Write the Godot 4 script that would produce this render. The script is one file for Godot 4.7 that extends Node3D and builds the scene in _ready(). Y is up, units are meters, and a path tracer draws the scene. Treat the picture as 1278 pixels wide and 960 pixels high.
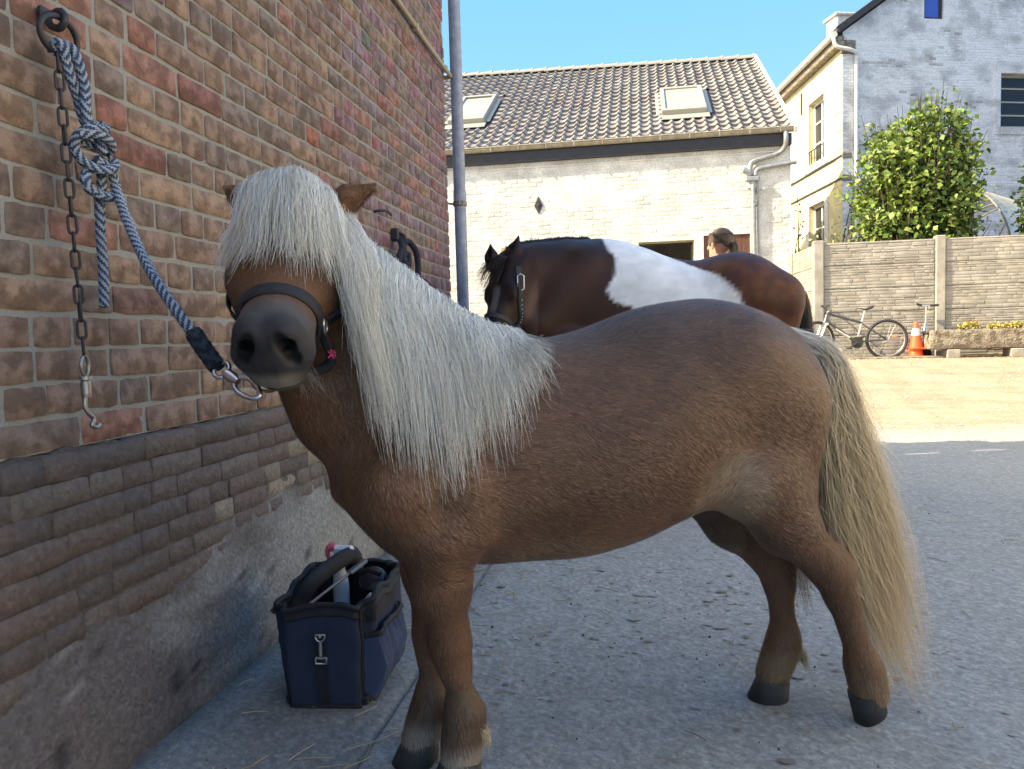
extends Node3D
# A pony tied to a brick wall in a stable yard. Units are metres, y is up.

const YAW := 9.87
const CAM_H := 0.95
var rng := RandomNumberGenerator.new()
var mats := {}
var tex := {}


func _ready() -> void:
	rng.seed = 20240611
	# --- camera, sky, sun, exposure
	var cam := Camera3D.new()
	cam.name = "camera"
	cam.position = Vector3(0, CAM_H, 0)
	cam.rotation_degrees = Vector3(-3.6, YAW, -1.55)
	cam.fov = 53.13
	cam.near = 0.05
	cam.far = 400.0
	add_child(cam)
	var env := Environment.new()
	env.background_mode = Environment.BG_SKY
	var sm := ProceduralSkyMaterial.new()
	sm.sky_top_color = Color(0.030, 0.092, 0.200).linear_to_srgb()
	sm.sky_horizon_color = Color(0.108, 0.172, 0.245).linear_to_srgb()
	sm.sky_curve = 0.18
	sm.ground_bottom_color = Color(0.30, 0.28, 0.24).linear_to_srgb()
	sm.ground_horizon_color = Color(0.40, 0.52, 0.62).linear_to_srgb()
	sm.sun_angle_max = 84.0  # glow round the sun widened past a clear sky to fill the shade
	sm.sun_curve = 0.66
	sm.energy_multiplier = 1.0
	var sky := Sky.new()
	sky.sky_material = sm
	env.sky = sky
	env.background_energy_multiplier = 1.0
	env.tonemap_mode = Environment.TONE_MAPPER_LINEAR
	env.tonemap_exposure = 6.8
	env.sdfgi_enabled = true
	env.ssao_enabled = true
	env.ssil_enabled = true
	var we := WorldEnvironment.new()
	we.name = "environment"
	we.environment = env
	add_child(we)
	var sun := DirectionalLight3D.new()
	sun.name = "sun"
	sun.light_color = Color(1.0, 0.92, 0.78)
	sun.light_energy = 0.64
	sun.light_angular_distance = 0.5
	sun.shadow_enabled = true
	add_child(sun)
	var el := deg_to_rad(38.0)
	var az := deg_to_rad(17.0)
	sun.look_at_from_position(Vector3(-cos(az) * cos(el), sin(el), sin(az) * cos(el)) * 50.0, Vector3.ZERO)
	# --- the place, then the things in it
	var t0 := Time.get_ticks_msec()
	make_materials()
	build_ground()
	build_brick_wall()
	build_stable()
	build_house()
	build_fence()
	build_greenery()
	build_far_side()
	print("setting ", Time.get_ticks_msec() - t0)
	t0 = Time.get_ticks_msec()
	build_pony()
	print("pony ", Time.get_ticks_msec() - t0)
	t0 = Time.get_ticks_msec()
	build_horse()
	build_person()
	print("horse ", Time.get_ticks_msec() - t0)
	build_wall_fittings()
	build_bag()
	build_yard_things()
	build_litter()


# ---------------------------------------------------------------- helpers

class MB:
	# collects triangles; every triangle is wound clockwise seen from the side its normals point to
	var v := PackedVector3Array()
	var n := PackedVector3Array()
	var c := PackedColorArray()
	var u := PackedVector2Array()
	var col := Color.WHITE

	func tri(a: Vector3, b: Vector3, d: Vector3, na: Vector3, nb: Vector3, nd: Vector3, ua := Vector2.ZERO, ub := Vector2.ZERO, ud := Vector2.ZERO) -> void:
		if (b - a).cross(d - a).dot(na + nb + nd) > 0.0:
			v.append(a); v.append(d); v.append(b)
			n.append(na); n.append(nd); n.append(nb)
			u.append(ua); u.append(ud); u.append(ub)
		else:
			v.append(a); v.append(b); v.append(d)
			n.append(na); n.append(nb); n.append(nd)
			u.append(ua); u.append(ub); u.append(ud)
		c.append(col); c.append(col); c.append(col)

	func quad(a: Vector3, b: Vector3, d: Vector3, e: Vector3, out: Vector3) -> void:
		var nn := (b - a).cross(d - a)
		if nn.length_squared() < 1e-16:
			nn = (d - a).cross(e - a)
		nn = nn.normalized()
		if nn.dot(out) < 0.0:
			nn = -nn
		tri(a, b, d, nn, nn, nn)
		tri(a, d, e, nn, nn, nn)

	func squad(a: Vector3, b: Vector3, d: Vector3, e: Vector3, na: Vector3, nb: Vector3, nd: Vector3, ne: Vector3) -> void:
		tri(a, b, d, na, nb, nd)
		tri(a, d, e, na, nd, ne)

	func flat(a: Vector3, b: Vector3, d: Vector3, out: Vector3) -> void:
		var nn := (b - a).cross(d - a).normalized()
		if nn.dot(out) < 0.0:
			nn = -nn
		tri(a, b, d, nn, nn, nn)

	func box(at: Vector3, size: Vector3, bev := 0.0, bas := Basis.IDENTITY) -> void:
		var h := size * 0.5
		var b := minf(bev, minf(h.x, minf(h.y, h.z)) * 0.9)
		for ax in 3:
			var e1 := (ax + 1) % 3
			var e2 := (ax + 2) % 3
			for s in [-1.0, 1.0]:
				var q := []
				for k in [[-1, -1], [1, -1], [1, 1], [-1, 1]]:
					var p := Vector3.ZERO
					p[ax] = s * h[ax]
					p[e1] = k[0] * (h[e1] - b)
					p[e2] = k[1] * (h[e2] - b)
					q.append(at + bas * p)
				var o := Vector3.ZERO
				o[ax] = s
				quad(q[0], q[1], q[2], q[3], bas * o)
		if b <= 0.0:
			return
		for ax in 3:  # edges along ax
			var e1 := (ax + 1) % 3
			var e2 := (ax + 2) % 3
			for s1 in [-1.0, 1.0]:
				for s2 in [-1.0, 1.0]:
					var q := []
					for k in [[0, -1], [0, 1], [1, 1], [1, -1]]:
						var p := Vector3.ZERO
						p[ax] = k[1] * (h[ax] - b)
						p[e1] = s1 * (h[e1] - (b if k[0] == 1 else 0.0))
						p[e2] = s2 * (h[e2] - (0.0 if k[0] == 1 else b))
						q.append(at + bas * p)
					var o := Vector3.ZERO
					o[e1] = s1
					o[e2] = s2
					quad(q[0], q[1], q[2], q[3], bas * o)
		for sx in [-1.0, 1.0]:
			for sy in [-1.0, 1.0]:
				for sz in [-1.0, 1.0]:
					var s := Vector3(sx, sy, sz)
					flat(at + bas * (s * (h - Vector3(0, b, b))), at + bas * (s * (h - Vector3(b, 0, b))), at + bas * (s * (h - Vector3(b, b, 0))), bas * s)

	func tube(pts: PackedVector3Array, rad: Variant, sides := 8, caps := true, closed := false, flat_scale := Vector2.ONE, ref := Vector3.ZERO) -> void:
		var m := pts.size()
		if m < 2:
			return
		var rings := []
		var nors := []
		var up := ref
		for i in m:
			var t: Vector3
			if closed:
				t = (pts[(i + 1) % m] - pts[(i - 1 + m) % m]).normalized()
			else:
				t = (pts[mini(i + 1, m - 1)] - pts[maxi(i - 1, 0)]).normalized()
			if up == Vector3.ZERO:
				up = t.cross(Vector3.UP if absf(t.y) < 0.9 else Vector3.RIGHT).normalized()
			up = (up - t * up.dot(t)).normalized()
			var w := t.cross(up)
			var r: float = rad if rad is float else rad[mini(i, rad.size() - 1)]
			var ring := PackedVector3Array()
			var nor := PackedVector3Array()
			for k in sides:
				var a := TAU * k / sides
				ring.append(pts[i] + (up * cos(a) * flat_scale.x + w * sin(a) * flat_scale.y) * r)
				nor.append((up * cos(a) / flat_scale.x + w * sin(a) / flat_scale.y).normalized())
			rings.append(ring)
			nors.append(nor)
		for i in (m if closed else m - 1):
			var j := (i + 1) % m
			for k in sides:
				var l := (k + 1) % sides
				squad(rings[i][k], rings[i][l], rings[j][l], rings[j][k], nors[i][k], nors[i][l], nors[j][l], nors[j][k])
		if caps and not closed:
			for e in [0, m - 1]:
				var o: Vector3 = (pts[0] - pts[1]) if e == 0 else (pts[m - 1] - pts[m - 2])
				for k in sides:
					flat(pts[e], rings[e][k], rings[e][(k + 1) % sides], o)

	func lathe(prof: Array, sides := 16, xf := Transform3D.IDENTITY) -> void:
		# prof: Vector2(radius, height) from one end to the other, outside to the right when going up
		for i in prof.size() - 1:
			var a: Vector2 = prof[i]
			var b: Vector2 = prof[i + 1]
			var d := b - a
			var nr := Vector2(d.y, -d.x).normalized()
			for k in sides:
				var p := TAU * k / sides
				var q := TAU * (k + 1) / sides
				var cp := Vector3(cos(p), 0, sin(p))
				var cq := Vector3(cos(q), 0, sin(q))
				var np := (xf.basis * (cp * nr.x + Vector3.UP * nr.y)).normalized()
				var nq := (xf.basis * (cq * nr.x + Vector3.UP * nr.y)).normalized()
				squad(xf * (cp * a.x + Vector3.UP * a.y), xf * (cq * a.x + Vector3.UP * a.y), xf * (cq * b.x + Vector3.UP * b.y), xf * (cp * b.x + Vector3.UP * b.y), np, nq, nq, np)

	func sheet(fn: Callable, nu: int, nv: int, out := Vector3.ZERO) -> void:
		# fn(u, v) -> point, u and v in 0..1; smooth normals; out tells the front side
		var p := []
		for j in nv + 1:
			var row := PackedVector3Array()
			for i in nu + 1:
				row.append(fn.call(float(i) / nu, float(j) / nv))
			p.append(row)
		var nr := []
		for j in nv + 1:
			var row := PackedVector3Array()
			for i in nu + 1:
				var du: Vector3 = p[j][mini(i + 1, nu)] - p[j][maxi(i - 1, 0)]
				var dv: Vector3 = p[mini(j + 1, nv)][i] - p[maxi(j - 1, 0)][i]
				var nn := du.cross(dv).normalized()
				if out != Vector3.ZERO and nn.dot(out) < 0.0:
					nn = -nn
				row.append(nn)
			nr.append(row)
		for j in nv:
			for i in nu:
				var a := Vector2(float(i) / nu, float(j) / nv)
				var b := Vector2(float(i + 1) / nu, float(j + 1) / nv)
				tri(p[j][i], p[j][i + 1], p[j + 1][i + 1], nr[j][i], nr[j][i + 1], nr[j + 1][i + 1], a, Vector2(b.x, a.y), b)
				tri(p[j][i], p[j + 1][i + 1], p[j + 1][i], nr[j][i], nr[j + 1][i + 1], nr[j + 1][i], a, b, Vector2(a.x, b.y))

	func mesh() -> ArrayMesh:
		var a := []
		a.resize(Mesh.ARRAY_MAX)
		a[Mesh.ARRAY_VERTEX] = v
		a[Mesh.ARRAY_NORMAL] = n
		a[Mesh.ARRAY_COLOR] = c
		a[Mesh.ARRAY_TEX_UV] = u
		var m := ArrayMesh.new()
		m.add_surface_from_arrays(Mesh.PRIMITIVE_TRIANGLES, a)
		return m


func thing(called: String, label: String, category: String, at := Vector3.ZERO, turn := 0.0, group := "") -> Node3D:
	var o := Node3D.new()
	o.name = called
	add_child(o, true)
	o.position = at
	o.rotation.y = turn
	tag(o, label, category, group)
	return o


func tag(o: Node, label := "", category := "", group := "", kind := "") -> void:
	if label: o.set_meta("label", label)
	if category: o.set_meta("category", category)
	if group: o.set_meta("group", group)
	if kind: o.set_meta("kind", kind)


func part(parent: Node, called: String, m: Variant, mat: Material, xf := Transform3D.IDENTITY) -> MeshInstance3D:
	var o := MeshInstance3D.new()
	o.name = called
	if m is MB:
		o.mesh = (m as MB).mesh()
	else:
		o.mesh = m
	o.material_override = mat
	o.transform = xf
	parent.add_child(o, true)
	return o


func many(parent: Node, called: String, m: Mesh, mat: Material, xfs: Array, cols: Array) -> MultiMeshInstance3D:
	var mm := MultiMesh.new()
	mm.transform_format = MultiMesh.TRANSFORM_3D
	mm.use_colors = true
	mm.mesh = m
	mm.instance_count = xfs.size()
	for i in xfs.size():
		mm.set_instance_transform(i, xfs[i])
		mm.set_instance_color(i, cols[i])
	var o := MultiMeshInstance3D.new()
	o.name = called
	o.multimesh = mm
	o.material_override = mat
	o.set_meta("kind", "stuff")
	parent.add_child(o, true)
	return o


func structure(called: String, m: Variant, mat: Material, label := "", category := "") -> MeshInstance3D:
	var o := part(self, called, m, mat)
	tag(o, label, category, "", "structure")
	return o


func lin(r: float, g: float, b: float) -> Color:
	return Color(r, g, b).linear_to_srgb()


func srgb(r: int, g: int, b: int) -> Color:   # a linear colour from 8-bit values
	return Color8(r, g, b).srgb_to_linear()


func noise_tex(key: String, freq: float, lo: Color, hi: Color, octaves := 4, a := 0.25, b := 0.75, kind := FastNoiseLite.TYPE_SIMPLEX_SMOOTH, size := 512, normal := false) -> NoiseTexture2D:
	if tex.has(key):
		return tex[key]
	var f := FastNoiseLite.new()
	f.noise_type = kind
	f.frequency = freq
	f.fractal_octaves = octaves
	f.fractal_gain = 0.55
	f.seed = hash(key) % 10000
	if kind == FastNoiseLite.TYPE_CELLULAR:
		f.cellular_return_type = FastNoiseLite.RETURN_DISTANCE
		f.fractal_type = FastNoiseLite.FRACTAL_NONE if octaves <= 1 else FastNoiseLite.FRACTAL_FBM
	var t := NoiseTexture2D.new()
	t.width = size
	t.height = size
	t.seamless = true
	t.seamless_blend_skirt = 0.2
	t.generate_mipmaps = false
	t.noise = f
	if not normal:
		var g := Gradient.new()
		g.offsets = PackedFloat32Array([a, b])
		g.colors = PackedColorArray([lo, hi])
		t.color_ramp = g
	tex[key] = t
	return t


func speckle_tex(key: String, lo: float, soft: float, sd: int) -> ImageTexture:
	# fine grain: random dots with a little blur, as sand and grit in concrete and brick
	if tex.has(key):
		return tex[key]
	var r := RandomNumberGenerator.new()
	r.seed = sd
	var n := 512
	var a := PackedFloat32Array()
	a.resize(n * n)
	for i in n * n:
		var q := r.randf()
		a[i] = q * q if r.randf() < 0.5 else q
	var out := PackedByteArray()
	out.resize(n * n)
	for y in n:
		var up := ((y + n - 1) % n) * n
		var dn := ((y + 1) % n) * n
		for x in n:
			var l := (x + n - 1) % n
			var g := (x + 1) % n
			var m := a[y * n + x]
			m = lerpf(m, (a[up + x] + a[dn + x] + a[y * n + l] + a[y * n + g] + a[up + l] + a[dn + g]) / 6.0, soft)
			out[y * n + x] = clampi(int((lo + (1.0 - lo) * m) * 255.0), 0, 255)
	tex[key] = ImageTexture.create_from_image(Image.create_from_data(n, n, false, Image.FORMAT_L8, out))
	return tex[key]


func mat(key: String, col: Color, rough := 0.8, albedo: Texture2D = null, scale := 1.0, bump: Texture2D = null, bump_cm := 0.0, world := true) -> StandardMaterial3D:
	if mats.has(key):
		return mats[key]
	var m := StandardMaterial3D.new()
	m.resource_name = key
	m.albedo_color = col
	m.roughness = rough
	m.vertex_color_use_as_albedo = true
	if albedo or bump:
		m.uv1_triplanar = true
		m.uv1_world_triplanar = world
		m.uv1_scale = Vector3.ONE * scale
		m.albedo_texture = albedo
	if bump:
		m.heightmap_enabled = true
		m.heightmap_texture = bump
		m.heightmap_scale = bump_cm
	mats[key] = m
	return m


func metal(key: String, col: Color, rough := 0.35) -> StandardMaterial3D:
	var m := mat(key, col, rough)
	m.metallic = 1.0
	return m


func detail(m: StandardMaterial3D, t: Texture2D, scale := 1.0, mul := true) -> void:
	m.detail_enabled = true
	m.detail_albedo = t
	m.detail_blend_mode = BaseMaterial3D.BLEND_MODE_MUL if mul else BaseMaterial3D.BLEND_MODE_MIX
	m.detail_uv_layer = BaseMaterial3D.DETAIL_UV_2
	m.uv2_triplanar = true
	m.uv2_world_triplanar = true
	m.uv2_scale = Vector3.ONE * scale


func smoothcurve(keys: Array, t: float) -> float:
	# keys: Vector2(x, y) in rising x; smooth monotone-ish interpolation
	if t <= keys[0].x:
		return keys[0].y
	for i in keys.size() - 1:
		var a: Vector2 = keys[i]
		var b: Vector2 = keys[i + 1]
		if t <= b.x:
			var pre: Vector2 = keys[maxi(i - 1, 0)]
			var post: Vector2 = keys[mini(i + 2, keys.size() - 1)]
			return cubic_interpolate_in_time(a.y, b.y, pre.y, post.y, (t - a.x) / (b.x - a.x), b.x - a.x, pre.x - a.x, post.x - a.x) if pre != a and post != b else lerpf(a.y, b.y, (t - a.x) / (b.x - a.x))
	return keys[-1].y


func polyline(pts: Array, steps: int) -> PackedVector3Array:
	# a smooth curve through the points
	var out := PackedVector3Array()
	var n := pts.size()
	for i in n - 1:
		var a: Vector3 = pts[i]
		var b: Vector3 = pts[i + 1]
		var p: Vector3 = pts[i - 1] if i > 0 else a * 2.0 - b
		var q: Vector3 = pts[i + 2] if i + 2 < n else b * 2.0 - a
		for k in steps:
			out.append(a.cubic_interpolate(b, p, q, float(k) / steps))
	out.append(pts[n - 1])
	return out


# ---------------------------------------------------------------- materials

func make_materials() -> void:
	var w := Color.WHITE
	var g := func(x: float) -> Color: return Color(x, x, x)
	noise_tex("grain", 0.02, g.call(0.84), w, 5)
	noise_tex("fine", 0.09, g.call(0.78), w, 4)
	noise_tex("speck", 0.16, g.call(0.72), w, 2, 0.36, 0.55)
	noise_tex("blotch", 0.008, g.call(0.74), w, 5, 0.3, 0.7)
	noise_tex("bump_fine", 0.05, g.call(0.0), w, 5, 0.1, 0.9)
	noise_tex("bump_grit", 0.14, g.call(0.0), w, 3, 0.2, 0.8)
	noise_tex("pits", 0.05, g.call(0.0), w, 2, 0.0, 0.35, FastNoiseLite.TYPE_CELLULAR)
	noise_tex("spots", 0.035, g.call(0.45), w, 3, 0.29, 0.36)
	noise_tex("wear", 0.014, Color(0.72, 0.70, 0.68), w, 5, 0.3, 0.65)
	noise_tex("soft", 0.010, g.call(0.88), w, 5, 0.3, 0.7)
	noise_tex("softfine", 0.06, g.call(0.84), w, 4)
	speckle_tex("sand", 0.72, 0.5, 1)
	speckle_tex("sand_soft", 0.76, 0.75, 2)
	speckle_tex("sand_bump", 0.0, 0.7, 3)
	noise_tex("gable_stain", 0.006, g.call(0.80), w, 5, 0.25, 0.5)
	var brick := mat("brick", w, 0.9, tex.sand_soft, 2.2, tex.bump_fine, 0.22)
	detail(brick, tex.wear, 1.8)
	mat("mortar", lin(0.40, 0.39, 0.35), 0.95, tex.sand, 2.5, tex.sand_bump, 0.15)
	var tar := mat("tar", w, 0.7, tex.sand, 0.55, tex.sand_bump, 0.45)
	noise_tex("grime", 0.02, Color(0.86, 0.85, 0.84), w, 6, 0.25, 0.75)
	detail(tar, tex.grime, 3.2)
	speckle_tex("aggregate", 0.66, 0.55, 8)
	var ground := mat("ground", w, 0.86, tex.aggregate, 0.30, tex.sand_bump, 0.16)
	detail(ground, tex.sand, 0.8)
	var paint := mat("white_paint", lin(0.86, 0.85, 0.80), 0.7, tex.softfine, 0.8, tex.bump_fine, 0.3)
	detail(paint, tex.soft, 0.3)
	var gable := mat("gable_paint", lin(0.80, 0.81, 0.81), 0.75, tex.softfine, 0.6, tex.bump_fine, 0.3)
	detail(gable, tex.gable_stain, 0.3)
	mat("yellow_render", lin(0.84, 0.73, 0.41), 0.85, tex.soft, 0.35, tex.bump_fine, 0.2)
	mat("stone_white", lin(0.78, 0.77, 0.72), 0.7, tex.grain, 0.8)
	mat("roof_tile", w, 0.75, tex.fine, 1.5, tex.bump_fine, 0.4)
	mat("slate_dark", lin(0.05, 0.045, 0.045), 0.6, tex.grain, 1.0)
	mat("fascia", lin(0.025, 0.024, 0.028), 0.5, tex.grain, 0.6)
	var zinc := mat("zinc", lin(0.36, 0.38, 0.40), 0.45, tex.grain, 0.9)
	zinc.metallic = 0.45
	mat("gutter_zinc", lin(0.36, 0.33, 0.26), 0.6, tex.grain, 0.7)
	mat("pipe_paint", lin(0.33, 0.36, 0.44), 0.42, tex.grain, 1.5, tex.bump_fine, 0.05)
	mat("cable", lin(0.42, 0.36, 0.25), 0.7, tex.grain, 5.0)
	var fc := mat("fence_concrete", lin(0.50, 0.475, 0.43), 0.9, tex.sand_soft, 0.8, tex.bump_grit, 0.2)
	detail(fc, tex.soft, 0.5)
	mat("trough", lin(0.30, 0.265, 0.215), 0.92, tex.wear, 0.9, tex.bump_fine, 1.2)
	mat("dark_inside", lin(0.02, 0.018, 0.015), 0.9)
	mat("reveal", lin(0.62, 0.58, 0.47), 0.8, tex.grain, 0.9)
	mat("brown_wood", lin(0.13, 0.055, 0.035), 0.7, tex.grain, 1.2)
	mat("tan_wood", lin(0.42, 0.29, 0.13), 0.75, tex.grain, 1.2)
	mat("grey_door", lin(0.33, 0.35, 0.38), 0.55, tex.grain, 0.7)
	mat("iron", lin(0.03, 0.028, 0.03), 0.55, tex.grain, 4.0)
	var glass := mat("pane", lin(0.02, 0.025, 0.03), 0.06)
	glass.metallic_specular = 0.35
	var sky_pane := mat("skylight_glass", lin(0.34, 0.335, 0.27), 0.35)
	sky_pane.metallic_specular = 0.3
	mat("window_frame", lin(0.75, 0.75, 0.72), 0.5)
	mat("skylight_frame", lin(0.33, 0.32, 0.27), 0.5)
	mat("blue_glass", lin(0.05, 0.10, 0.42), 0.2)
	var hose := mat("leaf", w, 0.55)
	hose.backlight_enabled = true
	hose.backlight = Color(0.55, 0.6, 0.2)
	mat("bark", lin(0.09, 0.07, 0.05), 0.9, tex.grain, 3.0, tex.bump_fine, 1.0)


func px_of(p: Vector3) -> Vector3:
	# where a point lies in the photograph (1278 pixels wide) and how far off: only used to rank pieces by size
	var b := Basis.from_euler(Vector3(deg_to_rad(-3.6), deg_to_rad(YAW), deg_to_rad(-1.55)), EULER_ORDER_YXZ)
	var q := b.transposed() * (p - Vector3(0, CAM_H, 0))
	if q.z > -0.1:
		return Vector3(-9999, -9999, 0.01)
	return Vector3(639.0 + 960.0 * q.x / -q.z, 480.0 - 960.0 * q.y / -q.z, -q.z)


func in_frame(p: Vector3, pad := 15.0) -> bool:
	var q := px_of(p)
	return q.x > -pad and q.x < 1278.0 + pad and q.y > -pad and q.y < 960.0 + pad


func place_pieces(parent: Node, called: String, list: Array, meshes: Array, base: StandardMaterial3D, tones: Array, rest_called: String, most := 300) -> void:
	# list: [transform, mesh number, colour, size in the picture]; the largest become parts, the others one part of stuff each mesh
	list.sort_custom(func(a, b): return a[3] > b[3])
	var tinted := []
	for t in tones:
		var m: StandardMaterial3D = base.duplicate()
		m.albedo_color = (t as Color).linear_to_srgb()
		tinted.append(m)
	var plain: StandardMaterial3D = base.duplicate()
	plain.albedo_color = Color.WHITE
	var rest := {}
	for i in list.size():
		var e: Array = list[i]
		if i < most and e[3] > 0.0:
			var best := 0
			var bd := 9.0
			for k in tones.size():
				var c: Color = tones[k]
				var d := absf(c.r - e[2].r) + absf(c.g - e[2].g) + absf(c.b - e[2].b)
				if d < bd:
					bd = d
					best = k
			part(parent, called, meshes[e[1]], tinted[best], e[0])
		else:
			if not rest.has(e[1]):
				rest[e[1]] = [[], []]
			rest[e[1]][0].append(e[0])
			rest[e[1]][1].append(e[2])
	for k in rest:
		many(parent, rest_called, meshes[k], plain, rest[k][0], rest[k][1])


func make_brick(length: float, height: float, depth: float, rough: float, sd: int, nu := 6, nv := 4) -> ArrayMesh:
	# front face towards +x, length along z; the outer ring is folded back
	var r := RandomNumberGenerator.new()
	r.seed = sd
	var off := []
	for i in (nu + 1) * (nv + 1):
		off.append(Vector3(r.randf_range(-1, 1), r.randf_range(-1, 1), r.randf_range(-1, 1)) * rough)
	var mb := MB.new()
	mb.sheet(func(u: float, v: float) -> Vector3:
		var i := roundi(u * nu)
		var j := roundi(v * nv)
		var o: Vector3 = off[j * (nu + 1) + i]
		var a := clampf((i - 1.0) / (nu - 2.0), 0, 1) - 0.5
		var b := clampf((j - 1.0) / (nv - 2.0), 0, 1) - 0.5
		var rim := i <= 1 or j <= 1 or i >= nu - 1 or j >= nv - 1
		var back := i == 0 or j == 0 or i == nu or j == nv
		var corner := (i <= 1 or i >= nu - 1) and (j <= 1 or j >= nv - 1)
		var p := Vector3(o.x * 0.6, b * height + o.y, a * length + o.z)
		if rim:
			p.x -= 0.0014 + absf(o.x) * 0.5
		if corner:
			p.y *= 0.95
			p.z *= 0.985
		if back:
			var q := Vector3(off[clampi(j, 1, nv - 1) * (nu + 1) + clampi(i, 1, nu - 1)])
			p = Vector3(-depth, (b * height + q.y) * 1.01, (a * length + q.z) * 1.01)
		return p, nu, nv, Vector3.RIGHT)
	return mb.mesh()


# ---------------------------------------------------------------- ground

func ground_y(x: float, z: float) -> float:
	var t := clampf((-z - 6.6) / 6.2, 0.0, 1.0)
	return 0.43 * t * t * (3.0 - 2.0 * t) * smoothstep(-60.0, -3.0, x)


func axis_steps(lo: float, hi: float, step: float, far: float, extra: Array) -> PackedFloat32Array:
	var a := PackedFloat32Array()
	var x := lo
	while x < hi:
		a.append(x)
		x += step
	a.append(hi)
	var s := step
	x = hi
	while x < far:
		s *= 1.35
		x += s
		a.append(x)
	s = step
	x = lo
	while x > -far:
		s *= 1.35
		x -= s
		a.append(x)
	for e in extra:
		a.append(e)
	a.sort()
	return a


func build_ground() -> void:
	var xs := axis_steps(-1.6, 6.2, 0.05, 180.0, [-0.662, -0.655, -0.648, -0.641])
	var zs := axis_steps(-14.0, 0.3, 0.06, 180.0, [-8.512, -8.5, -8.488])
	var nz := FastNoiseLite.new()
	nz.seed = 5
	nz.frequency = 1.3
	nz.fractal_octaves = 4
	var n2 := FastNoiseLite.new()
	n2.seed = 9
	n2.frequency = 0.5
	n2.fractal_octaves = 5
	var v := PackedVector3Array()
	var c := PackedColorArray()
	var nx := xs.size()
	for z in zs:
		for x in xs:
			var y := ground_y(x, z)
			y += nz.get_noise_2d(x * 3.0, z * 3.0) * 0.0035 if absf(z) < 16.0 and absf(x) < 9.0 else 0.0
			var seam := absf(x + 0.6515) < 0.006 and z > -5.2
			if seam:
				y -= 0.005
			if absf(z + 8.5) < 0.005 and x > -0.4:
				y -= 0.006
			v.append(Vector3(x, y, z))
			var blot := n2.get_noise_2d(x, z)
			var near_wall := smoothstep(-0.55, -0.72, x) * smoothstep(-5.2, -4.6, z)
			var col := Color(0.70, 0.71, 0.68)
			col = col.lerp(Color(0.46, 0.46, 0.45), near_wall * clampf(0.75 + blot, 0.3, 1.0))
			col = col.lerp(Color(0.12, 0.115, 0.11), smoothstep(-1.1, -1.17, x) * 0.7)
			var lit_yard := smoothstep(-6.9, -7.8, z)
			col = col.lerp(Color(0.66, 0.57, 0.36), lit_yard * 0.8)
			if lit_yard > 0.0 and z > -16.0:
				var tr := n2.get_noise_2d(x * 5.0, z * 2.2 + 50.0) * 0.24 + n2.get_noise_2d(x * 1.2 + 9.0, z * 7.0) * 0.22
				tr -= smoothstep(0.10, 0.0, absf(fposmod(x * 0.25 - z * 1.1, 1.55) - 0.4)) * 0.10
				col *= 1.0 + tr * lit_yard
			var soil := smoothstep(0.0, 0.25, (x - 4.7) * 0.30 - (z + 12.4) - 0.28 + blot * 0.3) * smoothstep(4.3, 4.9, x)
			col = col.lerp(Color(0.36, 0.24, 0.13), soil * 0.8)
			var s := 1.0 + blot * 0.10
			if seam:
				s *= 0.6
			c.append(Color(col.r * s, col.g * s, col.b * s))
	var idx := PackedInt32Array()
	var nor := PackedVector3Array()
	nor.resize(v.size())
	for j in zs.size():
		for i in nx:
			var a := v[j * nx + mini(i + 1, nx - 1)] - v[j * nx + maxi(i - 1, 0)]
			var b := v[mini(j + 1, zs.size() - 1) * nx + i] - v[maxi(j - 1, 0) * nx + i]
			nor[j * nx + i] = b.cross(a).normalized()
			if i < nx - 1 and j < zs.size() - 1:
				var k := j * nx + i
				idx.append_array([k, k + 1, k + nx + 1, k, k + nx + 1, k + nx])
	var arr := []
	arr.resize(Mesh.ARRAY_MAX)
	arr[Mesh.ARRAY_VERTEX] = v
	arr[Mesh.ARRAY_NORMAL] = nor
	arr[Mesh.ARRAY_COLOR] = c
	arr[Mesh.ARRAY_INDEX] = idx
	var m := ArrayMesh.new()
	m.add_surface_from_arrays(Mesh.PRIMITIVE_TRIANGLES, arr)
	structure("ground", m, mats.ground, "grey concrete yard that turns to pale gravel in the sun", "ground")


# ---------------------------------------------------------------- brick building on the left

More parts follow.
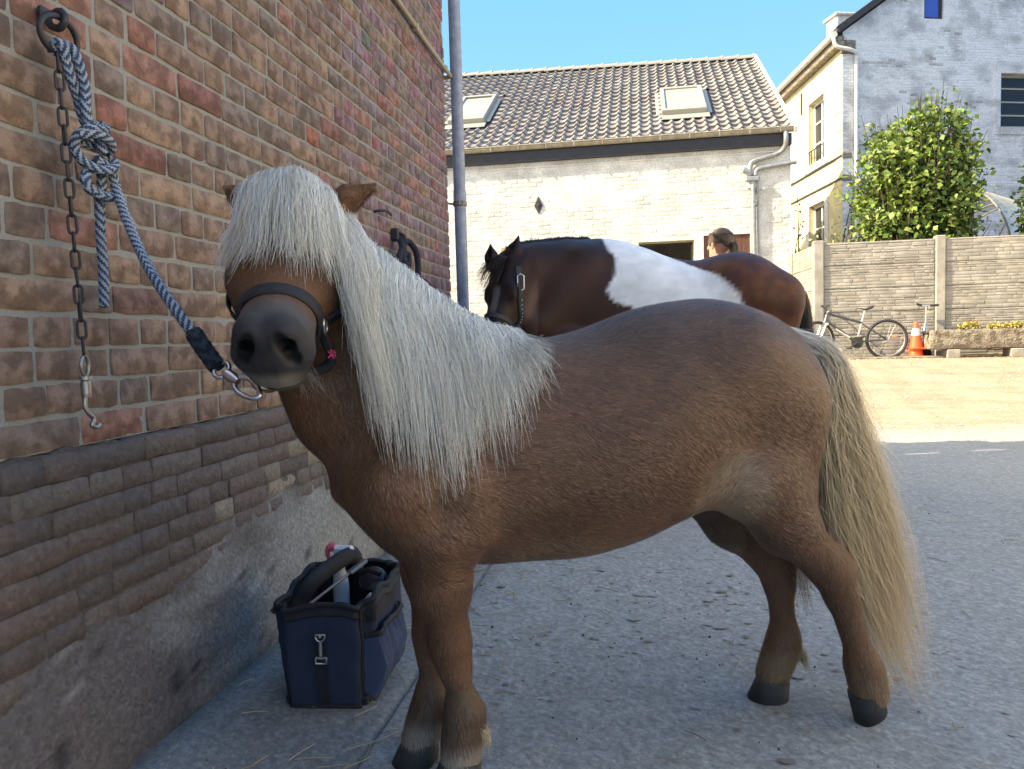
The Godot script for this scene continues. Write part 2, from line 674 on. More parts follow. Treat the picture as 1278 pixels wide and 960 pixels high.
func build_brick_wall() -> void:
	var b := thing("brick_building", "red brick building with tarred base that the pony is tied to", "building", Vector3(-1.2, 0, -2.0))
	var X := Transform3D(Basis.IDENTITY, -b.position)
	# the body: mortar face, then bricks that stand proud of it
	var body := MB.new()
	body.box(Vector3(-1.824, 2.85, 1.648), Vector3(1.252, 4.22, 12.72))
	part(b, "mortar_wall", body, mats.mortar, X)
	var roof := MB.new()
	roof.box(Vector3(-1.82, 5.02, 1.65), Vector3(1.5, 0.12, 13.0), 0.02)
	part(b, "roof", roof, mats.slate_dark, X)
	var screen := MB.new()   # unseen slit screen added behind the corner to shape shadow edge and sun dashes
	var zs := [-4.712, -5.04]
	screen.box(Vector3(-1.78, 2.45, -4.796), Vector3(0.05, 4.9, 0.168))
	screen.box(Vector3(-1.78, 2.45, -5.115), Vector3(0.05, 4.9, 0.33))
	var ylo := 0.0
	for k in 5:
		var y0 := 2.56 + k * 0.42
		screen.box(Vector3(-1.78, (ylo + y0) * 0.5, -4.915), Vector3(0.05, y0 - ylo, 0.07))
		ylo = y0 + 0.235
	screen.box(Vector3(-1.78, (ylo + 4.9) * 0.5, -4.915), Vector3(0.05, 4.9 - ylo, 0.07))
	part(b, "added_shadow_screen", screen, mats.brown_wood, X)
	# bricks
	var meshes := []
	for k in 8:
		meshes.append(make_brick(0.205, 0.061, 0.014, 0.0022, 100 + k))
	for k in 8:
		meshes.append(make_brick(0.098, 0.061, 0.014, 0.0022, 200 + k))
	var tones := [srgb(172, 122, 106), srgb(182, 136, 120), srgb(160, 114, 102), srgb(192, 122, 98), srgb(204, 104, 76), srgb(166, 138, 120), srgb(148, 116, 106), srgb(188, 148, 132), srgb(176, 106, 96), srgb(182, 152, 128), srgb(214, 96, 64), srgb(154, 134, 122)]
	var weights := [5, 6, 4, 3, 1.2, 6, 3, 6, 3, 5, 0.5, 4]
	var total := 0.0
	for w in weights: total += w
	var list := []
	var r := RandomNumberGenerator.new()
	r.seed = 77
	var course := 0
	var y := 0.738 + 0.034
	while y < 4.9:
		var z := 2.6 + r.randf_range(0.0, 0.2)
		if y > 3.4: z = -0.5 + r.randf_range(0.0, 0.2)
		var wob := r.randf() * 10.0
		while z > -4.70:
			var header := r.randf() < (0.80 if course % 2 else 0.22)
			var len := 0.098 if header else 0.205
			var over := z - len < -4.70
			if over:
				len = z + 4.722
				if len < 0.04: break
				header = len < 0.15
			var t := r.randf() * total
			var k := 0
			while t > weights[k]:
				t -= weights[k]
				k += 1
			var col: Color = tones[k]
			var f := r.randf_range(0.90, 1.10)
			col = col.lerp(srgb(160, 136, 138), 0.52)
			col = Color(col.r * f * 0.98, col.g * f * r.randf_range(0.97, 1.03), col.b * f * 1.18)
			if y < 1.05 and z < -1.6:   # paler, dusty courses above the base
				col = col.lerp(srgb(165, 150, 128), 0.35)
			if r.randf() < 0.012 and y > 1.6: col = srgb(70, 120, 104).lerp(col, 0.35)
			var at := Vector3(-1.1925 + r.randf_range(-0.0022, 0.0022), y + sin(z * 0.9 + wob) * 0.002, z - len * 0.5)
			var bas := Basis.from_euler(Vector3(r.randf_range(-0.012, 0.012), r.randf_range(-0.01, 0.01), r.randf_range(-0.02, 0.02)))
			bas = bas.scaled_local(Vector3(1, r.randf_range(0.96, 1.03), len / (0.098 if header else 0.205) * r.randf_range(0.985, 1.01)))
			var q := px_of(at)
			var size := len / q.z / q.z if in_frame(at, 20) else -1.0
			list.append([Transform3D(bas, at - b.position), r.randi() % 8 + (8 if header else 0), col, size])
			z -= len + r.randf_range(0.009, 0.014)
		y += 0.0715
		course += 1
	place_pieces(b, "brick", list, meshes, mats.brick, tones, "bricks_beyond")
	# tarred base: a coat that thickens into cement towards the ground, and the bricks that show through it
	var nz := FastNoiseLite.new()
	nz.seed = 31
	nz.frequency = 2.2
	nz.fractal_octaves = 4
	var bump := func(yy: float, zz: float) -> float:
		var fade := 0.34 + nz.get_noise_2d(zz * 0.6, 3.0) * 0.08 + smoothstep(-1.5, -3.0, zz) * 0.12 - smoothstep(-1.6, -1.0, zz) * 0.12
		return smoothstep(fade + 0.12, fade - 0.14, yy) * 0.0155 + nz.get_noise_2d(zz * 4.0, yy * 4.0) * 0.0022
	var coat := MB.new()
	var ny := 40
	var nzs := 170
	var pos := func(i: int, j: int) -> Vector3:
		var zz := 2.6 - 7.312 * i / nzs
		var yy := 0.741 * j / ny
		if j == ny: return Vector3(-1.21, 0.741 + nz.get_noise_2d(zz * 7.0, 90.0) * 0.012, zz)
		if j == ny - 1: return Vector3(-1.1875, 0.740 + nz.get_noise_2d(zz * 7.0, 90.0) * 0.014, zz)
		return Vector3(-1.1835 + bump.call(yy, zz) + smoothstep(0.05, 0.0, yy) * 0.006, yy, zz)
	var colr := func(p: Vector3) -> Color:
		var d := smoothstep(0.56, 0.28, p.y + nz.get_noise_2d(p.z * 1.3, p.y * 2.0) * 0.16)
		var far := smoothstep(-1.5, -2.4, p.z + nz.get_noise_2d(p.z, p.y * 3.0 + 40.0) * 0.7)
		var dark := Color(0.085, 0.066, 0.06)
		var cement := Color(0.18, 0.16, 0.165).lerp(Color(0.38, 0.39, 0.39), far)
		var cc := dark.lerp(cement, d)
		cc = cc.lerp(Color(0.07, 0.065, 0.06), smoothstep(0.06, 0.0, p.y) * 0.6)
		if p.x < -1.1865: cc = Color(0.12, 0.10, 0.09)  # top of the ledge darkened in colour against the light from the sky
		if Vector2((p.z + 2.12) / 0.035, (p.y - 0.225) / 0.03).length() + nz.get_noise_2d(p.z * 20.0, p.y * 20.0) * 0.8 < 1.0: cc = Color(0.55, 0.55, 0.54)
		if nz.get_noise_2d(p.z * 7.0 + 80.0, p.y * 9.0) > 0.56: cc = cc.lerp(Color(0.5, 0.5, 0.5), 0.5)
		if nz.get_noise_2d(p.z * 6.0 - 50.0, p.y * 3.0) > 0.5 and p.y < 0.3: cc = cc.lerp(Color(0.03, 0.028, 0.028), 0.8)
		return cc
	for i in nzs:
		for j in ny:
			var q := [pos.call(i, j), pos.call(i + 1, j), pos.call(i + 1, j + 1), pos.call(i, j + 1)]
			var nn: Vector3 = (q[1] - q[0]).cross(q[3] - q[0]).normalized()
			if nn.x < 0: nn = -nn
			for tri in [[0, 1, 2], [0, 2, 3]]:
				for k in [tri[0], tri[2], tri[1]] if (q[tri[1]] - q[tri[0]]).cross(q[tri[2]] - q[tri[0]]).x > 0 else tri:
					coat.v.append(q[k])
					coat.n.append(nn)
					coat.u.append(Vector2.ZERO)
					coat.c.append(colr.call(q[k]))
	part(b, "base_coat", coat, mats.tar, X)
	var core := MB.new()
	core.box(Vector3(-1.824, 0.368, 1.65), Vector3(1.248, 0.736, 12.71))
	part(b, "base_core", core, mats.tar, X)
	var dm := []
	for k in 8: dm.append(make_brick(0.204, 0.0535, 0.014, 0.0024, 300 + k))
	for k in 8: dm.append(make_brick(0.100, 0.0535, 0.014, 0.0024, 400 + k))
	var dt := [Color(0.155, 0.12, 0.108), Color(0.175, 0.132, 0.118), Color(0.14, 0.115, 0.108), Color(0.20, 0.165, 0.145), Color(0.29, 0.245, 0.185), Color(0.36, 0.31, 0.24), Color(0.19, 0.142, 0.125), Color(0.26, 0.235, 0.225)]
	var dl := []
	y = 0.738 - 0.0285
	course = 0
	while y > 0.12:
		var z := 2.5 + r.randf() * 0.2
		while z > -4.68:
			var header := r.randf() < (0.65 if course % 2 else 0.3)
			var len := 0.098 if header else 0.20
			if z - len < -4.70:
				break
			var zc := z - len * 0.5
			var warm := smoothstep(-1.9, -2.9, zc + r.randf_range(-0.4, 0.4)) * smoothstep(0.3, 0.6, y)
			var col: Color = [dt[0], dt[1], dt[2], dt[3], dt[6]][r.randi() % 5]
			if r.randf() < warm: col = [dt[4], dt[5], dt[3]][r.randi() % 3]
			if y < 0.36: col = col.lerp(dt[7], 0.5)
			var at := Vector3(-1.1755 + r.randf_range(-0.002, 0.002), y + sin(zc * 1.3 + course) * 0.003, zc)
			var bas := Basis.from_euler(Vector3(r.randf_range(-0.02, 0.02), r.randf_range(-0.02, 0.02), r.randf_range(-0.03, 0.03)))
			var q := px_of(at)
			var size := len / q.z / q.z if in_frame(at, 20) else -1.0
			dl.append([Transform3D(bas, at - b.position), r.randi() % 8 + (8 if header else 0), col, size])
			z -= len + r.randf_range(0.004, 0.009)
		y -= 0.0575
		course += 1
	place_pieces(b, "base_brick", dl, dm, mats.tar, dt, "base_bricks_beyond")


# ---------------------------------------------------------------- stable across the yard

func roof_pt(x: float, t: float, h := 0.0) -> Vector3:
	var s := Vector3(0, 0.5133, -0.8582)
	var len := (5.95 + (2.8 - x) * 0.10) / 5.95
	return Vector3(x, 4.64, -15.29) + s * (t * len) + Vector3(0, 0.8582, 0.5133) * h


func build_stable() -> void:
	var o := Vector3(0, 0.4, -15.45)
	var b := thing("white_stable", "white painted brick stable with pantiled roof across the yard", "building", o)
	var X := Transform3D(Basis.IDENTITY, -o)
	var zf := -15.45
	var wall := MB.new()
	# piers and bands round the openings: grey door, open doorway, brown door
	var holes := [[-2.78, -1.68, 2.62], [-0.09, 0.97, 2.72], [1.15, 2.02, 2.79]]
	var x0 := -7.0
	for h in holes:
		wall.box(Vector3((x0 + h[0]) * 0.5, 2.4, zf - 0.2), Vector3(h[0] - x0, 4.2, 0.4))
		wall.box(Vector3((h[0] + h[1]) * 0.5, (h[2] + 4.5) * 0.5, zf - 0.2), Vector3(h[1] - h[0], 4.5 - h[2], 0.4))
		x0 = h[1]
	wall.box(Vector3((x0 + 2.77) * 0.5, 2.4, zf - 0.2), Vector3(2.77 - x0, 4.2, 0.4))
	wall.box(Vector3(2.57, 2.4, -20.3), Vector3(0.4, 4.2, 8.9))
	wall.box(Vector3(-6.8, 2.4, -20.3), Vector3(0.4, 4.2, 8.9))
	wall.box(Vector3(-2.1, 2.4, -25.0), Vector3(9.7, 4.2, 0.4))
	for x in [2.57, -6.8]:   # gable triangles
		for s in [-0.195, 0.195]:
			wall.flat(Vector3(x + s, 4.5, -15.4), Vector3(x + s, 7.5, -20.3), Vector3(x + s, 4.5, -25.2), Vector3(s, 0, 0))
	part(b, "wall", wall, mats.white_paint, X)
	var ins := MB.new()
	ins.box(Vector3(-2.1, 0.405, -20.2), Vector3(9.3, 0.02, 9.2))
	part(b, "floor", ins, mats.dark_inside, X)
	var rv := MB.new()
	for h in [holes[1]]:
		rv.box(Vector3(h[1] + 0.013, 1.56, zf - 0.55), Vector3(0.03, 2.32, 1.06))
		rv.box(Vector3((h[0] + h[1]) * 0.5, h[2] + 0.013, zf - 0.21), Vector3(h[1] - h[0], 0.03, 0.38))
		rv.box(Vector3(h[0] - 0.013, 1.56, zf - 0.21), Vector3(0.03, 2.32, 0.38))
	part(b, "reveal", rv, mats.reveal, X)
	var r := RandomNumberGenerator.new()
	r.seed = 4
	# painted bricks
	var bm := []
	for k in 5: bm.append(make_brick(0.238, 0.071, 0.010, 0.0022, 500 + k, 4, 3))
	var list := []
	var tones := [Color(0.86, 0.85, 0.80), Color(0.83, 0.82, 0.77), Color(0.88, 0.87, 0.83), Color(0.79, 0.77, 0.71)]
	var y := 0.50
	var row := 0
	while y < 4.36:
		var x := -6.9 + (0.12 if row % 2 else 0.0)
		while x < 2.62:
			var hit := false
			for h in holes:
				if y < h[2] + 0.12 and x > h[0] - 0.15 and x < h[1] + 0.15: hit = true
			var sx := (x + 1.3) / 0.75
			var sy := (y - 3.85) / 0.42
			if sx * sx + sy * sy < 1.0 + r.randf_range(-0.25, 0.25): hit = true
			if y > 4.25 and r.randf() < 0.12: hit = true
			if r.randf() < 0.06: hit = true
			if not hit:
				var at := Vector3(x, y, zf + 0.006 + r.randf_range(-0.004, 0.003))
				var bas := Basis(Vector3.UP, -PI / 2) * Basis.from_euler(Vector3(r.randf_range(-0.02, 0.02), 0, r.randf_range(-0.03, 0.03)))
				var t: Color = tones[r.randi() % 4]
				list.append([Transform3D(bas, at - o), r.randi() % 5, t, 1.0 / px_of(at).z if in_frame(at, 0) and y > 2.6 else -1.0])
			x += 0.247
		y += 0.0785
		row += 1
	place_pieces(b, "painted_brick", list, bm, mats.white_paint, tones, "painted_bricks_beyond")
	# ledge under the eaves, corner strip
	var ledge := MB.new()
	ledge.box(Vector3(-2.1, 4.30, zf + 0.012), Vector3(9.72, 0.03, 0.03), 0.006)
	part(b, "ledge", ledge, mats.white_paint, X)
	# doors
	var door := part(b, "door", plank_door(1.10, 2.2, 7), mats.grey_door, Transform3D(Basis.IDENTITY, Vector3(-2.23, 1.5, zf - 0.2) - o))
	tag(door, "grey plank door behind the dark horse")
	var bd := part(b, "door", plank_door(0.87, 2.38, 6), mats.brown_wood, Transform3D(Basis.IDENTITY, Vector3(1.585, 1.60, zf - 0.05) - o))
	tag(bd, "brown plank door")
	var lin_ := MB.new()
	lin_.box(Vector3(-2.23, 2.675, zf + 0.01), Vector3(1.2, 0.11, 0.12), 0.01)
	part(b, "lintel", lin_, mats.tan_wood, X)
	# diamond shaped iron anchor plate
	var dia := MB.new()
	var dc := Vector3(-2.05, 3.54, zf + 0.02)
	var tip := dc + Vector3(0, 0, 0.008)
	var cs := [dc + Vector3(0, 0.175, 0), dc + Vector3(0.085, 0, 0), dc + Vector3(0, -0.175, 0), dc + Vector3(-0.085, 0, 0)]
	for k in 4:
		dia.flat(cs[k], cs[(k + 1) % 4], tip, (cs[k] + cs[(k + 1) % 4]) * 0.5 - dc + Vector3(0, 0, 0.3))
		dia.quad(cs[k], cs[(k + 1) % 4], cs[(k + 1) % 4] - Vector3(0, 0, 0.03), cs[k] - Vector3(0, 0, 0.03), (cs[k] + cs[(k + 1) % 4]) * 0.5 - dc)
	dia.lathe([Vector2(0.03, 0.0), Vector2(0.03, 0.02), Vector2(0.0, 0.025)], 10, Transform3D(Basis(Vector3.RIGHT, PI / 2), tip - Vector3(0, 0, 0.012)))
	part(b, "anchor_plate", dia, mats.iron, X)
	# eaves: fascia, gutter
	var fas := MB.new()
	fas.box(Vector3(-2.1, 4.50, -15.40), Vector3(9.74, 0.21, 0.14), 0.005)
	part(b, "fascia", fas, mats.fascia, X)
	var gut := MB.new()
	var prof := []
	for k in 9:
		var a := PI + PI * k / 8.0
		prof.append(Vector2(cos(a), sin(a)) * 0.085)
	for k in 8:
		var p0: Vector2 = prof[k]
		var p1: Vector2 = prof[k + 1]
		for s in [1.0, 0.93]:
			var n0 := Vector3(0, p0.y, p0.x).normalized() * (1 if s == 1.0 else -1)
			var n1 := Vector3(0, p1.y, p1.x).normalized() * (1 if s == 1.0 else -1)
			gut.squad(Vector3(-7, 4.70 + p0.y * s, -15.32 + p0.x * s), Vector3(2.84, 4.70 + p0.y * s, -15.32 + p0.x * s), Vector3(2.84, 4.70 + p1.y * s, -15.32 + p1.x * s), Vector3(-7, 4.70 + p1.y * s, -15.32 + p1.x * s), n0, n0, n1, n1)
	for k in 8:
		gut.flat(Vector3(2.84, 4.70, -15.32), Vector3(2.84, 4.70 + prof[k].y, -15.32 + prof[k].x), Vector3(2.84, 4.70 + prof[k + 1].y, -15.32 + prof[k + 1].x), Vector3.RIGHT)
	gut.tube(PackedVector3Array([Vector3(-7, 4.70, -15.235), Vector3(2.84, 4.70, -15.235)]), 0.013, 6)
	var x := -6.8
	while x < 2.8:
		gut.box(Vector3(x, 4.66, -15.23), Vector3(0.02, 0.09, 0.012))
		x += 0.55
	part(b, "gutter", gut, mats.gutter_zinc, X)
	# roof: deck, tiles, ridge, verge, skylights
	var deck := MB.new()
	deck.quad(roof_pt(-7, 0, -0.03), roof_pt(2.8, 0, -0.03), roof_pt(2.8, 5.94, -0.03), roof_pt(-7, 5.94, -0.03), Vector3(0, 1, 0.4))
	deck.quad(Vector3(-7, 4.6, -26.3), Vector3(2.8, 4.6, -25.4), roof_pt(2.8, 5.94, -0.03), roof_pt(-7, 5.94, -0.03), Vector3(0, 1, -0.4))
	part(b, "roof_deck", deck, mats.slate_dark, X)
	var tm := []
	for k in 3: tm.append(make_tile(600 + k))
	var tl := []
	var tt := [Color(0.265, 0.26, 0.255), Color(0.29, 0.275, 0.265), Color(0.23, 0.225, 0.225), Color(0.31, 0.305, 0.295), Color(0.27, 0.24, 0.225)]
	var lights := [[0.42, 1.33, 1.45, 3.2], [-4.25, -3.42, 1.78, 3.6]]
	for j in 20:
		for i in 46:
			var tx := 2.70 - i * 0.2165
			var t := 0.02 + j * 0.2965
			var skip := false
			for l in lights:
				if tx > l[0] - 0.10 and tx < l[1] + 0.08 and t > l[2] - 0.30 and t < l[3] + 0.05: skip = true
			if skip: continue
			var p := roof_pt(tx, t, 0.0)
			var d := (roof_pt(tx, t + 0.3) - p).normalized()
			var bas := Basis(Vector3.RIGHT, d.cross(Vector3.LEFT).normalized() * 1.0, -d)
			bas.y = (-d).cross(Vector3.RIGHT).normalized()
			bas = bas * Basis.from_euler(Vector3(-0.095 + r.randf_range(-0.015, 0.015), r.randf_range(-0.015, 0.015), r.randf_range(-0.02, 0.02)))
			bas = bas.scaled_local(Vector3(1, 1, 1.0 + (2.8 - tx) * 0.017))
			var q := px_of(p)
			tl.append([Transform3D(bas, p - o + Vector3(0, r.randf_range(0, 0.006), 0)), r.randi() % 3, tt[r.randi() % 5], 1.0 / q.z if in_frame(p, 0) and q.x > 575 else -1.0])
	place_pieces(b, "roof_tile", tl, tm, mats.roof_tile, tt, "roof_tiles_beyond")
	var rm := MB.new()
	var rprof := [Vector2(0.12, 0), Vector2(0.125, 0.04), Vector2(0.105, 0.05), Vector2(0.10, 0.44)]
	for k in rprof.size() - 1:
		var p0: Vector2 = rprof[k]
		var p1: Vector2 = rprof[k + 1]
		for a in 8:
			var t0 := PI * a / 8.0
			var t1 := PI * (a + 1) / 8.0
			var e0 := Vector3(0, sin(t0), cos(t0))
			var e1 := Vector3(0, sin(t1), cos(t1))
			rm.squad(e0 * p0.x + Vector3(-p0.y, 0, 0), e1 * p0.x + Vector3(-p0.y, 0, 0), e1 * p1.x + Vector3(-p1.y, 0, 0), e0 * p1.x + Vector3(-p1.y, 0, 0), e0, e1, e1, e0)
	var rmesh := rm.mesh()
	var tilem: StandardMaterial3D = mats.roof_tile.duplicate()
	tilem.albedo_color = lin(0.36, 0.35, 0.32)
	for k in 26:
		var rx := 2.80 - k * 0.375
		part(b, "ridge_tile", rmesh, tilem, Transform3D(Basis(Vector3.BACK, 0.017), roof_pt(rx, 5.93, 0.0) + Vector3(0, 0.0, -0.03) - o))
	var verge := MB.new()
	var va := roof_pt(2.82, -0.05, 0.03)
	var vb := roof_pt(2.82, 5.93, 0.03)
	verge.box((va + vb) * 0.5, Vector3(0.06, 0.12, va.distance_to(vb)), 0.01, Basis.looking_at(vb - va))
	part(b, "verge_board", verge, mats.stone_white, X)
	for l in lights:
		var fr := MB.new()
		var bas := Basis(Vector3.RIGHT, Vector3(0, 0.8582, 0.5133), Vector3(0, -0.5133, 0.8582))
		var w: float = l[1] - l[0]
		var hh: float = l[3] - l[2]
		var cx: float = (l[0] + l[1]) * 0.5
		var ct: float = (l[2] + l[3]) * 0.5
		fr.box(roof_pt(cx, l[2] + 0.05, 0.06), Vector3(w, 0.14, 0.10), 0.01, bas)
		fr.box(roof_pt(cx, l[3] - 0.05, 0.06), Vector3(w, 0.14, 0.10), 0.01, bas)
		fr.box(roof_pt(l[0] + 0.045, ct, 0.06), Vector3(0.09, 0.145, hh), 0.01, bas)
		fr.box(roof_pt(l[1] - 0.045, ct, 0.06), Vector3(0.09, 0.145, hh), 0.01, bas)
		fr.box(roof_pt(cx, l[2] - 0.13, 0.012), Vector3(w + 0.1, 0.02, 0.28), 0.005, bas)
		fr.box(roof_pt(l[1] + 0.05, ct, 0.012), Vector3(0.12, 0.02, hh), 0.005, bas)
		fr.box(roof_pt(l[0] - 0.05, ct, 0.012), Vector3(0.12, 0.02, hh), 0.005, bas)
		var f := part(b, "skylight", fr, mats.skylight_frame, X)
		var pane := MB.new()
		pane.box(roof_pt(cx, ct, 0.085), Vector3(w - 0.16, 0.02, hh - 0.18), 0.0, bas)
		part(f, "pane", pane, mats.skylight_glass)
	# gutter outlet and pipes on the facade
	var pipe := MB.new()
	var z1 := zf + 0.07
	pipe.tube(polyline([Vector3(2.65, 4.66, -15.32), Vector3(2.65, 4.50, -15.24), Vector3(2.64, 4.36, -15.30), Vector3(2.55, 4.26, z1), Vector3(2.3, 4.19, z1), Vector3(2.08, 4.13, z1), Vector3(2.02, 4.04, z1), Vector3(2.02, 3.88, z1)], 6), 0.045, 10)
	pipe.tube(polyline([Vector3(2.86, 4.07, z1), Vector3(2.6, 4.045, z1), Vector3(2.25, 4.0, z1), Vector3(2.14, 3.96, z1), Vector3(2.11, 3.86, z1)], 6), 0.04, 10)
	pipe.box(Vector3(2.06, 3.80, z1), Vector3(0.26, 0.09, 0.13), 0.02)
	pipe.tube(PackedVector3Array([Vector3(2.07, 3.8, z1), Vector3(2.11, 0.45, z1)]), 0.043, 10)
	pipe.tube(PackedVector3Array([Vector3(2.15, 3.8, z1 - 0.02), Vector3(2.19, 0.45, z1 - 0.02)]), 0.02, 8)
	for yy in [3.3, 2.3, 1.3]:
		pipe.tube(PackedVector3Array([Vector3(2.09, yy, z1), Vector3(2.09, yy + 0.03, z1)]), 0.052, 10)
	pipe.tube(PackedVector3Array([Vector3(1.90, 3.98, z1), Vector3(2.02, 3.92, z1)]), 0.055, 10)
	part(b, "downpipe", pipe, mats.zinc, X)
	var stub := MB.new()
	stub.box(Vector3(2.06, 3.70, zf + 0.03), Vector3(0.2, 0.12, 0.05), 0.01)
	stub.box(Vector3(2.27, 3.62, zf + 0.02), Vector3(0.07, 0.07, 0.03), 0.01)
	part(b, "pipe_bracket", stub, mats.stone_white, X)


func plank_door(w: float, h: float, count: int) -> MB:
	var m := MB.new()
	var pw := w / count
	for k in count:
		m.box(Vector3(-w * 0.5 + pw * (k + 0.5), 0, 0), Vector3(pw - 0.008, h, 0.04), 0.005)
	for y in [-0.35, 0.35]:
		m.box(Vector3(0, h * y, -0.03), Vector3(w, 0.12, 0.03))
	return m


func make_tile(sd: int) -> ArrayMesh:
	# an S-shaped pantile, 0.3 m of it showing; -z is up the slope
	var m := MB.new()
	var f := func(u: float) -> float:   # height across the tile
		var roll := clampf((u - 0.62) / 0.38, 0.0, 1.0)
		return sin(roll * PI) * 0.042 + 0.012 * (1.0 - sin(clampf(u / 0.62, 0, 1) * PI)) - 0.004
	var n := 8
	var r := RandomNumberGenerator.new()
	r.seed = sd
	for i in n:
		var u0 := float(i) / n
		var u1 := float(i + 1) / n
		var a := Vector3(-0.11 + u0 * 0.225, f.call(u0), 0)
		var b := Vector3(-0.11 + u1 * 0.225, f.call(u1), 0)
		var e := Vector3(0, -0.012, -0.335)
		var na := Vector3(f.call(u0 - 0.02) - f.call(u0 + 0.02), 0.04 * 0.225, 0).normalized()
		var nb := Vector3(f.call(u1 - 0.02) - f.call(u1 + 0.02), 0.04 * 0.225, 0).normalized()
		m.squad(a, b, b + e, a + e, na, nb, nb, na)
		m.quad(a, b, b - Vector3(0, 0.032, 0), a - Vector3(0, 0.032, 0), Vector3(0, 0, 1))
	return m.mesh()


# ---------------------------------------------------------------- house behind the fence

func pierced(m: MB, o: Vector3, ux: Vector3, uy: Vector3, w: float, h: float, holes: Array, nrm: Vector3, deep: float) -> void:
	# a wall from o along ux and uy with rectangular holes [x0, y0, x1, y1] that have reveals of depth deep
	var xs := [0.0, w]
	var ys := [0.0, h]
	for q in holes:
		xs.append_array([q[0], q[2]])
		ys.append_array([q[1], q[3]])
	xs.sort()
	ys.sort()
	for i in xs.size() - 1:
		for j in ys.size() - 1:
			if xs[i + 1] - xs[i] < 1e-4 or ys[j + 1] - ys[j] < 1e-4: continue
			var cx: float = (xs[i] + xs[i + 1]) * 0.5
			var cy: float = (ys[j] + ys[j + 1]) * 0.5
			var inside := false
			for q in holes:
				if cx > q[0] and cx < q[2] and cy > q[1] and cy < q[3]: inside = true
			if not inside:
				m.quad(o + ux * xs[i] + uy * ys[j], o + ux * xs[i + 1] + uy * ys[j], o + ux * xs[i + 1] + uy * ys[j + 1], o + ux * xs[i] + uy * ys[j + 1], nrm)
	for q in holes:
		var a: Vector3 = o + ux * q[0] + uy * q[1]
		var b: Vector3 = o + ux * q[2] + uy * q[1]
		var c: Vector3 = o + ux * q[2] + uy * q[3]
		var d: Vector3 = o + ux * q[0] + uy * q[3]
		var back := -nrm * deep
		m.quad(a, b, b + back, a + back, uy)
		m.quad(d, c, c + back, d + back, -uy)
		m.quad(a, d, d + back, a + back, ux)
		m.quad(b, c, c + back, b + back, -ux)


func window_in(b: Node3D, X: Transform3D, o: Vector3, ux: Vector3, nrm: Vector3, w: float, h: float, cols: int, rows: int, glass: Material, frame_mat: Material) -> void:
	# o: lower left corner of the pane plane
	var bas := Basis(ux, Vector3.UP, nrm)
	var f := MB.new()
	var t := 0.07
	f.box(o + ux * (t * 0.5) + Vector3.UP * (h * 0.5), Vector3(t, h, 0.07), 0.008, bas)
	f.box(o + ux * (w - t * 0.5) + Vector3.UP * (h * 0.5), Vector3(t, h, 0.07), 0.008, bas)
	f.box(o + ux * (w * 0.5) + Vector3.UP * (t * 0.5), Vector3(w - 2 * t, t, 0.07), 0.008, bas)
	f.box(o + ux * (w * 0.5) + Vector3.UP * (h - t * 0.5), Vector3(w - 2 * t, t, 0.07), 0.008, bas)
	for i in range(1, cols):
		f.box(o + ux * (w * i / cols) + Vector3.UP * (h * 0.5), Vector3(0.06, h - 2 * t, 0.05), 0.006, bas)
	for j in range(1, rows):
		for i in cols:
			f.box(o + ux * (w * (i + 0.5) / cols) + Vector3.UP * (h * j / rows), Vector3(w / cols - 0.075, 0.045, 0.045), 0.006, bas)
	var win := part(b, "window", f, frame_mat, X)
	for i in cols:
		for j in rows:
			var p := MB.new()
			p.box(o + ux * (w * (i + 0.5) / cols) + Vector3.UP * (h * (j + 0.5) / rows) - nrm * 0.012, Vector3(w / cols - 0.05, h / rows - 0.04, 0.008), 0.0, bas)
			part(win, "pane", p, glass)


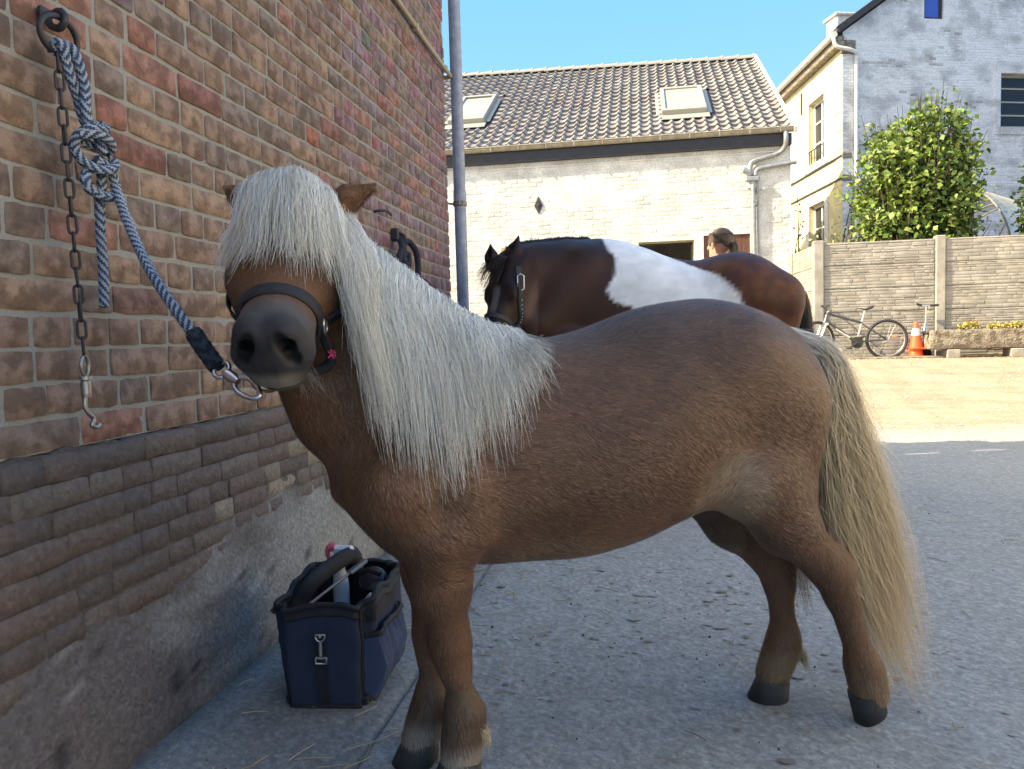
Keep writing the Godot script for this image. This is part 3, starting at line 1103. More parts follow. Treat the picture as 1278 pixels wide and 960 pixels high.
func build_house() -> void:
	var C := Vector3(5.26, 0.4, -22.0)
	var g := Vector3(cos(deg_to_rad(18.5)), 0, -sin(deg_to_rad(18.5)))
	var yv := Vector3(-sin(deg_to_rad(8.0)), 0, -cos(deg_to_rad(8.0)))
	var gn := Vector3(-g.z, 0, g.x)
	var yn := Vector3(yv.z, 0, -yv.x)
	var b := thing("old_house", "tall house with sunlit yellow front and pale brick gable behind the fence", "house", C)
	var X := Transform3D(Basis.IDENTITY, -C)
	var at := func(s: float, y: float, d: float) -> Vector3: return Vector3(C.x, y, C.z) + g * s + yv * d
	var U := Vector3.UP
	var base := Vector3(C.x, 0.3, C.z)
	# yellow front; holes measured along the front from the corner
	var front := MB.new()
	var fh := [[1.27, 5.45, 2.50, 7.23], [1.27, 2.2, 2.50, 4.25], [4.15, 5.45, 5.38, 7.23], [4.15, 2.2, 5.38, 4.25], [7.0, 5.45, 8.2, 7.23], [7.0, 2.2, 8.2, 4.25]]
	pierced(front, base, yv, U, 12.0, 8.0, fh, yn, 0.22)
	part(b, "front_wall", front, mats.yellow_render, X)
	for q in fh:
		window_in(b, X, base + yv * q[0] + U * q[1] - yn * 0.17, yv, yn, q[2] - q[0], q[3] - q[1], 2, 3, mats.pane, mats.window_frame)
	var trim := MB.new()
	var tb := Basis(yv, U, yn)
	for q in fh:
		var w: float = q[2] - q[0]
		var h: float = q[3] - q[1]
		for s in [-0.14, w + 0.14]:
			trim.box(base + yv * (q[0] + s) + U * (q[1] + h * 0.5), Vector3(0.28, h, 0.05), 0.01, tb)
		trim.box(base + yv * (q[0] + w * 0.5) + U * (q[3] + 0.15), Vector3(w + 0.56, 0.30, 0.05), 0.01, tb)
		if q[1] > 5.0:
			trim.box(base + yv * (q[0] + w * 0.5) + U * (q[1] - 0.11), Vector3(w + 0.6, 0.2, 0.10), 0.01, tb)
	part(b, "window_surround", trim, mats.stone_white, X)
	var cord := MB.new()
	cord.box(base + yv * 6.0 + U * 5.21, Vector3(12.0, 0.05, 0.10), 0.01, tb)
	cord.box(base + yv * 6.0 + U * 4.62, Vector3(12.0, 0.05, 0.09), 0.01, tb)
	part(b, "string_course", cord, mats.slate_dark, X)
	var rail := MB.new()
	for k in 6:
		rail.tube(PackedVector3Array([base + yv * (1.32 + k * 0.225) + U * 5.46 + yn * 0.03, base + yv * (1.32 + k * 0.225) + U * 5.85 + yn * 0.03]), 0.014, 5)
	rail.tube(PackedVector3Array([base + yv * 1.27 + U * 5.84 + yn * 0.03, base + yv * 2.5 + U * 5.84 + yn * 0.03]), 0.018, 5)
	part(b, "window_railing", rail, mats.iron, X)
	var anchor := MB.new()
	anchor.box(base + yv * 3.1 + U * 7.45 + yn * 0.02, Vector3(0.05, 0.65, 0.05), 0.01, tb)
	part(b, "wall_anchor", anchor, mats.iron, X)
	var qm := MB.new()
	for k in 16:
		var ww := 0.62 if k % 2 else 0.42
		qm.box(base + yv * (ww * 0.5 + 0.002) + U * (0.3 + k * 0.485), Vector3(ww, 0.465, 0.03), 0.012, tb)
	part(b, "quoins", qm, mats.yellow_render, X)
	# gable
	var gab := MB.new()
	var gh := [[4.68, 6.0, 5.9, 7.45], [2.36, 8.83, 2.94, 9.9]]
	var gw := 9.0
	pierced(gab, base, g, U, gw, 8.0, [gh[0]], gn, 0.22)
	var ap := 4.6   # from the eaves to the ridge
	# the part above the eaves in strips, so that the small window stays open
	var edges := [0.0, 0.3, gh[1][0], gh[1][2], 4.5, 6.06, 8.7, 9.0]
	var top := func(s: float) -> float: return 8.0 + maxf(0.0, 0.40 + minf(s, gw - s) * 0.69)
	for i in edges.size() - 1:
		var s0: float = edges[i]
		var s1: float = edges[i + 1]
		if i == 2:
			gab.quad(base + g * s0 + U * 8.0, base + g * s1 + U * 8.0, base + g * s1 + U * gh[1][1], base + g * s0 + U * gh[1][1], gn)
			continue
		gab.quad(base + g * s0 + U * 8.0, base + g * s1 + U * 8.0, base + g * s1 + U * top.call(s1), base + g * s0 + U * top.call(s0), gn)
	var q1: Array = gh[1]
	gab.quad(base + g * q1[0] + U * q1[1], base + g * q1[0] + U * q1[3], base + g * q1[0] + U * q1[3] - gn * 0.2, base + g * q1[0] + U * q1[1] - gn * 0.2, g)
	gab.quad(base + g * q1[2] + U * q1[1], base + g * q1[2] + U * q1[3], base + g * q1[2] + U * q1[3] - gn * 0.2, base + g * q1[2] + U * q1[1] - gn * 0.2, -g)
	gab.quad(base + g * q1[0] + U * q1[1], base + g * q1[2] + U * q1[1], base + g * q1[2] + U * q1[1] - gn * 0.2, base + g * q1[0] + U * q1[1] - gn * 0.2, U)
	gab.quad(base + g * gw, base + g * gw + U * 8.4, base + g * gw + yv * 12.0 + U * 8.4, base + g * gw + yv * 12.0, g)
	gab.quad(base + yv * 12.0, base + g * gw + yv * 12.0, base + g * gw + yv * 12.0 + U * 8.4, base + yv * 12.0 + U * 8.4, yv)
	part(b, "gable_wall", gab, mats.gable_paint, X)
	var bm := []
	for k in 4: bm.append(make_brick(0.205, 0.062, 0.012, 0.0035, 700 + k, 4, 3))
	var r := RandomNumberGenerator.new()
	r.seed = 12
	var list := []
	var gt := [Color(0.80, 0.81, 0.81), Color(0.75, 0.755, 0.76), Color(0.84, 0.85, 0.85), Color(0.55, 0.55, 0.55)]
	var dirt := FastNoiseLite.new()
	dirt.seed = 3
	dirt.frequency = 0.55
	dirt.fractal_octaves = 4
	var gb := Basis(gn, U, -g)
	var y := 2.2
	var row := 0
	while y < 10.4:
		var s := 0.11 + (0.11 if row % 2 else 0.0)
		while s < 6.6:
			var ok: bool = y < top.call(s) - 0.1 and y < 8.0 + 0.4 + s * 0.69 - 0.12
			for q in gh:
				if s > q[0] - 0.34 and s < q[2] + 0.34 and y > q[1] - 0.2 and y < q[3] + 0.25: ok = false
			var dd := dirt.get_noise_2d(s * 0.8, y * 1.6) + (y - 6.5) * 0.06
			if r.randf() < 0.03: ok = false
			if ok:
				var col: Color = gt[r.randi() % 3]
				if dd > 0.34 and r.randf() < dd * 1.0: col = col.lerp(Color(0.30, 0.285, 0.26), r.randf_range(0.2, 0.7))
				var p: Vector3 = base + g * s + U * (y - 0.0) + gn * (0.006 + r.randf_range(-0.003, 0.003))
				list.append([Transform3D(gb * Basis.from_euler(Vector3(0, r.randf_range(-0.02, 0.02), r.randf_range(-0.02, 0.02))), p - C), r.randi() % 4, col, -1.0])
			s += 0.218
		y += 0.0745
		row += 1
	place_pieces(b, "brick", list, bm, mats.gable_paint, gt, "gable_bricks")
	window_in(b, X, base + g * 4.68 + U * 6.0 - gn * 0.16, g, gn, 1.22, 1.45, 1, 4, mats.pane, mats.skylight_frame)
	window_in(b, X, base + g * 2.36 + U * 8.83 - gn * 0.10, g, gn, 0.58, 1.07, 1, 1, mats.blue_glass, mats.iron)
	var gt2 := MB.new()
	var gbas := Basis(g, U, gn)
	gt2.box(base + g * 4.57 + U * 6.75, Vector3(0.22, 1.9, 0.04), 0.01, gbas)
	gt2.box(base + g * 6.01 + U * 6.75, Vector3(0.22, 1.9, 0.04), 0.01, gbas)
	gt2.box(base + g * 5.29 + U * 7.575, Vector3(1.22, 0.24, 0.04), 0.01, gbas)
	gt2.box(base + g * 5.29 + U * 5.9, Vector3(1.22, 0.19, 0.09), 0.01, gbas)
	part(b, "window_surround", gt2, mats.gable_paint, X)
	for e in [[0.15, 8.02, 0.42, 0.36], [0.12, 5.21, 0.28, 0.15], [0.12, 4.62, 0.28, 0.15]]:
		var cor := MB.new()
		cor.box(base + g * e[0] + U * e[1], Vector3(e[2], e[3], 0.07), 0.015, gbas)
		part(b, "corner_stone", cor, mats.trough, X)
	# roof, eaves, gutter and pipe
	var roof := MB.new()
	var e0: Vector3 = base + U * 8.33 - g * 0.25 + gn * 0.16
	var e1: Vector3 = e0 + yv * 12.6
	var rid: Vector3 = base + g * 4.5 + U * 11.62 + gn * 0.16
	var far: Vector3 = base + g * 9.25 + U * 8.33 + gn * 0.16
	var th := U * 0.16
	for k in [[e0, rid], [far, rid]]:
		var a: Vector3 = k[0]
		var c: Vector3 = k[1]
		roof.quad(a + th, c + th, c + th + yv * 12.6, a + th + yv * 12.6, U)
		roof.quad(a, c, c + yv * 12.6, a + yv * 12.6, -U)
		roof.quad(a, c, c + th, a + th, gn)
		roof.quad(a, a + th, a + th + yv * 12.6, a + yv * 12.6, g if a == far else -g)
	part(b, "roof", roof, mats.slate_dark, X)
	var verge := MB.new()
	for k in 22:
		var t := (k + 0.5) / 22.0
		var p := e0.lerp(rid, t) + gn * 0.02 + U * 0.06
		verge.box(p, Vector3(0.26, 0.17, 0.05), 0.01, Basis(gn, 0.0) * Basis(g, U, gn) * Basis(Vector3.BACK, 0.60))
	part(b, "verge_tile", verge, mats.slate_dark, X)
	var eave := MB.new()
	eave.box(base + yv * 6.2 - g * 0.10 + U * 8.14 , Vector3(12.6, 0.26, 0.20), 0.02, tb)
	part(b, "eaves_board", eave, mats.trough, X)
	var gut := MB.new()
	gut.tube(PackedVector3Array([base + yn * 0.30 + U * 8.30 + gn * 0.15, base + yn * 0.30 + U * 8.30 + yv * 12.5]), 0.085, 10)
	gut.tube(polyline([base + yn * 0.30 + U * 8.26 + gn * 0.1, base + yn * 0.24 + U * 8.0 + gn * 0.14, base + U * 7.9 + gn * 0.16 + g * 0.1, base + g * 0.32 + U * 7.82 + gn * 0.12, base + g * 0.33 + U * 7.6 + gn * 0.10, base + g * 0.33 + U * 5.0 + gn * 0.10, base + g * 0.33 + gn * 0.10], 5), 0.05, 10)
	part(b, "downpipe", gut, mats.stone_white, X)
	var ch := MB.new()
	ch.box(base + g * 1.35 + U * 9.5 + yv * 3.2, Vector3(0.7, 1.1, 0.6), 0.03, gbas)
	ch.box(base + g * 1.35 + U * 10.08 + yv * 3.2, Vector3(0.84, 0.08, 0.74), 0.02, gbas)
	part(b, "chimney", ch, mats.stone_white, X)


# ---------------------------------------------------------------- concrete fence

func build_fence() -> void:
	var z := -13.6
	var o := Vector3(4.7, 0.43, z)
	var b := thing("concrete_fence", "grey concrete fence of stone-patterned panels between plain posts", "fence", o)
	var X := Transform3D(Basis.IDENTITY, -o)
	var xs := [2.86, 4.735, 6.66, 8.58]
	for k in xs.size():
		var m := MB.new()
		m.box(Vector3(xs[k], 1.38, z), Vector3(0.145 if k else 0.16, 2.02, 0.16), 0.012)
		part(b, "post", m, mats.fence_concrete, X)
	var pst := MB.new()
	pst.box(Vector3(2.80, 1.38, -15.36), Vector3(0.12, 1.96, 0.12), 0.012)
	part(b, "post", pst, mats.fence_concrete, X)
	var sm := []
	for k in 8: sm.append(make_brick(0.2, 0.055, 0.010, 0.0025, 800 + k, 4, 3))
	var tones := [Color(0.50, 0.475, 0.43), Color(0.54, 0.515, 0.47), Color(0.46, 0.435, 0.395), Color(0.52, 0.48, 0.425)]
	var r := RandomNumberGenerator.new()
	r.seed = 8
	var list := []
	var bays := []
	for k in 3: bays.append([Vector3(xs[k] + 0.075, 0, z + 0.01), Vector3(xs[k + 1] - 0.075, 0, z + 0.01)])
	bays.append([Vector3(2.80, 0, -15.29), Vector3(2.86, 0, -13.69)])
	for bay in bays:
		var a: Vector3 = bay[0]
		var c: Vector3 = bay[1]
		var dir := (c - a).normalized()
		var w := a.distance_to(c)
		var nrm := Vector3(-dir.z, 0, dir.x)
		if nrm.z < 0.3: nrm = Vector3(dir.z, 0, -dir.x) if dir.z < 0 else Vector3(-dir.z, 0, dir.x)
		var bas := Basis(dir, Vector3.UP, nrm)
		for k in 5:   # five cast slabs per bay
			var y0 := 0.43 + k * 0.383
			var m := MB.new()
			m.box((a + c) * 0.5 + Vector3(0, y0 + 0.19, 0), Vector3(w, 0.378, 0.05), 0.006, bas)
			part(b, "panel", m, mats.fence_concrete, X)
			var y := y0 + 0.012
			while y < y0 + 0.365:
				var h := minf(r.randf_range(0.036, 0.068), y0 + 0.372 - y)
				var s := 0.01
				while s < w - 0.03:
					var len := minf(r.randf_range(0.12, 0.42), w - 0.01 - s)
					var p := a + dir * (s + len * 0.5) + Vector3(0, y + h * 0.5, 0) + nrm * (0.035 + r.randf_range(-0.005, 0.004))
					var bb := Basis(nrm, Vector3.UP, -dir).scaled_local(Vector3(1.3, (h - 0.006) / 0.055, (len - 0.008) / 0.2))
					var q := px_of(p)
					list.append([Transform3D(bb, p - o), r.randi() % 8, tones[r.randi() % 4], len * h if in_frame(p, 0) and p.x < 6.0 and q.x > 1020 else -1.0])
					s += len
				y += h
	place_pieces(b, "stone", list, sm, mats.fence_concrete, tones, "stones_beyond")


# ---------------------------------------------------------------- trees and bushes behind the fence

func leafy(b: Node3D, base: Vector3, tips: Array, per: int, leaf: float, cols: Array, sd: int) -> void:
	var r := RandomNumberGenerator.new()
	r.seed = sd
	var wood := MB.new()
	var lv := MB.new()
	for tip in tips:
		var t: Vector3 = tip
		var root := base + Vector3(r.randf_range(-0.25, 0.25), 0, r.randf_range(-0.25, 0.25))
		var mid := root.lerp(t, 0.5) + Vector3(r.randf_range(-0.15, 0.15), 0.25, r.randf_range(-0.15, 0.15))
		var path := polyline([root, mid, t], 6)
		var rad := []
		for i in path.size(): rad.append(lerpf(0.028, 0.004, float(i) / (path.size() - 1)))
		wood.tube(path, rad, 5, false)
		for i in per:
			var f := 1.0 - pow(r.randf(), 1.5) * 0.72
			var p := path[int(f * (path.size() - 1))] + Vector3(r.randfn(), r.randfn(), r.randfn()) * (0.13 * (1.25 - f * 0.6))
			var l := leaf * r.randf_range(0.6, 1.25)
			var nrm := Vector3(r.randfn() * 0.6, r.randf_range(0.1, 1.0), r.randfn() * 0.6 + 0.25).normalized()
			var d := Vector3(r.randfn(), r.randfn() * 0.5 - 0.35, r.randfn())
			d = (d - nrm * d.dot(nrm)).normalized()
			var w := nrm.cross(d)
			var c: Color = cols[r.randi() % cols.size()]
			var s := r.randf_range(0.75, 1.2)
			lv.col = Color(c.r * s, c.g * s, c.b * s)
			var a := p - d * l * 0.5
			var e := p + d * l * 0.5 - nrm * l * 0.10
			var k1 := p + w * l * 0.36 + nrm * l * 0.08 - d * l * 0.05
			var k2 := p - w * l * 0.36 + nrm * l * 0.08 - d * l * 0.05
			lv.tri(a, k1, e, nrm, nrm, nrm)
			lv.tri(a, e, k2, nrm, nrm, nrm)
	var X := Transform3D(Basis.IDENTITY, -b.position)
	part(b, "trunk", wood, mats.bark, X)
	tag(part(b, "crown", lv, mats.leaf, X), "", "", "", "stuff")


func build_greenery() -> void:
	var r := RandomNumberGenerator.new()
	r.seed = 21
	var g := [Color(0.12, 0.20, 0.035), Color(0.15, 0.23, 0.04), Color(0.19, 0.26, 0.05), Color(0.10, 0.165, 0.035), Color(0.22, 0.27, 0.055)]
	var t := thing("hazel_tree", "bushy green hazel with broad leaves rising behind the fence", "tree", Vector3(4.95, 0.45, -15.1))
	var tips := []
	for k in 270:
		var a := r.randf() * TAU
		var v := r.randf_range(-0.75, 1.0)
		var rr := sqrt(maxf(0.0, 1.0 - v * v)) * r.randf_range(0.55, 1.0)
		var p := Vector3(4.78 + cos(a) * rr * 1.26, 3.55 + v * 1.6, -15.1 + sin(a) * rr * 0.9)
		if v > 0.3: p.x += (v - 0.3) * 0.6
		tips.append(p)
	tips.append_array([Vector3(5.28, 5.35, -15.0), Vector3(5.2, 5.15, -15.1), Vector3(5.05, 4.95, -14.9), Vector3(6.0, 4.35, -15.0), Vector3(5.9, 4.15, -15.1), Vector3(3.9, 4.75, -15.0), Vector3(3.85, 4.2, -15.0), Vector3(5.95, 3.6, -15.0)])
	leafy(t, Vector3(4.9, 0.45, -15.1), tips, 56, 0.115, g, 50)
	var t2 := thing("hazel_tree", "leafy green bush cut off by the right edge above the trough", "tree", Vector3(7.0, 0.45, -15.0))
	tips = []
	for k in 60:
		var a := r.randf() * TAU
		var v := r.randf_range(-0.9, 1.0)
		var rr := sqrt(maxf(0.0, 1.0 - v * v)) * r.randf_range(0.5, 1.0)
		tips.append(Vector3(7.3 + cos(a) * rr * 0.85, 3.25 + v * 1.1, -15.0 + sin(a) * rr * 0.7))
	leafy(t2, Vector3(7.0, 0.45, -15.0), tips, 56, 0.12, g, 51)
	var pale := [Color(0.26, 0.27, 0.12), Color(0.20, 0.22, 0.08), Color(0.30, 0.30, 0.17), Color(0.15, 0.19, 0.06)]
	var t3 := thing("pale_bush", "low pale leafy bush at the foot of the yellow house front", "bush", Vector3(3.55, 0.45, -15.2))
	tips = []
	for k in 50:
		tips.append(Vector3(r.randf_range(3.05, 4.25), r.randf_range(2.1, 2.85), -15.3 + r.randf_range(-0.4, 0.4)))
	for k in 6:
		tips.append(Vector3(r.randf_range(3.9, 4.1), r.randf_range(2.7, 3.9), -15.9))
	leafy(t3, Vector3(3.6, 0.45, -15.3), tips, 22, 0.075, pale, 52)
	var t5 := thing("vine", "thin vine climbing beside the corner of the stable", "plant", Vector3(2.95, 0.45, -15.8))
	leafy(t5, Vector3(2.95, 0.45, -15.8), [Vector3(2.95, 3.6, -15.8), Vector3(3.05, 3.2, -15.8), Vector3(2.92, 2.6, -15.6), Vector3(3.0, 2.45, -15.5)], 16, 0.07, pale, 54)
	# film tunnel with plants
	var p0 := Vector3(5.85, 0.43, -16.8)
	var tun := thing("polytunnel", "low tunnel of white hoops under clear film right of the hazel", "greenhouse", p0)
	var dir := Vector3(0.62, 0, -0.78).normalized()
	var side := Vector3(0.78, 0, 0.62)
	var hoop := func(k: float, a: float) -> Vector3: return p0 + dir * k * 0.75 + side * cos(a) * 1.25 + Vector3.UP * (sin(a) * 1.35 + 1.95)
	for k in 7:
		var m := MB.new()
		var pts := PackedVector3Array([hoop.call(k, 0.0) - Vector3(0, 1.95, 0)])
		for i in 17: pts.append(hoop.call(k, PI * i / 16.0))
		pts.append(hoop.call(k, PI) - Vector3(0, 1.95, 0))
		m.tube(pts, 0.02, 7)
		part(tun, "hoop", m, mats.fence_concrete, Transform3D(Basis.IDENTITY, -p0))
	var film := MB.new()
	film.sheet(func(u: float, v: float) -> Vector3: return hoop.call(u * 6.0, PI * v) + Vector3(0, 0.0, 0) + (Vector3.UP * 0.02), 12, 20)
	var fm := mat("film", Color(0.85, 0.86, 0.78, 0.5), 0.45)
	fm.transparency = BaseMaterial3D.TRANSPARENCY_ALPHA
	part(tun, "film", film, fm, Transform3D(Basis.IDENTITY, -p0))
	var t4 := thing("tunnel_plants", "yellow-green plants growing inside the film tunnel", "plants", Vector3(6.2, 0.45, -17.6))
	tag(t4, "", "", "", "stuff")
	tips = []
	for k in 60:
		var q := p0 + dir * r.randf_range(0.1, 4.4) + side * r.randf_range(-0.8, 0.9)
		tips.append(Vector3(q.x, r.randf_range(1.8, 3.3), q.z))
	leafy(t4, Vector3(6.2, 0.45, -17.6), tips, 18, 0.09, pale, 53)


func build_far_side() -> void:
	# unseen house added on the right to bounce sunlight into the shaded yard
	var o := Vector3(9.8, 0, -1.0)
	var b := thing("added_bounce_house", "added cream house out of view on the right that bounces sunlight into the yard", "house", o)
	var X := Transform3D(Basis.IDENTITY, -o)
	var m := MB.new()
	var holes := []
	for k in 5:
		holes.append([1.5 + k * 4.2, 1.0, 2.7 + k * 4.2, 2.6])
		holes.append([1.5 + k * 4.2, 4.0, 2.7 + k * 4.2, 5.5])
	var base := Vector3(9.8, 0, -12.0)
	pierced(m, base, Vector3.BACK, Vector3.UP, 22.0, 8.0, holes, Vector3.LEFT, 0.2)
	m.box(Vector3(13.8, 4.0, -1.0), Vector3(7.5, 8.0, 22.0))
	part(b, "wall", m, mats.stone_white, X)
	for h in holes:
		window_in(b, X, base + Vector3.BACK * h[2] + Vector3.UP * h[1] + Vector3.RIGHT * 0.15, Vector3.FORWARD, Vector3.LEFT, h[2] - h[0], h[3] - h[1], 2, 2, mats.pane, mats.window_frame)
	var r := MB.new()
	r.quad(Vector3(9.5, 7.95, -12.3), Vector3(9.5, 7.95, 10.3), Vector3(13.8, 11.0, 10.3), Vector3(13.8, 11.0, -12.3), Vector3(-1, 1, 0))
	r.quad(Vector3(18.1, 7.95, -12.3), Vector3(18.1, 7.95, 10.3), Vector3(13.8, 11.0, 10.3), Vector3(13.8, 11.0, -12.3), Vector3(1, 1, 0))
	r.flat(Vector3(9.5, 7.95, -12.0), Vector3(18.1, 7.95, -12.0), Vector3(13.8, 11.0, -12.0), Vector3.FORWARD)
	r.flat(Vector3(9.5, 7.95, 10.0), Vector3(18.1, 7.95, 10.0), Vector3(13.8, 11.0, 10.0), Vector3.BACK)
	part(b, "roof", r, mats.slate_dark, X)


# ---------------------------------------------------------------- bodies as smooth fields

class Prim:
	var inv: Transform3D      # into the prim's own (stretched) space
	var a: Vector3
	var ba: Vector3
	var ibb: float
	var r0: float
	var dr: float
	var s := 1.0
	var k := 0.03
	var sub := false
	var mid: Vector3          # bounding sphere in body space
	var reach: float
	# torso: samples of (middle height, height radius, width radius) along x
	var prof := PackedVector3Array()
	var x0 := 0.0
	var dx := 1.0

	func d(p: Vector3) -> float:
		if prof.size() > 0:
			var f := (p.x - x0) / dx
			var n := prof.size() - 1
			var over := 0.0
			if f < 0.0:
				over = -f * dx
				f = 0.0
			elif f > n:
				over = (f - n) * dx
				f = n
			var i := mini(int(f), n - 1)
			var q := prof[i].lerp(prof[i + 1], f - i)
			var yy := (p.y - q.x) / q.y
			var zz := p.z / q.z
			var m := minf(q.y, q.z)
			var v := (sqrt(yy * yy + zz * zz) - 1.0) * m
			return v if over <= 0.0 else maxf(v, 0.0) * 0.7 + over
		var l := inv * p - a
		var h := clampf(l.dot(ba) * ibb, 0.0, 1.0)
		return ((l - ba * h).length() - r0 - dr * h) * s


class Field:
	var prims: Array[Prim] = []

	func cap(p0: Vector3, p1: Vector3, r0: float, r1: float, k := 0.03, frame := Transform3D.IDENTITY, stretch := Vector3.ONE, sub := false) -> void:
		# p0 and p1 in the frame's axes; stretch widens the round section along the frame's axes
		var q := Prim.new()
		q.inv = Transform3D(Basis.from_scale(Vector3.ONE / stretch), Vector3.ZERO) * frame.affine_inverse()
		q.a = p0 / stretch
		q.ba = p1 / stretch - q.a
		q.ibb = 1.0 / maxf(q.ba.length_squared(), 1e-9)
		q.r0 = r0
		q.dr = r1 - r0
		q.s = minf(stretch.x, minf(stretch.y, stretch.z))
		q.k = k
		q.sub = sub
		q.mid = frame * ((p0 + p1) * 0.5)
		q.reach = p0.distance_to(p1) * 0.5 + maxf(r0, r1) * maxf(stretch.x, maxf(stretch.y, stretch.z))
		prims.append(q)

	func chain(pts: Array, rad: Array, k := 0.03, stretch := Vector3.ONE, frame := Transform3D.IDENTITY) -> void:
		for i in pts.size() - 1:
			cap(pts[i], pts[i + 1], rad[i], rad[i + 1], k, frame, stretch)

	func torso(keys: Array, n: int) -> void:
		# keys: [x, top, bottom, half width]
		var q := Prim.new()
		var t := []
		var b := []
		var w := []
		for e in keys:
			t.append(Vector2(e[0], e[1]))
			b.append(Vector2(e[0], e[2]))
			w.append(Vector2(e[0], e[3]))
		q.x0 = keys[0][0]
		q.dx = (keys[-1][0] - keys[0][0]) / n
		for i in n + 1:
			var x := q.x0 + q.dx * i
			var top := Field.curve(t, x)
			var bot := Field.curve(b, x)
			q.prof.append(Vector3((top + bot) * 0.5, (top - bot) * 0.5, Field.curve(w, x)))
		q.k = 0.05
		q.mid = Vector3((keys[0][0] + keys[-1][0]) * 0.5, 0.7, 0)
		q.reach = 99.0
		prims.append(q)

	static func curve(keys: Array, t: float) -> float:
		for i in keys.size() - 1:
			var a: Vector2 = keys[i]
			var b: Vector2 = keys[i + 1]
			if t <= b.x or i == keys.size() - 2:
				var m0 := (b.y - a.y) / (b.x - a.x)
				var m1 := m0
				if i > 0: m0 = (b.y - keys[i - 1].y) / (b.x - keys[i - 1].x)
				if i + 2 < keys.size(): m1 = (keys[i + 2].y - a.y) / (keys[i + 2].x - a.x)
				var h := b.x - a.x
				var u := clampf((t - a.x) / h, 0.0, 1.0)
				return a.y * (2 * u * u * u - 3 * u * u + 1) + m0 * h * (u * u * u - 2 * u * u + u) + b.y * (3 * u * u - 2 * u * u * u) + m1 * h * (u * u * u - u * u)
		return keys[-1].y

	func near(c: Vector3, hd: float) -> Array[Prim]:
		var l: Array[Prim] = []
		for q in prims:
			if (c - q.mid).length() < q.reach + hd + q.k + 0.02:
				l.append(q)
		return l

	func at(p: Vector3, l: Array[Prim]) -> float:
		var v := 9.0
		for q in l:
			var e := q.d(p)
			if q.sub:
				e = -e
				if e > v - q.k:
					var h := clampf(0.5 - 0.5 * (v - e) / q.k, 0.0, 1.0)
					v = lerpf(v, e, h) + q.k * h * (1.0 - h)
			elif e < v + q.k:
				var h := clampf(0.5 + 0.5 * (v - e) / q.k, 0.0, 1.0)
				v = lerpf(v, e, h) - q.k * h * (1.0 - h)
		return v

	func v_at(p: Vector3) -> float:
		return at(p, near(p, 0.02))

	func grad(p: Vector3) -> Vector3:
		var l := near(p, 0.03)
		var e := 0.004
		return Vector3(at(p + Vector3(e, 0, 0), l) - at(p - Vector3(e, 0, 0), l), at(p + Vector3(0, e, 0), l) - at(p - Vector3(0, e, 0), l), at(p + Vector3(0, 0, e), l) - at(p - Vector3(0, 0, e), l)).normalized()

	func onto(p: Vector3, lift := 0.0) -> Vector3:
		# the point of the surface near p, lifted off it
		for i in 6:
			p -= grad(p) * (v_at(p) - lift) * 0.9
		return p


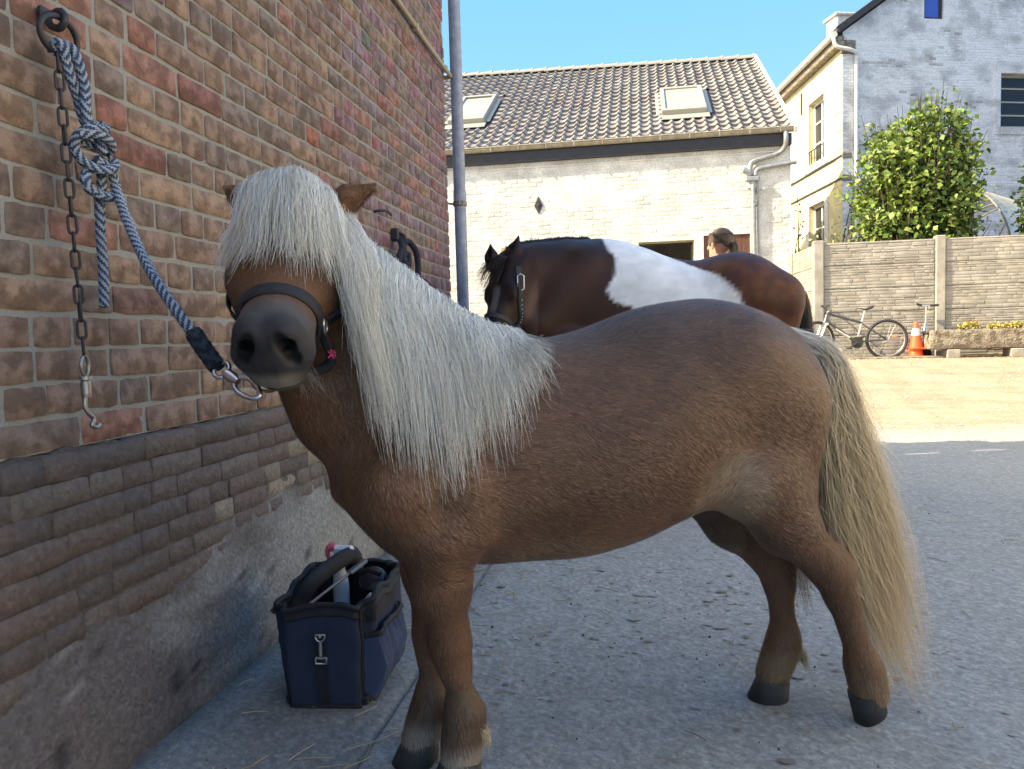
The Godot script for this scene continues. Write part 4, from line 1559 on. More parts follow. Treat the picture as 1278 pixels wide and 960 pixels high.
# surface nets: one vertex in each cell the surface crosses, one quad round each crossed edge
func nets(f: Field, lo: Vector3, hi: Vector3, cell: float, keep: Variant = null) -> Dictionary:
	const B := 4
	var nx := int(ceil((hi.x - lo.x) / cell / B)) * B
	var ny := int(ceil((hi.y - lo.y) / cell / B)) * B
	var nz := int(ceil((hi.z - lo.z) / cell / B)) * B
	var sx := 1
	var sy := nx + 1
	var sz := (nx + 1) * (ny + 1)
	var val := PackedFloat32Array()
	val.resize(sz * (nz + 1))
	val.fill(99.0)
	var vi := PackedInt32Array()
	vi.resize(val.size())
	vi.fill(-1)
	var hd := B * cell * 0.5 * 1.7321
	var active := PackedInt32Array()
	for bk in nz / B:
		for bj in ny / B:
			for bi in nx / B:
				var c := lo + Vector3(bi + 0.5, bj + 0.5, bk + 0.5) * (B * cell)
				if keep != null and not keep.call(c, hd):
					continue
				var l := f.near(c, hd)
				if l.is_empty():
					continue
				var d := f.at(c, l)
				if absf(d) > hd * 1.35 + 0.006:
					continue
				active.append(bi * B + (bj * B) * sy + (bk * B) * sz)
				for k in B + 1:
					for j in B + 1:
						var n0 := bi * B + (bj * B + j) * sy + (bk * B + k) * sz
						var p := lo + Vector3(bi * B, bj * B + j, bk * B + k) * cell
						for i in B + 1:
							if val[n0 + i] == 99.0:
								val[n0 + i] = f.at(Vector3(p.x + i * cell, p.y, p.z), l)
	var verts := PackedVector3Array()
	var nors := PackedVector3Array()
	var idx := PackedInt32Array()
	var co := [0, sx, sy, sx + sy, sz, sx + sz, sy + sz, sx + sy + sz]
	var edges := [[0, 1], [2, 3], [4, 5], [6, 7], [0, 2], [1, 3], [4, 6], [5, 7], [0, 4], [1, 5], [2, 6], [3, 7]]
	var w := PackedFloat32Array([0, 0, 0, 0, 0, 0, 0, 0])
	var cells := PackedInt32Array()
	for a in active:
		for k in B:
			for j in B:
				for i in B:
					var n := a + i + j * sy + k * sz
					var m := 0
					for q in 8:
						w[q] = val[n + co[q]]
						if w[q] < 0.0:
							m |= 1 << q
					if m == 0 or m == 255 or vi[n] >= 0:
						continue
					var p := Vector3.ZERO
					var cnt := 0
					for e in edges:
						var u := w[e[0]]
						var v := w[e[1]]
						if (u < 0.0) != (v < 0.0):
							var t := u / (u - v)
							var c0 := Vector3(e[0] & 1, (e[0] >> 1) & 1, e[0] >> 2)
							var c1 := Vector3(e[1] & 1, (e[1] >> 1) & 1, e[1] >> 2)
							p += c0.lerp(c1, t)
							cnt += 1
					p /= cnt
					vi[n] = verts.size()
					cells.append(n)
					verts.append(lo + (Vector3(n % sy, (n / sy) % (ny + 1), n / sz) + p) * cell)
					# gradient by trilinear differences at p
					var gx := lerpf(lerpf(w[1] - w[0], w[3] - w[2], p.y), lerpf(w[5] - w[4], w[7] - w[6], p.y), p.z)
					var gy := lerpf(lerpf(w[2] - w[0], w[3] - w[1], p.x), lerpf(w[6] - w[4], w[7] - w[5], p.x), p.z)
					var gz := lerpf(lerpf(w[4] - w[0], w[5] - w[1], p.x), lerpf(w[6] - w[2], w[7] - w[3], p.x), p.y)
					nors.append(Vector3(gx, gy, gz).normalized())
	for n in cells:
		var v0 := val[n]
		for ax in 3:
			var st: int = [sx, sy, sz][ax]
			var s1: int = [sy, sz, sx][ax]
			var s2: int = [sz, sx, sy][ax]
			var v1 := val[n + st]
			if (v0 < 0.0) == (v1 < 0.0) or n - s1 - s2 < 0:
				continue
			var a := vi[n]
			var b := vi[n - s1]
			var c := vi[n - s1 - s2]
			var d := vi[n - s2]
			if a < 0 or b < 0 or c < 0 or d < 0:
				continue
			if v0 < 0.0:
				idx.append_array([a, c, b, a, d, c])
			else:
				idx.append_array([a, b, c, a, c, d])
	return {"v": verts, "n": nors, "i": idx}


func merge(into: Dictionary, g: Dictionary) -> void:
	var base: int = into.v.size()
	into.v.append_array(g.v)
	into.n.append_array(g.n)
	for i in g.i:
		into.i.append(i + base)


func skin_mesh(g: Dictionary, paint: Callable) -> ArrayMesh:
	var col := PackedColorArray()
	for i in g.v.size():
		col.append(paint.call(g.v[i], g.n[i]))
	var a := []
	a.resize(Mesh.ARRAY_MAX)
	a[Mesh.ARRAY_VERTEX] = g.v
	a[Mesh.ARRAY_NORMAL] = g.n
	a[Mesh.ARRAY_COLOR] = col
	a[Mesh.ARRAY_INDEX] = g.i
	var m := ArrayMesh.new()
	m.add_surface_from_arrays(Mesh.PRIMITIVE_TRIANGLES, a)
	return m


# short coat: single blades that lie along the flow
func coat(g: Dictionary, count: int, flow: Callable, paint: Callable, len: float, wid: float, keep: Callable, sd: int) -> ArrayMesh:
	var r := RandomNumberGenerator.new()
	r.seed = sd
	var vs: PackedVector3Array = g.v
	var ns: PackedVector3Array = g.n
	var ix: PackedInt32Array = g.i
	var n := ix.size() / 3
	var acc := PackedFloat32Array()
	var tot := 0.0
	for t in n:
		var a := vs[ix[t * 3]]
		tot += (vs[ix[t * 3 + 1]] - a).cross(vs[ix[t * 3 + 2]] - a).length() * 0.5
		acc.append(tot)
	var v := PackedVector3Array()
	var nn := PackedVector3Array()
	var c := PackedColorArray()
	v.resize(count * 3); nn.resize(count * 3); c.resize(count * 3)
	var step := tot / count
	var want := step * 0.5
	var t := 0
	var m := 0
	while m < count and t < n:
		while t < n and acc[t] < want: t += 1
		if t >= n: break
		want += step
		var u := r.randf()
		var w := r.randf()
		if u + w > 1.0:
			u = 1.0 - u
			w = 1.0 - w
		var i0 := ix[t * 3]
		var i1 := ix[t * 3 + 1]
		var i2 := ix[t * 3 + 2]
		var p := vs[i0] + (vs[i1] - vs[i0]) * u + (vs[i2] - vs[i0]) * w
		var q := (ns[i0] + (ns[i1] - ns[i0]) * u + (ns[i2] - ns[i0]) * w).normalized()
		var s: float = keep.call(p, q)
		if s <= 0.0: continue
		var d: Vector3 = flow.call(p, q)
		d = d + Vector3(r.randfn(), r.randfn(), r.randfn()) * 0.13
		d = (d - q * d.dot(q)).normalized()
		var l := len * s * r.randf_range(0.6, 1.2)
		var side := d.cross(q) * wid * r.randf_range(0.7, 1.2)
		var cc: Color = paint.call(p, q)
		var f := r.randf_range(0.55, 1.3)
		var lean := r.randf_range(0.06, 0.22)
		cc = Color(cc.r * f, cc.g * f, cc.b * f)
		v[m * 3] = p - side - q * 0.001
		v[m * 3 + 1] = p + side - q * 0.001
		v[m * 3 + 2] = p + d * l + q * l * lean
		var nb := (q + side.normalized() * r.randf_range(-0.6, 0.6)).normalized()
		for k in 3:
			nn[m * 3 + k] = nb
			c[m * 3 + k] = cc
		if (v[m * 3 + 1] - v[m * 3]).cross(v[m * 3 + 2] - v[m * 3]).dot(q) > 0.0:
			var x := v[m * 3]
			v[m * 3] = v[m * 3 + 1]
			v[m * 3 + 1] = x
		m += 1
	v.resize(m * 3); nn.resize(m * 3); c.resize(m * 3)
	var a := []
	a.resize(Mesh.ARRAY_MAX)
	a[Mesh.ARRAY_VERTEX] = v
	a[Mesh.ARRAY_NORMAL] = nn
	a[Mesh.ARRAY_COLOR] = c
	var me := ArrayMesh.new()
	me.add_surface_from_arrays(Mesh.PRIMITIVE_TRIANGLES, a)
	return me


# long hair: strands between guide curves (all of the same number of points)
func hair(guides: Array, count: int, wid: float, spread: float, frizz: float, paint: Callable, sd: int, out_from: Callable, clump := 0.5) -> ArrayMesh:
	# guides: rows of layers, guides[layer][along] = PackedVector3Array
	var r := RandomNumberGenerator.new()
	r.seed = sd
	var nl := guides.size()
	var ng: int = guides[0].size()
	var np: int = guides[0][0].size()
	var v := PackedVector3Array()
	var n := PackedVector3Array()
	var c := PackedColorArray()
	var ix := PackedInt32Array()
	# locks: strands of a lock draw together towards the tip
	var locks := []
	for k in maxi(12, count / 45):
		locks.append([r.randf(), r.randf(), Vector3(r.randfn(), r.randfn(), r.randfn()), r.randf_range(0.60, 1.10), r.randf_range(0.8, 1.15), r.randf() * TAU, maxf(0.0, r.randfn() * 0.24)])
	for s in count:
		var lk: Array = locks[r.randi() % locks.size()]
		var t := clampf(lk[0] + r.randfn() * 0.035, 0.0, 1.0) if r.randf() < 0.85 else r.randf()
		var la := clampf(lk[1] + r.randfn() * 0.25, 0.0, 1.0)
		var tt := clampf(lerpf(t, lk[0], clump), 0.0, 1.0)
		var cut: float = lk[3] * r.randf_range(0.70, 1.04)
		var o1 := Vector3(r.randfn(), r.randfn(), r.randfn())
		var shade := r.randf_range(0.66, 1.22) * lerpf(1.0, lk[4], 0.6)
		var ph := r.randf() * TAU
		var wave := r.randf_range(0.5, 1.6)
		var loose := 1.0 if r.randf() > 0.08 else 4.0
		var base := v.size()
		var last := Vector3.ZERO
		var pts := PackedVector3Array()
		for i in np:
			var f := float(i) / (np - 1)
			var q := f * cut * (np - 1)
			var k := mini(int(q), np - 2)
			var uu := lerpf(t, tt, f) * (ng - 1)
			var gi := mini(int(uu), ng - 2)
			var gf := uu - gi
			var ll := la * (nl - 1)
			var li := mini(int(ll), maxi(nl - 2, 0))
			var lf := ll - li
			var l2 := mini(li + 1, nl - 1)
			var p00: Vector3 = guides[li][gi][k].lerp(guides[li][gi][k + 1], q - k)
			var p10: Vector3 = guides[li][gi + 1][k].lerp(guides[li][gi + 1][k + 1], q - k)
			var p01: Vector3 = guides[l2][gi][k].lerp(guides[l2][gi][k + 1], q - k)
			var p11: Vector3 = guides[l2][gi + 1][k].lerp(guides[l2][gi + 1][k + 1], q - k)
			var p := p00.lerp(p10, gf).lerp(p01.lerp(p11, gf), lf)
			p += (o1 * (1.0 - clump * f * 0.7) + lk[2] * f) * spread * (0.15 + f)
			p += Vector3(sin(f * 11.0 * wave + ph), sin(f * 9.0 * wave + ph * 2.0) * 0.4, cos(f * 10.0 * wave + ph * 1.7)) * frizz * f * loose
			p += Vector3(sin(f * 16.0 + lk[5]), 0, cos(f * 14.0 + lk[5])) * frizz * 0.5 * f
			pts.append(p)
		for i in np:
			var f := float(i) / (np - 1)
			var d := (pts[mini(i + 1, np - 1)] - pts[maxi(i - 1, 0)]).normalized()
			var o: Vector3 = out_from.call(pts[i])
			o = (o - d * o.dot(d) + o1 * 0.25).normalized()
			var side := d.cross(o).normalized() * wid * (1.0 - 0.75 * f * f)
			o = side.cross(d).normalized()
			var col: Color = paint.call(f, la, pts[i])
			var ti: float = lk[6]
			col = Color(col.r * shade * (1.0 - 0.18 * ti), col.g * shade * (1.0 - 0.28 * ti), col.b * shade * (1.0 - 0.45 * ti))
			v.append(pts[i] - side); v.append(pts[i] + side)
			n.append((o - side.normalized() * 0.5).normalized()); n.append((o + side.normalized() * 0.5).normalized())
			c.append(col); c.append(col)
			if i < np - 1:
				var b := base + i * 2
				ix.append_array([b, b + 3, b + 1, b, b + 2, b + 3])
	var a := []
	a.resize(Mesh.ARRAY_MAX)
	a[Mesh.ARRAY_VERTEX] = v
	a[Mesh.ARRAY_NORMAL] = n
	a[Mesh.ARRAY_COLOR] = c
	a[Mesh.ARRAY_INDEX] = ix
	var m := ArrayMesh.new()
	m.add_surface_from_arrays(Mesh.PRIMITIVE_TRIANGLES, a)
	return m


func hoof_mesh(at: Vector3, fwd: Vector3, top_r: float, bot_r: float, h: float, tilt: float) -> MB:
	# a hoof: slanted cone, toe longer than heel; at is the middle of the sole
	var m := MB.new()
	var side := Vector3(-fwd.z, 0, fwd.x).normalized()
	var up := Vector3.UP
	var b := Basis(side, tilt)
	var sec := func(t: float) -> PackedVector3Array:
		var ring := PackedVector3Array()
		var rr := lerpf(bot_r, top_r, t)
		for k in 20:
			var a := TAU * k / 20.0
			var ca := cos(a)
			var off := fwd * (rr * ca * (1.12 if ca > 0 else 0.86) - t * 0.016 * (1.0 + ca * 0.5)) + side * rr * sin(a) * 0.94
			ring.append(at + b * (off + up * (h * t * lerpf(0.72, 1.0, (ca + 1.0) * 0.5))))
		return ring
	var rows := [sec.call(0.0), sec.call(0.06), sec.call(0.35), sec.call(0.7), sec.call(0.93), sec.call(1.0)]
	for i in rows.size() - 1:
		for k in 20:
			var l := (k + 1) % 20
			var c0: Vector3 = at + up * h * 0.4
			m.squad(rows[i][k], rows[i][l], rows[i + 1][l], rows[i + 1][k], (rows[i][k] - c0).normalized(), (rows[i][l] - c0).normalized(), (rows[i + 1][l] - c0).normalized(), (rows[i + 1][k] - c0).normalized())
	for k in 20:
		m.flat(at, rows[0][k], rows[0][(k + 1) % 20], -up)
		m.flat(at + b * (up * h * 0.95), rows[5][k], rows[5][(k + 1) % 20], up)
	return m


# ---------------------------------------------------------------- the pony
# body axes: x backwards along the trunk, y up, z towards the camera's side

const PH := Vector3(-0.1130, -0.6920, 0.7130)   # poll to muzzle
const PN := Vector3(-0.1080, 0.7218, 0.6836)    # out of the forehead
const PW := Vector3(0.9877, 0.0, 0.1565)        # to its left
const PP := Vector3(-0.737, 1.206, 0.067)       # poll


func hp(h: float, n: float, w: float) -> Vector3:
	return PP + PH * h + PN * n + PW * w


func pony_field(with_ears := true) -> Field:
	var f := Field.new()
	f.torso([[-0.685, 0.69, 0.62, 0.03], [-0.66, 0.77, 0.60, 0.075], [-0.61, 0.85, 0.545, 0.13], [-0.52, 0.90, 0.485, 0.175], [-0.40, 0.922, 0.46, 0.205], [-0.28, 0.936, 0.457, 0.225], [-0.15, 0.955, 0.457, 0.245], [0.0, 1.003, 0.49, 0.25], [0.1, 1.02, 0.545, 0.235], [0.18, 1.022, 0.60, 0.215], [0.28, 1.0, 0.62, 0.185], [0.36, 0.965, 0.63, 0.14], [0.41, 0.92, 0.65, 0.095], [0.44, 0.845, 0.69, 0.05], [0.452, 0.79, 0.74, 0.015]], 60)
	# neck
	var flat := Vector3(1, 1, 0.74)
	f.chain([Vector3(-0.40, 0.76, 0), Vector3(-0.585, 0.885, 0.0), Vector3(-0.675, 1.02, 0.012), Vector3(-0.73, 1.12, 0.02)], [0.178, 0.163, 0.122, 0.09], 0.07, flat)
	f.cap(Vector3(-0.63, 1.03, 0.0), Vector3(-0.33, 0.855, 0), 0.05, 0.045, 0.06, Transform3D.IDENTITY, Vector3(1, 1, 0.6))
	f.cap(Vector3(-0.748, 1.0, 0.03), Vector3(-0.665, 0.80, 0.0), 0.052, 0.085, 0.06)
	for s in [1.0, -1.0]:
		# shoulder, breast, forearm
		f.cap(Vector3(-0.40, 0.86, 0.10 * s), Vector3(-0.545, 0.66, 0.125 * s), 0.082, 0.095, 0.035)
		f.cap(Vector3(-0.555, 0.66, 0.09 * s), Vector3(-0.47, 0.58, 0.12 * s), 0.09, 0.08, 0.03)
		f.cap(Vector3(-0.435, 0.665, 0.145 * s), Vector3(-0.425, 0.585, 0.145 * s), 0.078, 0.062, 0.022)
		f.cap(Vector3(-0.338, 0.70, 0.255 * s), Vector3(-0.352, 0.50, 0.215 * s), 0.014, 0.022, 0.03, Transform3D.IDENTITY, Vector3.ONE, true)
		f.cap(Vector3(-0.605, 0.66, 0.06 * s), Vector3(-0.55, 0.57, 0.075 * s), 0.066, 0.055, 0.05)
		# croup, thigh
		f.cap(Vector3(0.18, 0.86, 0.10 * s), Vector3(0.285, 0.79, 0.09 * s), 0.12, 0.115, 0.06)
		f.cap(Vector3(0.235, 0.745, 0.095 * s), Vector3(0.195, 0.625, 0.13 * s), 0.14, 0.085, 0.05, Transform3D.IDENTITY, Vector3(1, 1, 0.8))
		f.cap(Vector3(0.315, 0.78, 0.07 * s), Vector3(0.315, 0.60, 0.09 * s), 0.09, 0.075, 0.05)
		f.cap(Vector3(0.16, 0.645, 0.13 * s), Vector3(0.05, 0.60, 0.13 * s), 0.05, 0.03, 0.06)
	# legs: near front, far front
	var lk := 0.03
	f.chain([Vector3(-0.485, 0.565, 0.115), Vector3(-0.475, 0.44, 0.095), Vector3(-0.46, 0.335, 0.075), Vector3(-0.457, 0.30, 0.072), Vector3(-0.448, 0.255, 0.07), Vector3(-0.434, 0.175, 0.064), Vector3(-0.432, 0.15, 0.062), Vector3(-0.436, 0.10, 0.06), Vector3(-0.441, 0.055, 0.06)], [0.086, 0.058, 0.038, 0.038, 0.029, 0.0275, 0.035, 0.037, 0.044], lk)
	f.cap(Vector3(-0.415, 0.15, 0.062), Vector3(-0.408, 0.11, 0.06), 0.022, 0.018, 0.03)
	f.chain([Vector3(-0.48, 0.56, -0.115), Vector3(-0.478, 0.42, -0.09), Vector3(-0.478, 0.31, -0.06), Vector3(-0.479, 0.275, -0.058), Vector3(-0.48, 0.235, -0.056), Vector3(-0.486, 0.155, -0.05), Vector3(-0.487, 0.13, -0.05), Vector3(-0.50, 0.09, -0.05), Vector3(-0.515, 0.05, -0.05)], [0.086, 0.058, 0.038, 0.038, 0.029, 0.0275, 0.035, 0.037, 0.043], lk)
	# near hind, far hind
	f.chain([Vector3(0.225, 0.635, 0.12), Vector3(0.305, 0.515, 0.115), Vector3(0.405, 0.415, 0.105), Vector3(0.437, 0.378, 0.10), Vector3(0.46, 0.325, 0.098), Vector3(0.522, 0.165, 0.086), Vector3(0.532, 0.138, 0.085), Vector3(0.545, 0.095, 0.083), Vector3(0.552, 0.07, 0.082)], [0.10, 0.068, 0.043, 0.040, 0.033, 0.0300, 0.037, 0.037, 0.040], lk)
	f.cap(Vector3(0.42, 0.435, 0.105), Vector3(0.467, 0.40, 0.10), 0.022, 0.024, 0.03)
	f.chain([Vector3(0.22, 0.60, -0.125), Vector3(0.30, 0.47, -0.115), Vector3(0.385, 0.38, -0.095), Vector3(0.408, 0.345, -0.09), Vector3(0.414, 0.30, -0.085), Vector3(0.434, 0.165, -0.095), Vector3(0.432, 0.138, -0.097), Vector3(0.418, 0.095, -0.10), Vector3(0.403, 0.06, -0.10)], [0.10, 0.070, 0.046, 0.041, 0.033, 0.0310, 0.037, 0.037, 0.042], lk)
	f.cap(Vector3(0.41, 0.40, -0.095), Vector3(0.447, 0.365, -0.09), 0.022, 0.024, 0.03)
	# head
	var H := Transform3D(Basis(PH, PN, PH.cross(PN)), PP)
	f.cap(Vector3(0.02, -0.055, 0), Vector3(0.13, -0.06, 0), 0.076, 0.084, 0.03, H, Vector3(1, 1, 1.08))
	f.cap(Vector3(0.11, -0.045, 0), Vector3(0.17, -0.05, 0), 0.052, 0.058, 0.04, H, Vector3(1, 1, 1.82))
	for s in [1.0, -1.0]:
		f.cap(Vector3(0.07, -0.13, 0.045 * s), Vector3(0.18, -0.115, 0.045 * s), 0.058, 0.05, 0.04, H)
		f.cap(Vector3(0.135, -0.022, 0.068 * s), Vector3(0.15, -0.03, 0.074 * s), 0.026, 0.024, 0.03, H)
	f.cap(Vector3(0.13, -0.065, 0), Vector3(0.30, -0.04, 0), 0.078, 0.056, 0.03, H, Vector3(1, 1, 1.08))
	f.cap(Vector3(0.22, -0.09, 0), Vector3(0.31, -0.085, 0), 0.05, 0.042, 0.03, H, Vector3(1, 1, 1.0))
	f.cap(Vector3(0.315, -0.034, 0), Vector3(0.333, -0.060, 0), 0.050, 0.050, 0.03, H, Vector3(1, 1, 1.16))
	f.cap(Vector3(0.340, -0.055, 0), Vector3(0.348, -0.088, 0), 0.038, 0.031, 0.022, H, Vector3(1, 1, 1.42))
	f.cap(Vector3(0.29, -0.116, 0), Vector3(0.334, -0.120, 0), 0.032, 0.024, 0.02, H, Vector3(1, 1, 1.55))
	f.cap(Vector3(0.350, -0.004, 0), Vector3(0.355, -0.05, 0), 0.026, 0.028, 0.025, H, Vector3(1, 1, 1.3))
	for s in [1.0, -1.0]:   # nostril wings and nostrils, mouth
		f.cap(Vector3(0.348, 0.004, 0.028 * s), Vector3(0.346, -0.046, 0.044 * s), 0.026, 0.022, 0.02, H)
		f.cap(Vector3(0.386, 0.012, 0.026 * s), Vector3(0.379, -0.036, 0.042 * s), 0.0150, 0.0130, 0.006, H, Vector3.ONE, true)
		f.cap(Vector3(0.372, -0.008, 0.032 * s), Vector3(0.330, -0.020, 0.034 * s), 0.0150, 0.010, 0.006, H, Vector3.ONE, true)
		f.cap(Vector3(0.384, -0.106, 0), Vector3(0.325, -0.110, 0.066 * s), 0.004, 0.003, 0.006, H, Vector3.ONE, true)
	f.cap(Vector3(0.402, 0.0, 0), Vector3(0.399, -0.05, 0), 0.003, 0.003, 0.015, H, Vector3.ONE, true)
	# ears
	for s in ([1.0, -1.0] if with_ears else []):
		var tip := hp(-0.005, 0.052, 0.165 if s > 0 else -0.118)
		var root := hp(0.0, -0.005, 0.066 * s)
		var mid := root.lerp(tip, 0.45) + PN * 0.006
		f.chain([root, mid, tip], [0.026, 0.022, 0.005], 0.02)
		f.cap(mid + PH * 0.022 - PN * 0.006, tip + PH * 0.012, 0.014, 0.003, 0.008, Transform3D.IDENTITY, Vector3.ONE, true)
	return f


var pony_noise: FastNoiseLite

func pony_paint(p: Vector3, _n: Vector3) -> Color:
	var a := pony_noise.get_noise_3d(p.x * 3.0, p.y * 3.0, p.z * 3.0)
	var b := pony_noise.get_noise_3d(p.x * 22.0, p.y * 9.0 + p.x * 8.0, p.z * 14.0)
	var c := Color(0.262, 0.150, 0.096)
	# greyer back, warmer neck and face, paler belly and flank
	c = c.lerp(Color(0.185, 0.125, 0.092), smoothstep(0.80, 1.0, p.y) * smoothstep(-0.45, -0.1, p.x) * 0.75)
	c = c.lerp(Color(0.30, 0.158, 0.088), smoothstep(-0.4, -0.65, p.x) * 0.7)
	c = c.lerp(Color(0.44, 0.29, 0.19), smoothstep(0.56, 0.46, p.y + a * 0.05) * smoothstep(-0.42, -0.3, p.x) * smoothstep(0.2, 0.05, p.x))
	var fl := Vector3((p.x - 0.125) / 0.10, (p.y - 0.60) / 0.13, 0).length()
	c = c.lerp(Color(0.58, 0.44, 0.31), smoothstep(1.1, 0.2, fl + a * 0.4) * 0.85)
	if p.x > -0.3 and p.x < 0.3 and p.y < 0.6 and absf(p.z) < 0.13:
		c = c.lerp(Color(0.50, 0.38, 0.27), smoothstep(0.0, 0.15, p.x) * smoothstep(0.13, 0.08, absf(p.z)) * 0.8)
	# legs: darker forearms and shins, pale hair above the hooves
	var leg := smoothstep(0.44, 0.34, p.y)
	if p.x < -0.3:
		c = c.lerp(Color(0.185, 0.095, 0.055), leg * smoothstep(0.22, 0.30, p.y) * 0.7)
		c = c.lerp(Color(0.16, 0.115, 0.08), smoothstep(0.25, 0.20, p.y + a * 0.04) * 0.85)
		c = c.lerp(Color(0.42, 0.38, 0.33), smoothstep(0.115, 0.075, p.y + a * 0.03))
	else:
		c = c.lerp(Color(0.22, 0.125, 0.075), leg * 0.7)
		c = c.lerp(Color(0.33, 0.235, 0.15), smoothstep(0.17, 0.10, p.y + a * 0.04))
		if p.z < 0.0: c = c.lerp(Color(0.13, 0.072, 0.045), smoothstep(0.36, 0.44, p.y) * smoothstep(0.62, 0.5, p.y) * 0.8)  # inner shade of the far hind leg painted into the coat
	# head: dark muzzle with a paler lip, warm cheeks
	var h := (p - PP).dot(PH)
	var n := (p - PP).dot(PN)
	var w := (p - PP).dot(PW)
	if h > 0.0 and n > -0.2 and p.x < -0.55 and p.z > -0.05:
		c = c.lerp(Color(0.245, 0.128, 0.072), smoothstep(0.0, 0.1, h) * 0.8)
		c = c.lerp(Color(0.26, 0.145, 0.085), smoothstep(0.05, 0.0, absf(w)) * 0.5)
		var mz := smoothstep(0.245, 0.315, h + a * 0.04)
		c = c.lerp(Color(0.13, 0.125, 0.13).lerp(Color(0.046, 0.046, 0.054), smoothstep(0.29, 0.36, h)), mz)
		c = c.lerp(Color(0.50, 0.47, 0.41), mz * smoothstep(-0.048, -0.075, n) * smoothstep(-0.110, -0.102, n) * smoothstep(0.055, 0.02, absf(w)) * 0.6)
		c = c * (1.0 - 0.25 * mz * smoothstep(0.003, 0.0, absf(absf(w) - 0.008)) * smoothstep(0.03, 0.0, n))  # wrinkle shading painted as thin dark lines between the nostrils
		var nq := Vector3(h - 0.370, n + 0.012 , absf(w) - 0.034 - (n + 0.012) * -0.30)
		c = c.lerp(Color(0.006, 0.006, 0.007), mz * smoothstep(1.0, 0.75, Vector3(nq.x / 0.034, nq.y / 0.041, nq.z / 0.0165).length()))  # hollow of each nostril painted black for its inner shade
		c = c.lerp(Color(0.10, 0.095, 0.09), mz * smoothstep(-0.105, -0.115, n) * 0.8)
	var st := pony_noise.get_noise_3d((p.x * 0.9 - p.y * 0.42) * 26.0, (p.x * 0.42 + p.y * 0.9) * 105.0, p.z * 45.0)
	var s := (1.0 + a * 0.34 + b * 0.10 + st * 0.34 * smoothstep(0.40, 0.5, p.y) * smoothstep(-0.62, -0.5, p.x)) * 0.75 * (1.0 - 0.22 * smoothstep(0.34, 0.05, absf(p.x + 0.12)) * smoothstep(0.5, 0.6, p.y) * smoothstep(0.92, 0.8, p.y))
	return Color(c.r * s * 1.02, c.g * s * 0.94, c.b * s * 0.82)


